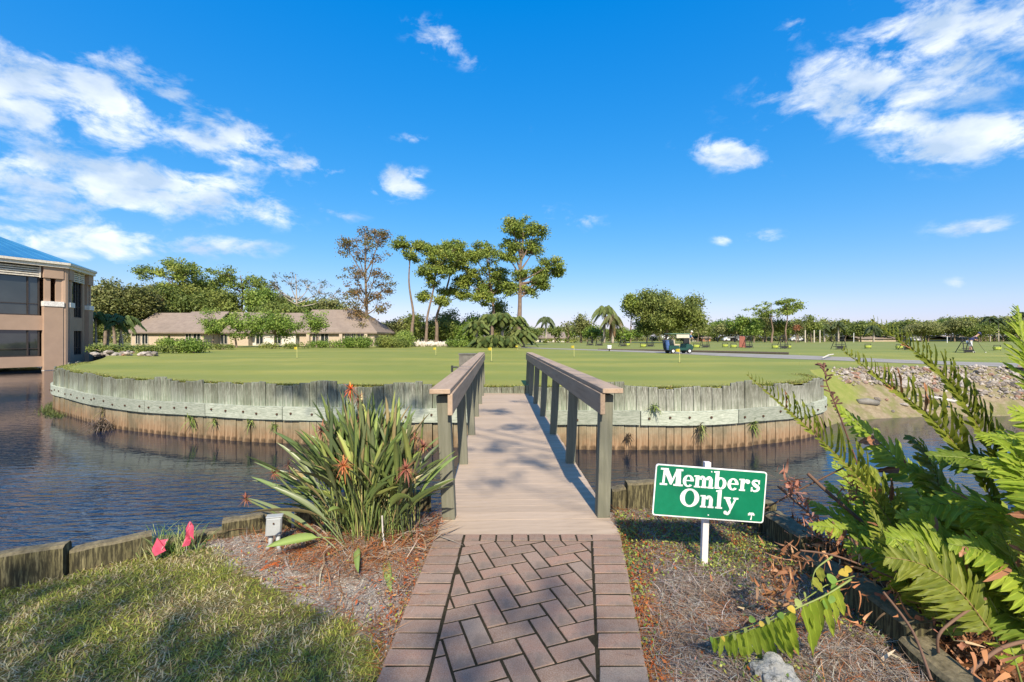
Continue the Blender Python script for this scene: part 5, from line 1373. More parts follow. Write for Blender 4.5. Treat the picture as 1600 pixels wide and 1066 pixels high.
def tree(name, base, height, pads, label, cat='tree', cols=OAKC, dens=30, size=.3, trunk_r=.2, lean=(0, 0), bark=None, low=.35, group=None, up=.4, hollow=.45, sub=2, bend=.4, fork=None, rel=False, top=None, limb=.42):
    b = Vector(base); t = thing(name, b, label, cat, group)
    mains = MAINS.get(id(pads)); pads = [list(p) for p in pads]
    top = b + Vector((lean[0], lean[1], height)) if top is None else Vector(top)
    c1 = b + Vector((random.uniform(-bend, bend), 0, height * .35)); tp = catmull([tuple(b - Vector((0, 0, .3))), tuple(b + (c1 - b) * .6), tuple(c1), tuple(b + (top - b) * .68 + Vector((random.uniform(-bend, bend), 0, 0))), tuple(top)], 5)
    m = MB(); n_ = len(tp); rr = [trunk_r * (1.25 - .25 * min(1, i / 3)) * (1 - .8 * (i / (n_ - 1)) ** 1.3) for i in range(n_)]
    m.tube([tuple(p) for p in tp], rr, 8, False)
    def at(c_):
        zt = b.z + height * low + max(0, (c_.z - b.z - height * low)) * .62; zt = min(zt, b.z + height * .95)
        k3 = np.interp(zt, tp[:, 2], np.arange(n_)); return Vector([np.interp(k3, np.arange(n_), tp[:, q]) for q in range(3)])
    if mains is None: mains = pads[::3] if len(pads) > 9 else pads
    branches(m, at, mains, trunk_r * limb, 5, 0)
    for p in pads:                                     # twigs from the nearest limb end
        q = min(mains, key=lambda m_: (m_[0] - p[0]) ** 2 + (m_[1] - p[1]) ** 2 + (m_[2] - p[2]) ** 2); a1, b1 = Vector(q[:3]), Vector(p[:3])
        a1 = a1 + (at(a1) - a1) * .18
        if (b1 - a1).length > .15:
            m.tube(bez(a1, (a1 + b1) / 2 + Vector((0, 0, -.1)), b1, 3), [trunk_r * limb * f_ for f_ in (.32, .25, .18, .1)], 4, False)
            for _ in range(sub):
                e = b1 + Vector((random.uniform(-1, 1) * p[3], random.uniform(-1, 1) * p[4], random.uniform(-.4, 1) * p[5])) * 1.1; m.tube([a1.lerp(b1, .6), e], [trunk_r * limb * .13, trunk_r * limb * .05], 3, False)
    link('trunk', m.mesh('trunk', smooth=True), bark or BARK, t)
    V_, F_, C_ = cloud(pads, dens, size, cols[0], cols[1], up, hollow)
    link('crown', npmesh('crown', V_, F_, C_), LEAF, t)
    return t
def zb(x, y): return float(land_z(x, y))
def baseat(px, Y):
    x = (px - CX) / FPX * Y; return (x, Y, zb(x, Y))
def pxpads(L_, Y, flat=1.0, dj=1.0):                    # (px,py,rx,ry) -> pads
    s_ = Y / FPX; out = []
    for (a1, b1, rx, ry) in L_:
        p = P(a1, b1, Y); out.append([p.x, p.y + random.uniform(-1, 1) * rx * s_ * dj, p.z, rx * s_, rx * s_, ry * s_ * flat])
    return out
MAINS = {}; KEEP = []
def scatter_pads(pads, k3, r, flat=.6):                 # break big pads into k small ones on their surface
    out = []
    for pi_, p in enumerate(pads):
        for _ in range(k3):
            v = rng.normal(0, 1, 3); v /= np.linalg.norm(v); v *= random.uniform(.35, 1.12)
            rr = r * random.uniform(.7, 1.3)
            out.append([p[0] + v[0] * p[3], p[1] + v[1] * p[4], p[2] + v[2] * p[5], rr, rr, rr * flat])
    MAINS[id(out)] = [list(q) for q in pads]; KEEP.append(out)
    return out
PN = dict(cols=PINEC, bark=BARKP, dens=50, size=.25, up=.9, hollow=.2, low=.5)
YG = 60
# rust-coloured cypress
pd = pxpads([(572, 370, 18, 18), (560, 395, 26, 22), (590, 400, 24, 22), (555, 430, 24, 22), (590, 440, 26, 22), (575, 465, 30, 20), (558, 480, 18, 18), (592, 478, 18, 18), (572, 500, 28, 16), (590, 370, 16, 14), (556, 455, 14, 14), (602, 450, 12, 14), (545, 385, 12, 12), (560, 510, 22, 14)], YG)
tree('cypress_tree', baseat(571, YG), 15.2, scatter_pads(pd, 10, .7, .6), 'tall sparse rust-brown cypress in front of the townhouses', cols=RUSTC, dens=20, size=.24, trunk_r=.28, low=.15, bark=BARK, sub=0, hollow=.1)
# pines of the central group
pd = pxpads([(640, 376, 27, 10), (625, 384, 14, 7), (655, 383, 14, 8), (642, 398, 16, 8)], YG)
tree('pine_tree', baseat(642, YG), 12.6, scatter_pads(pd, 14, .6, .6), 'slender straight pine with a small flat crown right of the rust-brown cypress', trunk_r=.24, **{**PN, 'low': .72})
pd = pxpads([(672, 395, 14, 12), (690, 385, 22, 12), (708, 388, 18, 12), (700, 405, 22, 12), (680, 410, 18, 10), (720, 405, 12, 12), (668, 425, 14, 10), (700, 425, 18, 8), (676, 440, 14, 9), (660, 462, 10, 7), (690, 470, 12, 8)], YG)
tree('pine_tree', baseat(665, YG), 11.5, scatter_pads(pd, 14, .62, .6), 'pine with a thin dark trunk, second from left in the central pine group', trunk_r=.22, top=P(680, 395, YG), **{**PN, 'low': .5})
pd = pxpads([(705, 385, 20, 10), (716, 400, 16, 12), (708, 420, 20, 10), (720, 440, 14, 9), (700, 455, 12, 7), (722, 462, 10, 6)], YG + 2)
tree('pine_tree', baseat(682, YG + 2), 12, scatter_pads(pd, 16, .66, .6), 'leaning pine in the middle of the central pine group', trunk_r=.26, top=P(705, 390, YG + 2), **{**PN, 'low': .42})
pd = pxpads([(755, 388, 20, 10), (740, 400, 16, 12), (765, 402, 22, 12), (735, 425, 18, 13), (760, 430, 24, 14), (780, 425, 16, 12), (745, 450, 18, 12), (772, 452, 20, 12), (725, 440, 12, 12), (785, 445, 12, 10), (760, 468, 20, 8)], YG + 1)
tree('pine_tree', baseat(767, YG + 1), 12.2, scatter_pads(pd, 15, .68, .6), 'bushy pine with crown reaching low, just left of the tallest pine', trunk_r=.26, top=P(760, 390, YG + 1), **{**PN, 'low': .4})
pd = pxpads([(815, 350, 26, 10), (800, 358, 20, 10), (835, 362, 18, 10), (818, 372, 30, 14), (800, 385, 16, 12), (835, 388, 18, 12), (862, 412, 16, 10), (850, 425, 18, 10), (872, 420, 9, 8), (840, 440, 14, 8), (795, 400, 14, 10), (815, 430, 10, 9), (825, 455, 12, 10), (800, 450, 10, 12), (848, 445, 8, 6)], YG - 3)
tree('pine_tree', baseat(809, YG - 3), 14, scatter_pads(pd, 14, .66, .62), 'tallest pine with wide uneven crown at the right of the central group', trunk_r=.38, top=P(818, 362, YG - 3), **{**PN, 'low': .35})
# left wood: individually visible trees
def bushy(px, base_y, top, w, Y, label, cols=OAKC, name='broadleaf_tree', k3=26, dens=22, size=.34, lowf=.25, cat='tree', group=None, r=None, tr=.25, bark=None, sub=1, **kw):
    b = baseat(px, Y); s_ = Y / FPX; h = (base_y - top) * s_; hw_ = w * s_ / 2
    cz = b[2] + h * (1 + lowf) / 2; rz_ = h * (1 - lowf) / 2
    pr = r or max(.5, min(1.6, hw_ * .38)); pads = []
    for _ in range(k3):
        v = rng.normal(0, 1, 3); v /= np.linalg.norm(v); v *= random.uniform(.25, .82) if _ > 2 else .3
        rr = pr * random.uniform(.75, 1.3); pads.append([b[0] + v[0] * (hw_ - rr * .35), b[1] + v[1] * (hw_ - rr * .35), cz + v[2] * (rz_ - rr * .3), rr, rr, rr * random.uniform(.6, .85)])
    return tree(name, b, h * .8, pads, label, cat, cols, dens, size, tr, bark=bark, low=max(.2, lowf), sub=sub, group=group, **kw)
bushy(165, 545, 432, 66, 62, 'olive-green tree rising just right of the pavilion eave', OLIVEC)
bushy(208, 545, 444, 84, 64, 'yellow-green spreading tree with pale bare limbs behind the palms', ([(.15, .17, .04), (.19, .19, .06), (.10, .12, .035)], [3, 2, 2]), bark=BARKL, dens=15, sub=3)
bushy(232, 545, 462, 54, 66, 'reddish-olive tree low behind the left townhouse roof', ([(.14, .12, .05), (.19, .11, .06), (.11, .12, .04)], [3, 2, 2]))
pd = pxpads([(285, 418, 34, 9), (262, 430, 26, 9), (308, 428, 26, 9), (285, 438, 40, 12), (250, 447, 22, 9), (320, 445, 22, 10), (290, 458, 36, 10)], 75)
tree('pine_tree', baseat(288, 75), 12.5, scatter_pads(pd, 8, 1.1, .55), 'broad flat-topped pine above the left townhouse roof', trunk_r=.35, **{**PN, 'dens': 18, 'size': .32})
bushy(300, 545, 446, 110, 72, 'dark green oak mass below the broad flat-topped pine', OAKC, k3=34, bark=BARKL)
pd = pxpads([(372, 430, 28, 8), (352, 438, 16, 8), (395, 438, 20, 9), (375, 446, 34, 9), (412, 452, 16, 7)], 75)
tree('pine_tree', baseat(376, 75), 11.5, scatter_pads(pd, 8, 1.0, .55), 'second flat-topped pine between the oak mass and the airy bare tree', trunk_r=.33, **{**PN, 'dens': 18, 'size': .32})
bushy(352, 545, 458, 70, 70, 'mid-green oak filling behind the small trees at left', OAKC)
bushy(408, 545, 448, 62, 72, 'rounded green tree behind the second townhouse', BRIGHTC)
pd = pxpads([(455, 440, 34, 16), (480, 445, 30, 16), (440, 455, 20, 14), (500, 452, 26, 14), (465, 462, 40, 14), (520, 460, 18, 14), (430, 445, 18, 10)], 74)
tree('sparse_tree', baseat(462, 74), 11.5, scatter_pads(pd, 12, .5, .7), 'airy nearly bare tree showing twigs against the sky', cols=([(.08, .10, .05), (.12, .11, .07)], [1, 1]), dens=11, size=.26, trunk_r=.26, low=.25, bark=BARKL, sub=4)
bushy(515, 545, 456, 54, 73, 'sparse grey-green tree left of the rust-brown cypress', OLIVEC, dens=11, sub=3)
bushy(440, 545, 476, 90, 68, 'low green trees close behind the second roof', OAKC, k3=22)
bushy(545, 545, 480, 60, 72, 'low dark tree left of the cypress trunk', OAKC, k3=18)
bushy(180, 545, 452, 60, 80, 'dark tree filling behind the pavilion eave and the palms', OAKC, k3=24)
bushy(255, 545, 440, 90, 84, 'tall olive tree mass behind the left end of the wood', OLIVEC, k3=30)
bushy(335, 545, 440, 90, 84, 'tall dark tree mass between the two flat-topped pines', OAKC, k3=30)
bushy(425, 545, 460, 90, 84, 'dark tree mass behind the airy bare tree, left side', OAKC, k3=30)
bushy(490, 545, 470, 90, 84, 'dark tree mass behind the airy bare tree, right side', OAKC, k3=30)
# small trees in front of the houses
bushy(332, 548, 484, 54, 52, 'small loose tree in front of the townhouse wall, leftmost of four', BRIGHTC, k3=26, dens=40, size=.2, r=.6, tr=.09, lowf=.15)
bushy(370, 550, 484, 72, 50, 'small dense green tree in front of the townhouses, second of four', BRIGHTC, k3=34, dens=40, size=.2, r=.65, tr=.11, lowf=.08)
bushy(430, 550, 482, 108, 50, 'wide low green tree hiding the middle townhouse', BRIGHTC, k3=60, dens=38, size=.2, r=.7, tr=.12, lowf=.08)
bushy(495, 550, 487, 60, 50, 'small forked tree before the tan townhouse, rightmost of four', BRIGHTC, k3=26, dens=36, size=.2, r=.6, tr=.09, lowf=.25)
# understorey among the pines
for (px_, tp_, w_, Y, lab, cl) in [(620, 500, 44, 66, 'yellowish shrub tree behind the cypress trunk', OLIVEC), (650, 495, 46, 66, 'dark shrub tree behind the slender pine', OAKC), (690, 500, 60, 66, 'low green shrub tree among the pine trunks', OAKC), (735, 498, 60, 66, 'leafy shrub tree left of the palmetto clump', BRIGHTC), (700, 485, 40, 68, 'small dark tree between the leaning pines', OAKC), (775, 470, 50, 66, 'dark tree right behind the palmetto clump', OAKC)]:
    bushy(px_, 545, tp_, w_ + 10, Y, lab, cl, k3=26, size=.26, dens=26, lowf=.05)
# low planting row in front of the houses
def shrub(px, top, bot, w, Y, label, cols=BRIGHTC, name='shrub', cat='shrub', group=None, k3=10, dens=190, size=.15):
    b = baseat(px, Y); s_ = Y / FPX; h = (bot - top) * s_; hw_ = w * s_ / 2; pads = []
    for i in range(k3):
        rr = h * random.uniform(.35, .55); pads.append([b[0] + random.uniform(-1, 1) * max(.05, hw_ - rr), b[1] + random.uniform(-.6, .6), b[2] + rr * .8 + random.uniform(0, max(.05, h - 1.8 * rr)), rr, rr, rr * .9])
    V_, F_, C_ = cloud(pads, dens, size, cols[0], cols[1], .5, .3); t = thing(name, b, label, cat, group)
    link('foliage', npmesh('foliage', V_, F_, C_), LEAF, t); sm_ = MB()
    for p in pads[:5]: sm_.tube([(b[0] * .5 + p[0] * .5, p[1], b[2] - .1), (p[0], p[1], p[2])], .03, 4)
    sm_.obj('stems', BARK, t); return t
shrub(215, 538, 553, 150, 35, 'long low clipped hedge beside the pavilion', OAKC, 'hedge', 'hedge', k3=42)
shrub(267, 521, 540, 46, 44, 'rounded bush in front of the left townhouse', BRIGHTC)
shrub(302, 528, 553, 46, 36, 'larger dark rounded bush in front of the hedge end', BRIGHTC)
shrub(345, 540, 551, 60, 44, 'low hedge under the small trees at left', OAKC, 'hedge', 'hedge', k3=14)
shrub(440, 538, 549, 90, 46, 'low dark planting beneath the wide low tree', OAKC, k3=18)
shrub(505, 536, 549, 66, 48, 'bright low shrubs right of the forked tree', BRIGHTC, k3=16)
shrub(560, 528, 548, 56, 48, 'leafy shrub at the foot of the rust-brown cypress', BRIGHTC, k3=16)
shrub(612, 528, 547, 56, 50, 'green shrubs beneath the white gable house', OAKC, k3=14)
shrub(632, 518, 544, 24, 52, 'upright green bush in front of the white gable', BRIGHTC)
shrub(720, 532, 546, 52, 50, 'lush green shrubs left of the palmetto clump', BRIGHTC, k3=14)
shrub(875, 528, 536, 60, 95, 'distant yellow-green hedge in front of the far houses', ([(.22, .25, .05), (.16, .2, .04)], [1, 1]), 'hedge', 'hedge', k3=20, dens=14, size=.4)
wl_ = simple('pale_stone', (.55, .50, .42), .9, .3, 1.5, bump=.6, bd=.05)
lw_m = MB(); lw = thing('stone_wall', (*baseat(672, 53)[:2], zb(0, 53)), 'low pale rough stone wall beneath the pines', 'wall')
for i in range(16):
    x0 = (645 + i * 3.6 - CX) / FPX * 53; o = bpy.data.objects.new('stone', rocks[i % 7]); COL.objects.link(o); o.location = (x0, 53, zb(0, 53) + .3); o.scale = (.2, .25, random.uniform(.35, .5)); attach(o, lw)
for o in lw.children: 
    if len(o.material_slots): o.material_slots[0].link = 'OBJECT'; o.material_slots[0].material = wl_
# palms
def palm(base, h, fl, nf, label, cols, droop=1.0, trunk_r=.16, name='palm_tree', group=None, dead=0, fan=False, wide=.5, lean=0, lw=.05):
    b = Vector(base); t = thing(name, b, label, 'palm tree', group); tip = b + Vector((lean, 0, h))
    tr = bez(b - Vector((0, 0, .2)), b + Vector((0, 0, h * .5)), tip, 8)
    link('trunk', MB().tube(tr, [trunk_r * (1.15 - .35 * i / 8) for i in range(9)], 8).mesh('trunk', smooth=True), BARKL, t)
    B_, D_, L_, W_, K_, C_ = [], [], [], [], [], []
    rc = MB()
    for i in range(nf + dead):
        isd = i >= nf
        az = i * 2.4 + random.uniform(-.3, .3); el = math.sin((i % nf) / max(1, nf - 1) * 1.9 - .5) if not isd else -1.1
        dh = Vector((math.cos(az), math.sin(az), 0)); L0 = fl * random.uniform(.85, 1.1)
        p1 = tip + dh * L0 * .45 * max(.2, math.cos(el)) + Vector((0, 0, L0 * .5 * math.sin(el) + .22 * L0)); p2 = tip + dh * L0 * (.85 if not isd else .35) * max(.3, math.cos(el)) + Vector((0, 0, L0 * math.sin(el) * .5 - droop * L0 * .45))
        pts = bez(tip, p1, p2, 10); rc.tube(pts, [.03 * (1 - .8 * q / 10) + .004 for q in range(11)], 3, False)
        cl = np.array(cols[i % len(cols)]) if not isd else np.array((.28, .19, .11))
        nl = 26
        for q in range(nl):
            tq = .14 + .86 * q / nl if not fan else 1 - .25 * random.random(); k3 = tq * 10; i0 = min(9, int(k3)); p = pts[i0].lerp(pts[i0 + 1], k3 - i0); tg = (pts[i0 + 1] - pts[i0]).normalized(); sd3 = tg.cross(Vector((0, 0, 1))); sd3 = sd3.normalized() if sd3.length > .01 else Vector((1, 0, 0))
            for sg_ in (1, -1):
                dv = (sd3 * sg_ * .8 + tg * .55 + Vector((0, 0, -.45 * droop)) + Vector((random.uniform(-.1, .1),) * 3)).normalized(); ll_ = fl * .23 * (math.sin(math.pi * (tq * .85 + .12)) ** .6 + .05)
                B_.append(p); D_.append(dv); L_.append(ll_); W_.append(lw); K_.append((0, 0, -.35 * ll_ * droop)); C_.append(cl * random.uniform(.8, 1.2))
    V_, F_, CC = strips(np.array([tuple(p) for p in B_]), np.array([tuple(p) for p in D_]), np.array(L_), np.array(W_), np.array(K_), np.array(C_))
    link('rachis', rc.mesh('rachis'), STEMG, t); link('crown', npmesh('crown', V_, F_, CC), LEAF, t); return t
PC = [(.10, .15, .04), (.13, .18, .05), (.08, .12, .035)]
palm(baseat(150, 45), 3.1, 1.9, 14, 'small green palm touching the pavilion corner', PC, .9, .10, lw=.09)
palm(baseat(168, 47), 3.0, 1.9, 14, 'small palm with curved pale trunk in front of the townhouse end, middle of three', PC, 1, .10, lean=.5, lw=.09)
palm(baseat(187, 47), 2.9, 2.0, 15, 'small palm leaning right by the townhouse windows', PC, 1, .10, lean=.5, lw=.09)
palm(baseat(192, 46), 2.6, 1.7, 10, 'small palm leaning left between its two neighbours and the hedge', PC, 1, .09, lean=-.5, lw=.09)
palm(baseat(944, 92), 6.8, 3.4, 20, 'tall feathery palm left of the big round tree', [(.13, .17, .05), (.17, .2, .07)], 1.35, .25, lean=.3, lw=.14)
palm(baseat(957, 90), 5.0, 3.2, 16, 'shorter palm with brown hanging fronds beside the tall feathery palm', [(.15, .17, .06), (.22, .18, .10)], 1.45, .28, dead=9, lw=.14)
palm(baseat(853, 96), 5.0, 2.6, 18, 'round-headed small palm above the far houses', [(.09, .12, .05), (.12, .15, .07)], 1.25, .2, lw=.14)
palm(baseat(1310, 118), 4.6, 2.6, 16, 'fan-headed palm before the tree line, left of the upper fern tip', [(.10, .13, .05)], 1.1, .2, lw=.16)
palm(baseat(1288, 120), 4.2, 2.4, 16, 'small palm in the tree line left of its taller neighbour palm', [(.10, .13, .05)], 1.1, .2, lw=.16)
palm(baseat(1365, 116), 3.6, 2.6, 16, 'low spreading palm directly behind the upper fern tip', [(.09, .12, .05)], 1.2, .2, lw=.16)
palm(baseat(1547, 125), 6.3, 2.6, 12, 'dark palm head rising over the tree line behind the right golfer', [(.06, .09, .04)], .7, .16, lw=.16)
palm(baseat(1560, 125), 5.8, 2.3, 11, 'second dark palm head just right of the higher one', [(.06, .09, .04)], .7, .16, lw=.16)
palm(baseat(1598, 110), 6.6, 2.8, 14, 'dark palm cut by the right edge of the view', [(.06, .09, .04)], .8, .18, lw=.16)
pmt = [(745, 50, 2.3, 'palmetto at the left of the low fan palm clump'), (765, 51, 3.1, 'palmetto second from left in the low fan palm clump'), (785, 50, 3.2, 'tallest middle palmetto of the low fan palm clump'), (805, 50.5, 2.8, 'palmetto below the tallest pine trunk'), (818, 49.5, 1.3, 'low yellowish palmetto at the right end of the clump'), (775, 48.6, .7, 'low front palmetto in the middle of the clump'), (795, 48.6, .6, 'low front palmetto right of the middle of the clump'), (755, 48.8, .6, 'low front palmetto left of the middle of the clump')]
for (px_, Y, h, lab) in pmt:
    palm(baseat(px_, Y), h, 2.0, 30, lab, [(.085, .125, .035), (.14, .18, .05), (.17, .2, .06)], .75, .16, fan=False, lw=.12, group='palmettos below the pines')
# big round tree and pine beside it
bushy(1040, 534, 442, 155, 95, 'huge dense round-crowned tree beyond the golf cart', ([(.16, .20, .042), (.22, .25, .06), (.10, .13, .03), (.27, .29, .08)], [4, 3, 2, 1]), k3=85, dens=9, size=.42, lowf=.05, r=1.7, tr=.5)
bushy(985, 534, 450, 52, 96, 'open pine-like tree with bare trunk against the left of the round tree', PINEC, k3=18, dens=9, size=.45, lowf=.42, r=1.2, tr=.18)
bushy(908, 534, 486, 46, 100, 'sparse dark tree left of the tall feathery palm', OLIVEC, k3=20, dens=7, size=.42, lowf=.2, sub=3)
bushy(886, 534, 492, 30, 105, 'narrow open tree above the yellow-green hedge', OLIVEC, k3=12, dens=7, size=.42, lowf=.2)
bushy(925, 534, 505, 44, 98, 'rounded bright shrub tree at the feathery palm foot', BRIGHTC, k3=18, dens=9, size=.4, lowf=.05)
bushy(975, 534, 513, 46, 92, 'low bright bush tree right of the brown-fronded palm', BRIGHTC, k3=18, dens=10, size=.36, lowf=.05)
bushy(835, 534, 508, 36, 105, 'low tree right of the palmetto clump horizon', OAKC, k3=14, dens=8, size=.42, lowf=.1)
bushy(868, 534, 506, 34, 108, 'low dark tree behind the round-headed palm', OAKC, k3=14, dens=8, size=.42, lowf=.1)
# right-hand trees
TR = [(1090, 497, 36, 112, OLIVEC, 'broadleaf_tree', 'small sparse tree right of the huge round tree'), (1122, 503, 30, 118, OLIVEC, 'broadleaf_tree', 'small round olive tree behind the golfer in blue'),
      (1160, 484, 36, 108, BRIGHTC, 'broadleaf_tree', 'green tree left of the two umbrella-crowned pines'), (1178, 492, 40, 106, BRIGHTC, 'broadleaf_tree', 'low green tree beside the red-brown board'),
      (1248, 496, 34, 108, ([(.13, .15, .05), (.20, .12, .05)], [3, 1]), 'broadleaf_tree', 'bright tree right of the orange one'), (1268, 492, 38, 110, OAKC, 'broadleaf_tree', 'dark-trunked tree ending the right-hand tree group'),
      (1148, 490, 34, 112, BRIGHTC, 'broadleaf_tree', 'leafy tree at the left end of the right-hand tree group'), (1195, 486, 44, 112, OLIVEC, 'broadleaf_tree', 'olive tree behind the lower umbrella-crowned pine'), (1222, 494, 40, 112, OAKC, 'broadleaf_tree', 'green tree between the umbrella-crowned pines'),
      (1300, 498, 40, 122, OLIVEC, 'broadleaf_tree', 'olive tree behind the fan-headed palms'), (1345, 499, 44, 124, OAKC, 'broadleaf_tree', 'wide green tree behind the thin white range post'), (1440, 500, 60, 128, OLIVEC, 'broadleaf_tree', 'wide olive tree behind the middle fern frond'), (1485, 496, 70, 130, OLIVEC, 'broadleaf_tree', 'highest broad olive tree left of the bending golfer'), (1530, 503, 50, 126, OAKC, 'broadleaf_tree', 'dark green tree right of the bending golfer')]
for (px_, tp_, w_, Y, cl, nm, lab) in TR: bushy(px_, 534, tp_, w_, Y, lab, cl, nm, k3=18, dens=8, size=.42, lowf=.22, tr=.18)
bushy(1243, 534, 500, 18, 104, 'small orange-red autumn tree in the right-hand group', ([(.34, .12, .05), (.26, .11, .05)], [1, 1]), 'broadleaf_tree', k3=10, dens=10, size=.36, lowf=.35, tr=.14)
for (px_, Y, L_, lab) in [(1205, 104, [(1205, 478, 26, 7), (1190, 487, 16, 6), (1222, 488, 14, 6), (1206, 492, 24, 7)], 'lower broad umbrella-crowned pine in the right-hand group'), (1228, 106, [(1235, 471, 20, 4), (1222, 476, 10, 4), (1247, 477, 8, 4), (1236, 484, 14, 4)], 'higher thin umbrella-crowned pine in the right-hand group')]:
    pd = pxpads(L_, Y); tree('pine_tree', baseat(px_, Y), 8.6, scatter_pads(pd, 7, .95, .5), lab, trunk_r=.26, **{**PN, 'dens': 12, 'size': .4})
bushy(1262, 534, 482, 14, 112, 'thin spire-like treetop poking above the right-hand group', OAKC, k3=8, dens=9, size=.36, lowf=.5, tr=.12)
# tree line: prototypes copied
protos = []
for i in range(5):
    t = bushy(800, 530, 490, 44 + 8 * (i % 3), 130, 'x', [OAKC, OLIVEC, OAKC, OLIVEC, BRIGHTC][i], 'tree_line_tree', k3=18, dens=6, size=.5, lowf=.2, tr=.22, r=1.5)
    t['label'] = 'one of the trees in the far tree line closing the golf range'; t['group'] = 'far tree line trees'; protos.append(t); remember(t)
line_spec = []
for px_ in np.arange(1092, 1700, 9): line_spec.append((px_ + random.uniform(-4, 4), random.uniform(130, 175), random.uniform(.72, 1.1) if px_ < 1420 else random.uniform(.9, 1.28)))
for px_ in np.arange(820, 1000, 11): line_spec.append((px_ + random.uniform(-4, 4), random.uniform(125, 150), random.uniform(.6, .85)))
for px_ in np.arange(150, 820, 17): line_spec.append((px_ + random.uniform(-5, 5), random.uniform(92, 120), random.uniform(.8, 1.15)))
for px_ in np.arange(1010, 1100, 20): line_spec.append((px_, 150, .8))
for k3, (px_, Y, s_) in enumerate(line_spec):
    pr = protos[k3 % 5]; c_ = pr if k3 < 5 else copy_tree(pr)
    c_['label'], c_['group'] = (('distant tree seen over the roofs and hedges of the townhouses', 'distant trees behind the townhouses') if px_ < 600 else ('distant tree low between the central pines and the huge round tree', 'distant trees behind the putting green') if px_ < 1080 else ('tree of the far line closing the range at right', 'far tree line at the right'))
    c_.location = baseat(px_, Y); s2 = s_ * Y / 150; c_.scale = (s2 * random.uniform(.95, 1.3), s2, s2); c_.rotation_euler = (0, 0, random.uniform(0, 6.28))
# low growth closing the gaps under the far trees
up = []
for px_ in np.arange(820, 1900, 4.0):
    Y = random.uniform(150, 185); x0, y0, z0 = baseat(px_, Y); up.append([x0, y0, z0 + .9, 1.5, 1.2, random.uniform(1.2, 2.4)])
for px_ in np.arange(-60, 830, 5.0):
    Y = random.uniform(96, 125); x0, y0, z0 = baseat(px_, Y); up.append([x0, y0, z0 + .9, 1.3, 1.2, random.uniform(1.2, 2.6)])
DM = 1.0
V1, F1, C1 = cloud(up, 14, .5, OLIVEC[0], OLIVEC[1], .4, .3)
tag(link('undergrowth', npmesh('undergrowth', V1, F1, C1), LEAF), 'dark undergrowth and far bushes beneath the distant tree line', 'bushes', kind='stuff')
DM = 2.7
# white trunks in front of the line
for (px_, lab) in [(1258, 'straight whitish bare trunk under the right-hand group, left one'), (1272, 'whitish trunk in the right-hand group, middle one'), (1281, 'whitish trunk in the right-hand group, right one')]:
    b = Vector(baseat(px_, 106)); tag(MB().tube([b, b + Vector((0, 0, 2.9))], .14, 6).obj('tree_snag', simple('white_trunk_%d' % px_, (.52, .46, .38), .8)), lab, 'tree trunk')

# ------------------------------------------------------------------ townhouses
STU = simple('stucco_tan', (.46, .37, .28), .9, .08, 3); STW = simple('stucco_white', (.60, .56, .49), .9, .05, 3)
g = NG('shingle_roof'); v = g.vec((1, 1, 1)); wv = g.n.new('ShaderNodeTexWave'); wv.bands_direction = 'Z'; wv.inputs['Scale'].default_value = 3.2; g.l.new(g.tc.outputs['Object'], wv.inputs[0])
c = g.mix(g.noise(1.5, 7, .7), (.215, .17, .14), (.30, .24, .195)); c = g.mix(g.ramp(wv.outputs[0], 0, .3, .35, 0), c, (.15, .11, .085)); c = g.mix(g.math('MULTIPLY', g.noise(.35, 4, .6, lo=.5, hi=.7), .4), c, (.18, .145, .12)); ROOF = g.done(c, .95, .1)
GLASSD = simple('dark_window', (.02, .026, .028), .08, .2, 3, .6); FRAME = simple('window_frame', (.45, .42, .37), .6)
DARKF = simple('bronze_frame', (.045, .035, .03), .5)
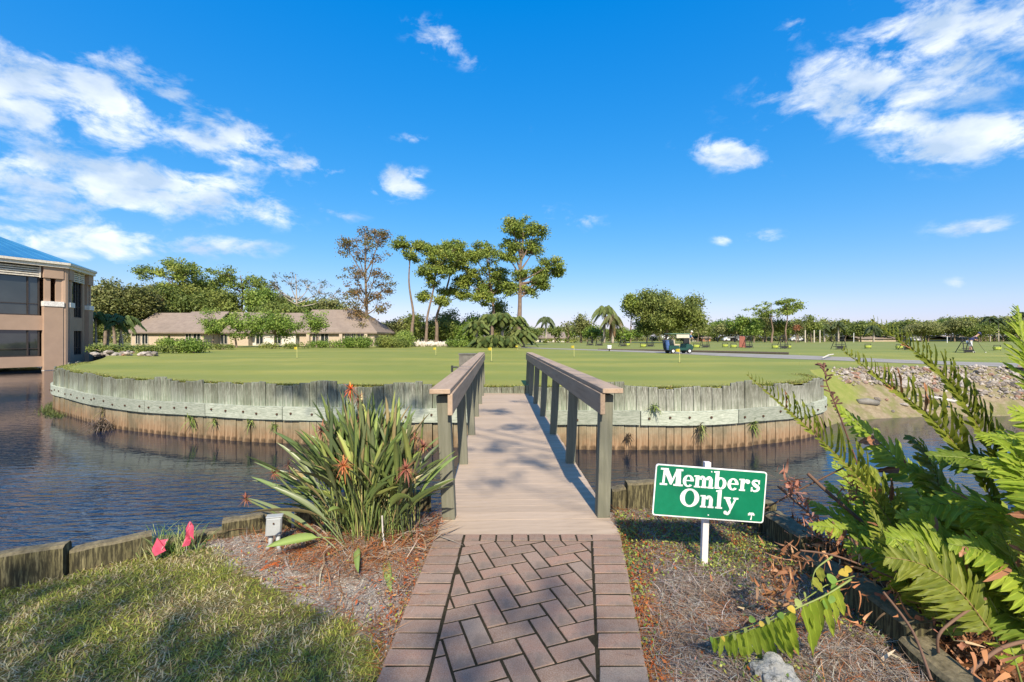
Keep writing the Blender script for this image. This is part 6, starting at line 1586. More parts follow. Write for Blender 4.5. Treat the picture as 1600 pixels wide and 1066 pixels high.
def house(px0, px1, Y, eave, ridge, label, wins, mono=False, slopeL=0, slopeR=0, wall=None, depth=9, roofm=None):
    s_ = Y / FPX; x0 = (px0 - CX) * s_; x1 = (px1 - CX) * s_; z0 = zb((x0 + x1) / 2, Y) - .1; ze = H0 - (eave - HY) * s_; zr = H0 - (ridge - HY) * (Y + depth / 2) / FPX
    h_ = thing('townhouse', ((x0 + x1) / 2, Y + depth / 2, z0), label, 'house')
    MB().box(((x0 + x1) / 2, Y + depth / 2, (z0 + ze) / 2), (x1 - x0, depth, ze - z0)).obj('wall', wall or STU, h_)
    m = MB(); ov = .45; yb0, yb1, ym = Y - ov, Y + depth + ov, Y + depth / 2; xl, xr = x0 - ov, x1 + ov; th_ = .18
    for dz in (0, -th_):
        m.v += [Vector(v_) for v_ in ((xl, yb0, ze + dz), (xr, yb0, ze + dz), (xr, yb1, ze + dz), (xl, yb1, ze + dz), (xl + slopeL * s_, ym, zr + dz), (xr - slopeR * s_, ym, zr + dz))]
    m.f = [(0, 1, 5, 4), (2, 3, 4, 5), (1, 2, 5), (3, 0, 4), (6, 10, 11, 7), (8, 11, 10, 9), (7, 11, 8), (9, 10, 6), (0, 6, 7, 1), (1, 7, 8, 2), (2, 8, 9, 3), (3, 9, 6, 0)]
    m.obj('roof', roofm or ROOF, h_)
    for (a0, a1, t0, t1) in wins:
        xa_, xb_ = (a0 - CX) * s_, (a1 - CX) * s_; za, zb2 = H0 - (t1 - HY) * s_, H0 - (t0 - HY) * s_; m = MB(); cw = .07
        for (xx0, zz0, xx1, zz1) in ((xa_, za, xa_ + cw, zb2), (xb_ - cw, za, xb_, zb2), (xa_ + cw, za, xb_ - cw, za + cw), (xa_ + cw, zb2 - cw, xb_ - cw, zb2), ((xa_ + xb_) / 2 - .035, za + cw, (xa_ + xb_) / 2 + .035, zb2 - cw)):
            m.box(((xx0 + xx1) / 2, Y - .03, (zz0 + zz1) / 2), (xx1 - xx0, .1, zz1 - zz0))
        w_ = m.obj('window', FRAME, h_)
        MB().box(((xa_ + xb_) / 2, Y - .006, (za + zb2) / 2), (xb_ - xa_ - .12, .02, zb2 - za - .12)).obj('pane', GLASSD, w_)
    return h_
HH = 58
house(206, 262, 60, 519, 489, 'shingle-roofed townhouse at far left beside the pavilion', [(212, 220, 521, 538), (222, 232, 521, 538)], slopeL=0)
house(266, 318, 57, 519, 487, 'second townhouse from left with tan stucco piers', [(290, 300, 521, 533), (302, 314, 521, 533)])
house(320, 388, 60, 519, 488, 'third townhouse mostly hidden behind small trees', [(325, 335, 522, 538), (345, 356, 522, 538)])
house(390, 462, 61, 519, 489, 'fourth townhouse behind the wide low tree', [(400, 412, 522, 538), (428, 440, 522, 538)], wall=STW)
hE = house(468, 585, 56, 519, 484, 'long tan townhouse at the right of the row with dark porch windows', [(488, 499, 521, 537), (501, 514, 521, 537), (538, 547, 520, 536), (549, 556, 520, 536), (558, 568, 520, 536)], slopeR=46)
for px_ in (483, 534, 573):
    x0 = (px_ - CX) * 56 / FPX; MB().box((x0, 55.8, 1.1), (.38, .38, 2.2)).obj('pier', STU, hE)
# small houses in the middle distance
gm_ = thing('white_gable_house', ((620 - CX) / FPX * 80, 80, .3), 'small white gable end of a house behind the cypress', 'house')
s8 = 80 / FPX; xa_, xb_, xc_ = (601 - CX) * s8, (636 - CX) * s8, (618 - CX) * s8
m = MB(); zt = H0 + 14 * s8; zs = H0 + 5 * s8; zg = .2
for yv_ in (80, 88): m.v += [Vector(v_) for v_ in ((xa_, yv_, zg), (xb_, yv_, zg), (xb_, yv_, zs), (xc_, yv_, zt), (xa_, yv_, zs))]
m.f = [(0, 1, 2, 3, 4), (9, 8, 7, 6, 5), (0, 5, 6, 1), (1, 6, 7, 2), (4, 9, 5, 0)]; m.obj('wall', STW, gm_)
m = MB(); 
for (p0_, p1_) in (((xa_ - .4, zs - .15), (xc_, zt + .12)), ((xc_, zt + .12), (xb_ + .4, zs - .15))):
    m.face([(p0_[0], 79.7, p0_[1]), (p1_[0], 79.7, p1_[1]), (p1_[0], 88.3, p1_[1]), (p0_[0], 88.3, p0_[1])]); m.face([(p0_[0], 79.7, p0_[1] - .2), (p0_[0], 88.3, p0_[1] - .2), (p1_[0], 88.3, p1_[1] - .2), (p1_[0], 79.7, p1_[1] - .2)]); m.face([(p0_[0], 79.7, p0_[1] - .2), (p1_[0], 79.7, p1_[1] - .2), (p1_[0], 79.7, p1_[1]), (p0_[0], 79.7, p0_[1])])
m.obj('roof', ROOF, gm_)
house(642, 690, 84, 526, 510, 'brown-roofed house behind the slender pine trunk', [(655, 663, 527, 534)], wall=STW)
house(694, 735, 88, 526, 513, 'brown-roofed house behind the leaning pines', [(705, 712, 527, 534)], wall=STW)
house(824, 846, 120, 528, 520, 'far small house right of the palmettos with brown roof', [(830, 836, 529, 533)], wall=STW)
house(846, 882, 118, 528, 518, 'far house with two brown roof slopes above the yellow-green hedge', [(856, 862, 529, 533)], wall=STW, slopeL=8)
house(1082, 1096, 150, 529.5, 525, 'tiny white far house right of the golf cart', [(1086, 1090, 530, 532)], wall=STW)
house(1097, 1110, 148, 528, 524, 'tiny orange-brown far building right of the golf cart', [(1101, 1105, 529, 532)], wall=simple('orange_stucco', (.45, .2, .1), .9))
house(1342, 1400, 140, 529, 524, 'long low far building under the tree line behind the fern tips', [(1350, 1358, 530, 532), (1370, 1380, 530, 532)])
house(1490, 1520, 150, 529, 525, 'small far building under the tree line left of the right golfer', [(1500, 1508, 530, 532)], wall=STW)
for k3, (px_, cl) in enumerate([(1140, (.6, .6, .6)), (1150, (.35, .36, .38)), (1245, (.5, .5, .5)), (1430, (.55, .55, .55))]):
    x0 = (px_ - CX) / FPX * 140; z0 = zb(x0, 140); cr_ = thing('parked_car', (x0, 140, z0), ['white parked car at the far tree line behind the red-brown board', 'grey parked car at the far tree line left of the white trunk', 'pale parked car under the orange tree at the far line', 'silver parked car at the far line behind the fern tips'][k3], 'car')
    cm = simple('car_paint_%d' % k3, cl, .3, .05)
    prof = [(-2.2, .35), (2.2, .35), (2.2, .8), (1.4, .9), (.8, 1.4), (-1.0, 1.42), (-1.7, .95), (-2.2, .9)]
    m = MB(); b = 0
    for yv_ in (139.2, 140.8): m.v += [Vector((x0 + p[0], yv_, z0 + p[1])) for p in prof]
    n_ = len(prof); m.f = [tuple(range(n_)), tuple(range(2 * n_ - 1, n_ - 1, -1))] + [(i, i + n_, (i + 1) % n_ + n_, (i + 1) % n_) for i in range(n_)]; m.obj('body', cm, cr_)
    MB().box((x0 - .1, 139.17, z0 + 1.13), (1.9, .03, .35)).obj('side_window', GLASSD, cr_)
    for dx_ in (-1.4, 1.4): MB().tube([(x0 + dx_, 139.1, z0 + .33), (x0 + dx_, 140.9, z0 + .33)], .33, 12).obj('wheel', DARKF, cr_)

# ------------------------------------------------------------------ octagonal pavilion over the water
PINKS = simple('stucco_pink', (.37, .255, .18), .9, .07, 1.2, bump=.2); LOUV = simple('louver_cream', (.62, .56, .46), .7); BAND = simple('band_white', (.70, .66, .60), .7)
g = NG('blue_metal_roof'); c = g.mix(g.noise(.4, 3, .5), (.03, .16, .32), (.05, .21, .39)); BLUE = g.done(c, .35, .5, .2)
WGL = simple('pavilion_glass', (.035, .04, .04), .03, .3, .4, .9)
pav = thing('pavilion', (-45, 40, WATER_Z), 'two-storey pink stucco octagonal pavilion with blue roof standing over the pond', 'building')
C0 = Vector((-39.0, 39.0, 0)); FD = Vector((-.447, -.894, 0)); RD = Vector((-.434, .901, 0)); FD.normalize(); RD.normalize()
FN = Vector((FD.y, -FD.x, 0)) * -1; RN = Vector((RD.y, -RD.x, 0))
# outward normals: front faces +x-ish/-y ; right faces +x/+y
FN = Vector((.894, -.447, 0)); RN = Vector((.901, .434, 0))
def zpy(py, Y): return H0 - (py - HY) / FPX * Y
Zs = {'slab': zpy(571.5, 39), 'w1b': zpy(556, 39), 'w1t': zpy(516.5, 39), 'w2b': zpy(494.5, 39), 'w2t': zpy(434, 39), 'lvb': zpy(437, 39), 'eb': zpy(420, 39), 'et': zpy(414, 39), 'band0': zpy(480, 39), 'band1': zpy(472.5, 39)}
def wallbox(o0, d, nrm, s0, s1, z0, z1, out, inn, mat, name, par=pav, bevel=0):
    a_ = o0 + d * s0; b_ = o0 + d * s1; m = MB()
    pts = [a_ + nrm * out, b_ + nrm * out, b_ - nrm * inn, a_ - nrm * inn]
    m.v = [Vector((p.x, p.y, z0)) for p in pts] + [Vector((p.x, p.y, z1)) for p in pts]
    m.f = [(0, 3, 2, 1), (4, 5, 6, 7), (0, 1, 5, 4), (1, 2, 6, 5), (2, 3, 7, 6), (3, 0, 4, 7)]
    me = m.mesh(name, bevel); bm = bmesh.new(); bm.from_mesh(me); bmesh.ops.recalc_face_normals(bm, faces=bm.faces); bm.to_mesh(me); bm.free()
    return link(name, me, mat, par)
def facade(o0, d, nrm, Lf, cols_, bays):
    # spandrels and lintels
    wallbox(o0, d, nrm, 0, Lf, Zs['slab'], Zs['w1b'], 0, .35, PINKS, 'spandrel')
    wallbox(o0, d, nrm, 0, Lf, Zs['w1t'], Zs['w2b'], 0, .35, PINKS, 'spandrel')
    wallbox(o0, d, nrm, 0, Lf, Zs['w2t'], Zs['eb'] , -.03, .35, PINKS, 'lintel')
    for (s0, s1, loww) in cols_:
        wallbox(o0, d, nrm, s0, s1, Zs['slab'] - .3, Zs['band0'], .32, .2, PINKS, 'column')
        wallbox(o0, d, nrm, s0 - .04, s1 + .04, Zs['band0'], Zs['band1'], .38, .2, BAND, 'column_band')
        mid = (s0 + s1) / 2; wallbox(o0, d, nrm, s0 + .05, s0 + .05 + (s1 - s0) * .32, Zs['band1'], Zs['lvb'] + .2, .18, .0, PINKS, 'column'); wallbox(o0, d, nrm, s1 - .05 - (s1 - s0) * .32, s1 - .05, Zs['band1'], Zs['lvb'] + .2, .18, .0, PINKS, 'column')
        wallbox(o0, d, nrm, s0 - .02, s1 + .02, Zs['lvb'], Zs['eb'], .34, .2, PINKS, 'column_head')
        wallbox(o0, d, nrm, s0, s1, WATER_Z - .8, Zs['slab'] - .3, .30, .3, BAND, 'footing')
    for (s0, s1) in bays:
        for (z0, z1, nm) in ((Zs['w1b'], Zs['w1t'], 1), (Zs['w2b'], Zs['w2t'], 3)):
            w_ = wallbox(o0, d, nrm, s0, s1, z0, z0 + .09, -.10, .2, DARKF, 'window')
            wallbox(o0, d, nrm, s0, s1, z0, z1, -.18, .2, WGL, 'pane', w_)
            mul = [0, .66, 3.0, 3.7, 5.9, 6.5, s1 - s0 - .09] if s1 - s0 > 5 else [0, 1.0, 1.5, s1 - s0 - .09]
            for xq in mul: x_ = s0 + xq; wallbox(o0, d, nrm, x_, x_ + .09, z0 + .09, z1, -.10, .17, DARKF, 'mullion', w_)
            wallbox(o0, d, nrm, s0 + .09, s1 - .09, z0 + (z1 - z0) * .28, z0 + (z1 - z0) * .28 + .06, -.12, .17, DARKF, 'transom', w_)
        lv = wallbox(o0, d, nrm, s0 + .05, s1 - .05, Zs['lvb'] + .0, Zs['eb'] - .02, .02, .02, DARKF, 'louver')
        n_ = 5
        for q in range(n_):
            z_ = Zs['lvb'] + .03 + (Zs['eb'] - Zs['lvb'] - .08) * q / n_
            wallbox(o0, d, nrm, s0 + .0, s1 - .0, z_, z_ + .10, .14, -.02, LOUV, 'slat', lv)
        for x_ in (s0, (s0 + s1) / 2, s1 - .08): wallbox(o0, d, nrm, x_, x_ + .08, Zs['lvb'] - .02, Zs['eb'], .16, .0, LOUV, 'louver_stile', lv)
facade(C0, FD, FN, 13, [(.15, 1.35, 1), (9.0, 10.2, 1)], [(1.5, 8.8)])
facade(C0, RD, RN, 5.2, [(.15, 1.0, 1), (4.2, 5.2, 1)], [(1.5, 3.7)])
wallbox(C0, RD, RN, 1.0, 1.5, Zs['slab'], Zs['lvb'], .02, .3, PINKS, 'wall'); wallbox(C0, RD, RN, 3.7, 4.2, Zs['slab'], Zs['lvb'], .02, .3, PINKS, 'wall')
corner = MB().tube([(C0.x, C0.y, WATER_Z - .8), (C0.x, C0.y, Zs['eb'])], .30, 10).obj('corner_pier', PINKS, pav)
C1 = C0 + FD * 13; C2 = C0 + RD * 5.2; C3 = C2 + Vector((-8, 3, 0)); C4 = C1 + Vector((-9, -3, 0)); C5 = Vector((-62, 48, 0)); C6 = Vector((-66, 30, 0))
ring = [C1, C0, C2, C3, C5, C6, C4]
m = MB(); 
m.v = [Vector((p.x, p.y, Zs['slab'])) for p in ring] + [Vector((p.x, p.y, Zs['slab'] + .3)) for p in ring]; n_ = len(ring); m.f = [tuple(range(n_)), tuple(range(2 * n_ - 1, n_ - 1, -1))]
m.obj('floor_slab', PINKS, pav)
for i in range(2, n_):                                   # unseen back walls close the building
    a_, b_ = ring[i], ring[(i + 1) % n_]; d_ = (b_ - a_); Lb = d_.length; d_.normalize(); nr = Vector((d_.y, -d_.x, 0)); wallbox(a_, d_, nr, 0, Lb, Zs['slab'], Zs['eb'], 0, .3, PINKS, 'wall')
apex = Vector((-51, 41, 12.1))
m = MB()
cen_ = Vector((-51, 41, 0))
eo = [p + (p - cen_).normalized() * .55 for p in ring]
for z_, f_ in ((Zs['eb'], 1), (Zs['eb'] + .22, 1), (Zs['eb'] + .26, 1.012), (Zs['et'] + .12, 1.012)): m.v += [Vector((cen_.x + (p.x - cen_.x) * f_, cen_.y + (p.y - cen_.y) * f_, z_)) for p in eo]
for l in range(3):
    for i in range(n_): m.f.append((l * n_ + i, l * n_ + (i + 1) % n_, (l + 1) * n_ + (i + 1) % n_, (l + 1) * n_ + i))
m.f.append(tuple(range(n_))); m.f.append(tuple(3 * n_ + i for i in range(n_)))
m.obj('eave', LOUV, pav)
m = MB(); m.v = [Vector((p.x, p.y, Zs['et'] + .13)) for p in eo] + [apex]; m.f = [(i, (i + 1) % n_, n_) for i in range(n_)]; m.obj('roof', BLUE, pav)
m = MB()
for i in range(n_):
    a_, b_ = Vector((eo[i].x, eo[i].y, Zs['et'] + .15)), Vector((eo[(i + 1) % n_].x, eo[(i + 1) % n_].y, Zs['et'] + .15))
    for q in range(0, 16): p = a_.lerp(b_, q / 16); m.tube([p, p.lerp(apex + Vector((0, 0, .03)), .93)], .035, 3, False)
m.obj('roof_seams', BLUE, pav, kind='stuff')
tbm = thing('patio_table', P(60, 552, 37.5) , 'dark table and chair shapes seen inside the lower pavilion window', 'table')
bpy.data.objects.remove(tbm)

# ------------------------------------------------------------------ golf range things
BLK = simple('black_metal', (.02, .02, .022), .5); YEL = simple('yellow_green_plastic', (.42, .48, .09), .5); YLF = leafmat('yellow_cloth', attr=False, base=(.75, .62, .06), trans=.3)
def putting_flag(px, ty, by, label, red=False, white=False):
    x, y = GL(px, by); z = zb(x, y); top = z + (by - ty) / FPX * y
    f = thing('putting_flag', (x, y, z), label, 'golf flag', 'small yellow flags on the putting green')
    MB().tube([(x, y, z), (x, y, top)], .008, 5).obj('pole', simple('flag_pole_yellow', (.72, .66, .25), .5) if 'flag_pole_yellow' not in bpy.data.materials else bpy.data.materials['flag_pole_yellow'], f)
    w_ = .17 * (1 + (y - 20) * .01); h_ = .16; m = MB(); n_ = 6
    for i in range(n_ + 1):
        xx_ = x - w_ * i / n_; yy_ = y + .03 * math.sin(i * 1.3)
        for dz in (0, -h_ * (1 - .25 * i / n_)): m.v.append(Vector((xx_, yy_, top + dz - .02 * i / n_)))
    m.f = [(2 * i, 2 * i + 2, 2 * i + 3, 2 * i + 1) for i in range(n_)]
    me = m.mesh('cloth'); bm = bmesh.new(); bm.from_mesh(me); bmesh.ops.solidify(bm, geom=bm.faces[:], thickness=.004); bm.to_mesh(me); bm.free(); link('cloth', me, YLF, f)
    cup = MB().tube([(x, y, z - .01), (x, y, z + .012)], .054, 10).obj('cup', BLK, f)
for a_ in [(464, 542, 560, 'small yellow putting flag at the left of the green'), (681, 543, 556, 'faint yellow putting flag left of the bridge'), (768, 543, 565, 'thin yellow putting flag between the bridge handrails'), (809, 540, 548, 'far tiny yellow flag at the right handrail end'), (897, 540, 558, 'yellow putting flag right of the right handrail end'), (1062, 545, 567, 'larger yellow putting flag in front of the golf cart')]:
    putting_flag(*a_)
def ball_holder(px, py, label, s_=1.0, white=False):
    x, y = GL(px, py); z = zb(x, y); t = thing('ball_tray', (x, y, z), label, 'ball tray', 'yellow-green range ball trays'); W_ = .62 * s_
    m = MB(); n_ = 10
    for k3, (r_, zz_) in enumerate([(.6, .05), (.85, .10), (1.0, .24), (.88, .24), (.75, .12)]):
        for q in range(n_): a2 = 2 * math.pi * q / n_; m.v.append(Vector((x + W_ * .5 * r_ * math.cos(a2), y + W_ * .35 * r_ * math.sin(a2), z + zz_ * s_ * 1.2)))
    for k3 in range(4):
        for q in range(n_): m.f.append((k3 * n_ + q, k3 * n_ + (q + 1) % n_, (k3 + 1) * n_ + (q + 1) % n_, (k3 + 1) * n_ + q))
    m.f.append(tuple(range(n_))); m.f.append(tuple(4 * n_ + q for q in range(n_))); m.obj('tray', YEL if not white else SWHITE, t)
    for dx_ in (-1, 1): MB().tube([(x + dx_ * W_ * .42, y, z), (x + dx_ * W_ * .42, y, z + .42 * s_)], .025, 5).obj('leg', BLK, t)
    MB().tube([(x - W_ * .42, y, z + .42 * s_), (x + W_ * .42, y, z + .42 * s_)], .025, 5).obj('handle', BLK, t)
for (px_, py_, lab, w_) in [(1005, 543, 'ball tray just left of the golf cart', 0), (1088, 544, 'ball tray right of the golfer in blue', 0), (1146, 544, 'ball tray left of the red-brown board', 0), (1133, 543, 'grey ball holder between the golfer in blue and the board', 0), (1211, 545, 'ball tray left of the bag stand in the middle of the range', 0), (1231, 545, 'ball tray right of the bag stand in the middle of the range', 0), (1356, 545, 'ball tray alone on the turf behind the fern tip', 0), (1405, 546, 'ball tray behind the middle fern frond', 0), (1558, 548, 'ball tray right of the bending golfer', 0), (980, 541, 'far ball tray left of the golf cart', 0)]:
    ball_holder(px_, py_, lab, 1.15)
x, y = GL(952, 549); z = zb(x, y); t = thing('ball_washer', (x, y, z), 'white box on a short stand beyond the green', 'ball washer'); MB().box((x, y, z + .36), (.32, .22, .24)).box((x, y, z + .50), (.36, .26, .05)).obj('box', SWHITE, t, .01); MB().tube([(x, y, z), (x, y, z + .25)], .05, 6).obj('leg', BLK, t)
def bag_stand(px, by, label, s_=1.0):
    x, y = GL(px, by); z = zb(x, y); t = thing('bag_stand', (x, y, z), label, 'golf bag stand', 'black metal golf bag stands on the range'); h = 1.25 * s_; w_ = .42 * s_
    for sx in (-1, 1):
        MB().tube([(x + sx * w_, y - .35, z), (x + sx * w_ * .55, y, z + h)], .03, 5).obj('leg', BLK, t); MB().tube([(x + sx * w_, y + .4, z), (x + sx * w_ * .6, y, z + h * .75)], .03, 5).obj('leg', BLK, t)
    for zz_, ww in ((h, .55), (h * .62, .72), (h * .3, .86)): MB().tube([(x - w_ * ww, y - .1, z + zz_), (x + w_ * ww, y - .1, z + zz_)], .028, 5).obj('crossbar', BLK, t)
    MB().box((x, y - .05, z + .22 * s_), (w_ * 1.7, .5, .05)).obj('shelf', BLK, t); MB().box((x, y - .3, z + .16 * s_), (w_ * 1.5, .03, .22 * s_)).obj('panel', BLK, t)
for (px_, by_, s_, lab) in [(922, 540, .9, 'leftmost black bag stand on the far turf'), (936, 540.5, .95, 'second black bag stand from the left'), (973, 541.5, .95, 'black bag stand below the brown-fronded palm'), (1015, 542, 1, 'black bag stand left of the golf cart'), (1101, 543.5, 1, 'black bag stand right of the golfer in blue'), (1168, 544, 1, 'black bag stand leaning beside the red-brown board'), (1223, 545, 1.05, 'black bag stand flanked by two ball trays'), (1311, 546, 1.3, 'tall black bag stand left of the fern tips'), (1414, 547, .8, 'dark low bag stand behind the middle fern frond'), (1508, 551.5, 1.0, 'black bag stand in front of the bending golfer')]:
    bag_stand(px_, by_, lab, s_)
x, y = GL(1160, 543); z = zb(x, y); t = thing('leaning_board', (x, y, z), 'red-brown board leaning on the range behind a bag stand', 'board')
MB().box((x, y, z + .62), (.78, .06, 1.3), (R(-14), R(6), 0), .82).obj('panel', simple('red_board', (.22, .075, .05), .8), t); MB().tube([(x, y + .5, z), (x, y + .1, z + 1.1)], .03, 5).obj('prop', BLK, t)
m = MB(); 
for k3, px_ in enumerate(range(905, 1600, 23)):
    pass
N = 500; xs_ = rng.uniform(5, 60, N); 
# yardage markers and far white posts
for (px_, Y, h, lab) in [(1334, 110, 2.3, 'thin white post on the range right of the tall bag stand'), (1480, 100, 1.4, 'short white marker post left of the bending golfer')]:
    b = Vector(baseat(px_, Y)); tag(MB().tube([b, b + Vector((0, 0, h))], .07, 6).obj('marker_post', SWHITE), lab, 'post')
# golf cart (side view, facing right)
cx_, cy_ = GL(1059, 552.5); cz_ = zb(cx_, cy_) + .012
cart = thing('golf_cart', (cx_, cy_, cz_), 'dark green golf cart with canopy and two bags on the back', 'golf cart', rz=R(8)); cart.scale = (.8, .8, .82)
CGR = simple('cart_green', (.008, .05, .038), .3, .2, 4, .6); CCAN = simple('cart_canopy', (.10, .17, .12), .6); BEI = simple('seat_beige', (.45, .38, .28), .7); CURT = simple('cart_side_cover', (.16, .15, .12), .7)
def cobj(mb, name, mat, bevel=0, smooth=False, parent=None):
    me = mb.mesh(name, bevel, smooth); me.materials.append(mat); o = bpy.data.objects.new(name, me); COL.objects.link(o); o.parent = parent or cart; return o
prof = [(-1.15, .30), (1.15, .30), (1.28, .48), (1.22, .72), (1.0, .86), (.62, .92), (.52, .55), (-.15, .50), (-.2, .72), (-1.15, .76)]
m = MB(); n_ = len(prof)
for yv_ in (-.58, .58): m.v += [Vector((p[0], yv_, p[1])) for p in prof]
m.f = [(0, 1, 2, 3, 4, 5, 6), (0, 6, 7), (0, 7, 8, 9), (n_ + 6, n_ + 5, n_ + 4, n_ + 3, n_ + 2, n_ + 1, n_), (n_ + 7, n_ + 6, n_), (n_ + 9, n_ + 8, n_ + 7, n_)] + [(i, i + n_, (i + 1) % n_ + n_, (i + 1) % n_) for i in range(n_)]
cobj(m, 'body', CGR)
cobj(MB().box((-.35, 0, .80), (.55, 1.05, .14)), 'seat', BEI, .03); cobj(MB().box((-.62, 0, 1.08), (.12, 1.05, .42), (0, R(-8), 0)), 'backrest', BEI, .03)
cobj(MB().box((-.05, 0, 1.82), (2.05, 1.25, .09)), 'canopy', CCAN, .03)
for sx, ax in ((.62, .9), (-.95, -.95)):
    for sy in (-.55, .55): cobj(MB().tube([(sx + (.25 if sx > 0 else 0), sy, .85), (ax - .05, sy, 1.8)], .022, 6), 'canopy_post', BLK)
cobj(MB().box((.88, 0, 1.32), (.02, 1.1, .85), (0, R(-4), 0)), 'windshield', WGL)
cobj(MB().box((.2, -.6, 1.6), (1.3, .02, .32)), 'rolled_side_cover', simple('cover_cream', (.5, .46, .36), .7)); cobj(MB().tube([(.40, -.25, .9), (.22, -.25, 1.08)], .02, 6), 'steering_column', BLK); cobj(MB().tube([(.20 + .02 * math.sin(a2), -.25 + .17 * math.cos(a2), 1.1 + .17 * math.sin(a2)) for a2 in [k3 * math.pi / 6 for k3 in range(13)]], .015, 5), 'steering_wheel', BLK)
for sx in (-.78, .88):
    for sy in (-.52, .52):
        w_ = cobj(MB().tube([(sx, sy - .09, .23), (sx, sy + .09, .23)], .23, 16), 'wheel', BLK); cobj(MB().tube([(sx, sy - .10 * (1 if sy < 0 else -1) , .23), (sx, sy - .08 * (1 if sy < 0 else -1), .23)], .12, 12), 'rim', SWHITE, parent=w_)
cobj(MB().box((1.27, 0, .62), (.04, .9, .08)), 'bumper', BLK); [cobj(MB().box((1.24, s2, .72), (.05, .16, .09)), 'headlight', SWHITE) for s2 in (-.4, .4)]
def golf_bag(x_, y_, col, label):
    M4 = wmat(cart); b = M4 @ Vector((x_, y_, .35)); tp = M4 @ Vector((x_ - .12, y_, 1.22)); g_ = thing('golf_bag', b, label, 'golf bag')
    MB().tube([b, b.lerp(tp, .25), b.lerp(tp, .8), tp], [.13, .15, .14, .16], 10).obj('bag', col, g_)
    for k3 in range(6): e = tp + Vector((random.uniform(-.14, .1), random.uniform(-.12, .12), random.uniform(.1, .3))); c2 = MB().tube([tp, e], .012, 4).tube([e, e + Vector((.04, 0, .06))], .045, 5).obj('club_head', SWHITE if k3 % 2 else BLK, g_)
golf_bag(-1.12, -.28, simple('bag_blue', (.06, .12, .30), .6), 'blue golf bag on the back of the green cart, nearer one'); golf_bag(-1.12, .28, simple('bag_navy', (.03, .04, .08), .6), 'dark golf bag on the back of the green cart, farther one')

# ------------------------------------------------------------------ golfers
SKIN = simple('skin', (.45, .27, .19), .6, .05); KHA = simple('shorts_khaki', (.55, .47, .34), .8, .08); WHT = simple('shorts_white', (.72, .72, .74), .8, .05); SHB = simple('shirt_blue', (.06, .16, .34), .8, .1); SHN = simple('shirt_navy', (.035, .04, .12), .8, .1); CAPW = simple('cap_pale', (.7, .68, .62), .8, .05); SHO = simple('shoes_white', (.6, .6, .58), .6, .05)
def skin_mesh(J, E, name, root=0, sub=2):
    me = bpy.data.meshes.new(name); me.from_pydata([tuple(j[0]) for j in J], E, []); o = bpy.data.objects.new(name, me); COL.objects.link(o)
    md = o.modifiers.new('s', 'SKIN'); md.use_smooth_shade = True
    for i, j in enumerate(J): r_ = j[1]; me.skin_vertices[0].data[i].radius = (r_, r_) if isinstance(r_, float) else r_
    me.skin_vertices[0].data[root].use_root = True
    sb = o.modifiers.new('u', 'SUBSURF'); sb.levels = sub; sb.render_levels = sub
    dg = bpy.context.evaluated_depsgraph_get(); dg.update(); nm = bpy.data.meshes.new_from_object(o.evaluated_get(dg)); bpy.data.objects.remove(o); nm.materials.clear(); return nm
def golfer(loc, rz, pose, shirt, shorts, label, cap):
    t = thing('person', loc, label, 'person', rz=rz)
    J = pose['J']; E = pose['E']; me = skin_mesh(J, E, 'body'); me.materials.append(SKIN)
    for p in me.polygons: p.use_smooth = True
    o = bpy.data.objects.new('body', me); COL.objects.link(o); o.parent = t
    def cl(nm, idx, grow, mat):                          # a garment: same chain, a little wider
        keep = sorted(idx); mp_ = {a2: i for i, a2 in enumerate(keep)}; JJ = [(J[i][0], tuple(np.array(J[i][1] if isinstance(J[i][1], tuple) else (J[i][1],) * 2) * grow)) for i in keep]; EE = [(mp_[a2], mp_[b2]) for a2, b2 in E if a2 in mp_ and b2 in mp_]
        mm = skin_mesh(JJ, EE, nm); mm.materials.append(mat); oo = bpy.data.objects.new(nm, mm); COL.objects.link(oo); oo.parent = t
    cl('shirt', pose['shirt'], 1.18, shirt); cl('shorts', pose['shorts'], 1.22, shorts)
    for i in pose['feet']: q = Vector(J[i][0]); a2 = bpy.data.objects.new('shoe', MB().box((0, 0, 0), (.10, .27, .09)).mesh('shoe', .02)); a2.data.materials.append(SHO); COL.objects.link(a2); a2.parent = t; a2.location = (q.x, q.y, .05)
    hq = Vector(J[pose['head']][0]); a2 = MB(); 
    for k3, (r_, z_) in enumerate([(.112, -.01), (.108, .05), (.075, .10), (.01, .12)]): a2.v += [Vector((r_ * math.cos(q * .524), r_ * math.sin(q * .524) * 1.1, z_)) for q in range(12)]
    for k3 in range(3): a2.f += [(k3 * 12 + q, k3 * 12 + (q + 1) % 12, (k3 + 1) * 12 + (q + 1) % 12, (k3 + 1) * 12 + q) for q in range(12)]
    a2.box((0, -.15, 0), (.15, .12, .015)); co = bpy.data.objects.new('cap', a2.mesh('cap')); co.data.materials.append(cap); COL.objects.link(co); co.parent = t; co.location = hq + Vector((0, 0, .03)); co.rotation_euler = pose.get('capr', (0, 0, 0))
    return t
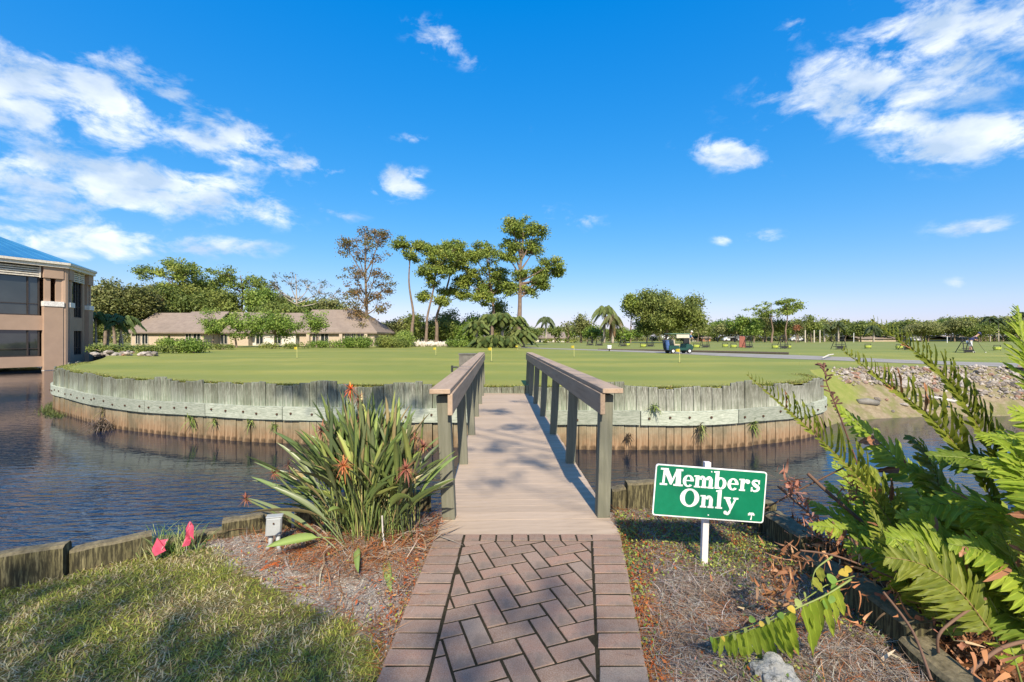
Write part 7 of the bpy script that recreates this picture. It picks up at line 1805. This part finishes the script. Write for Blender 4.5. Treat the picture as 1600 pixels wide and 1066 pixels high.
# figure faces -y locally; bent forward over the ball, arms hanging to the club grip
E0 = [(0, 1), (1, 2), (2, 3), (3, 4), (4, 5), (2, 6), (6, 7), (7, 8), (2, 9), (9, 10), (10, 11), (0, 12), (12, 13), (13, 14), (14, 15), (0, 16), (16, 17), (17, 18), (18, 19)]
J0 = [((0, .05, .93), .13), ((0, -.02, 1.12), (.14, .11)), ((0, -.12, 1.38), (.16, .11)), ((0, -.18, 1.50), .055), ((0, -.22, 1.58), .085), ((0, -.25, 1.70), .085),
      ((.19, -.14, 1.36), .06), ((.17, -.26, 1.12), .045), ((.03, -.42, .95), .038), ((-.19, -.14, 1.36), .06), ((-.17, -.26, 1.12), .045), ((-.03, -.42, .95), .038),
      ((.11, .04, .86), .09), ((.15, -.03, .48), .06), ((.16, .02, .10), .042), ((.16, -.10, .05), .045), ((-.11, .04, .86), .09), ((-.15, -.03, .48), .06), ((-.16, .02, .10), .042), ((-.16, -.10, .05), .045)]
pose = dict(J=J0, E=E0, shirt=[0, 1, 2, 6, 7, 9, 10], shorts=[0, 12, 13, 16, 17], feet=[15, 19], head=5, capr=(R(25), 0, 0))
pose['shorts'] = [0, 12, 13, 16, 17]
J1 = [(((p[0][0]), p[0][1] - .38 * max(0, p[0][2] - .95), p[0][2] - .20 * max(0, p[0][2] - .95)), p[1]) for p in J0]
pose1 = dict(pose, J=J1, capr=(R(45), 0, 0))
gx_, gy_ = (1077 - CX) / FPX * 50, 50
golfer((gx_, gy_, zb(gx_, gy_)), R(60), pose, SHB, KHA, 'golfer in blue shirt, khaki shorts and pale cap standing behind the golf cart', CAPW)
x2, y2 = GL(1516, 551.0)
golfer((x2, y2, zb(x2, y2)), R(62), pose1, SHN, WHT, 'golfer in navy shirt and white shorts bending over a ball at the right', SHN)
def club(loc, rz, p0, label):
    M4 = Matrix.Translation(loc) @ Matrix.Rotation(rz, 4, 'Z'); a_ = M4 @ Vector(p0); b_ = M4 @ Vector((0, p0[1] - .5, .03)); t = thing('golf_club', b_, label, 'golf club'); MB().tube([a_ + (a_ - b_).normalized() * .1, b_], .012, 5).obj('shaft', BLK, t); MB().box(b_, (.1, .05, .05)).obj('club_head', simple('club_metal' + str(len(label)), (.5, .5, .5), .3), t)
club(Vector((gx_, gy_, zb(gx_, gy_))), R(60), J0[8][0], 'golf club held by the golfer in the blue shirt'); club(Vector((x2, y2, zb(x2, y2))), R(62), J1[8][0], 'golf club held by the bending golfer in the navy shirt')

# ------------------------------------------------------------------ trees behind the camera that shade the foreground
SHADE = [(-6.5, -6.0, 7.5), (-3.2, -8.2, 8.5), (1.2, -6.5, 8.0), (4.6, -8.0, 9.0)]
def shade_tree(bx, by, h, pads, label):
    t = tree('oak_tree', (bx, by, 0), h, pads, label, cols=OAKC, dens=300, size=.13, trunk_r=.25, low=.6, hollow=.1, sub=1, limb=.14); return t
def shpad(X_, Y_, z_, r_, rz_=None): # a leafy bough whose shade falls about X_, Y_ on the ground
    k3 = z_ / math.tan(SUN_EL); return [X_ + k3 * math.sin(SUN_AZ), Y_ + k3 * math.cos(SUN_AZ), z_, r_, r_ * .8, (rz_ or r_ * .45)]
shade_tree(-7.4, -6.5, 8.6, [shpad(-2.6, 2.3, 7.2, .42), shpad(-2.1, 2.22, 7.5, .36), shpad(-3.3, 2.4, 7, .5), shpad(-1.5, 1.98, 7.6, .34), shpad(-1.05, 1.9, 7.2, .36), shpad(-.7, 1.8, 7.8, .34), shpad(-2.3, 1.75, 8.0, .34), shpad(-1.7, 1.6, 8.4, .45), shpad(-1.1, 1.45, 8.2, .5), shpad(-2.9, 1.5, 7.8, .5), shpad(-4.8, 1.3, 7.2, .9), shpad(-4, .2, 8.4, .9), shpad(-2.2, .1, 8.8, .8), shpad(-6, 2.8, 6.6, .7), shpad(-5.5, 0.3, 8, .9), shpad(-3, -1, 8.5, 1)], 'oak tree standing behind the viewpoint on the left lawn')
shade_tree(6.2, -8.4, 10.4, [shpad(-.15, 4.3, 9.2, .30), shpad(.25, 4.9, 9.0, .34), shpad(-.2, 5.6, 9.6, .36), shpad(.1, 6.8, 9.9, .36), shpad(-.3, 8.3, 10.2, .38), shpad(.2, 9.6, 10.4, .3), shpad(.1, 2.25, 9.5, .3), shpad(-.2, 1.85, 9.1, .32), shpad(.42, 1.6, 9.3, .34), shpad(.2, .9, 9, .6), shpad(1.2, -.3, 9.5, .9), shpad(-3.3, 11.0, 10.6, .60), shpad(-4.5, 11.3, 10.9, .6), shpad(-2.4, 10.8, 10.2, .4), shpad(-3.9, 10.4, 11.0, .6), shpad(-5.6, 11.6, 11, .5)], 'tall oak tree standing behind the viewpoint beside the path')
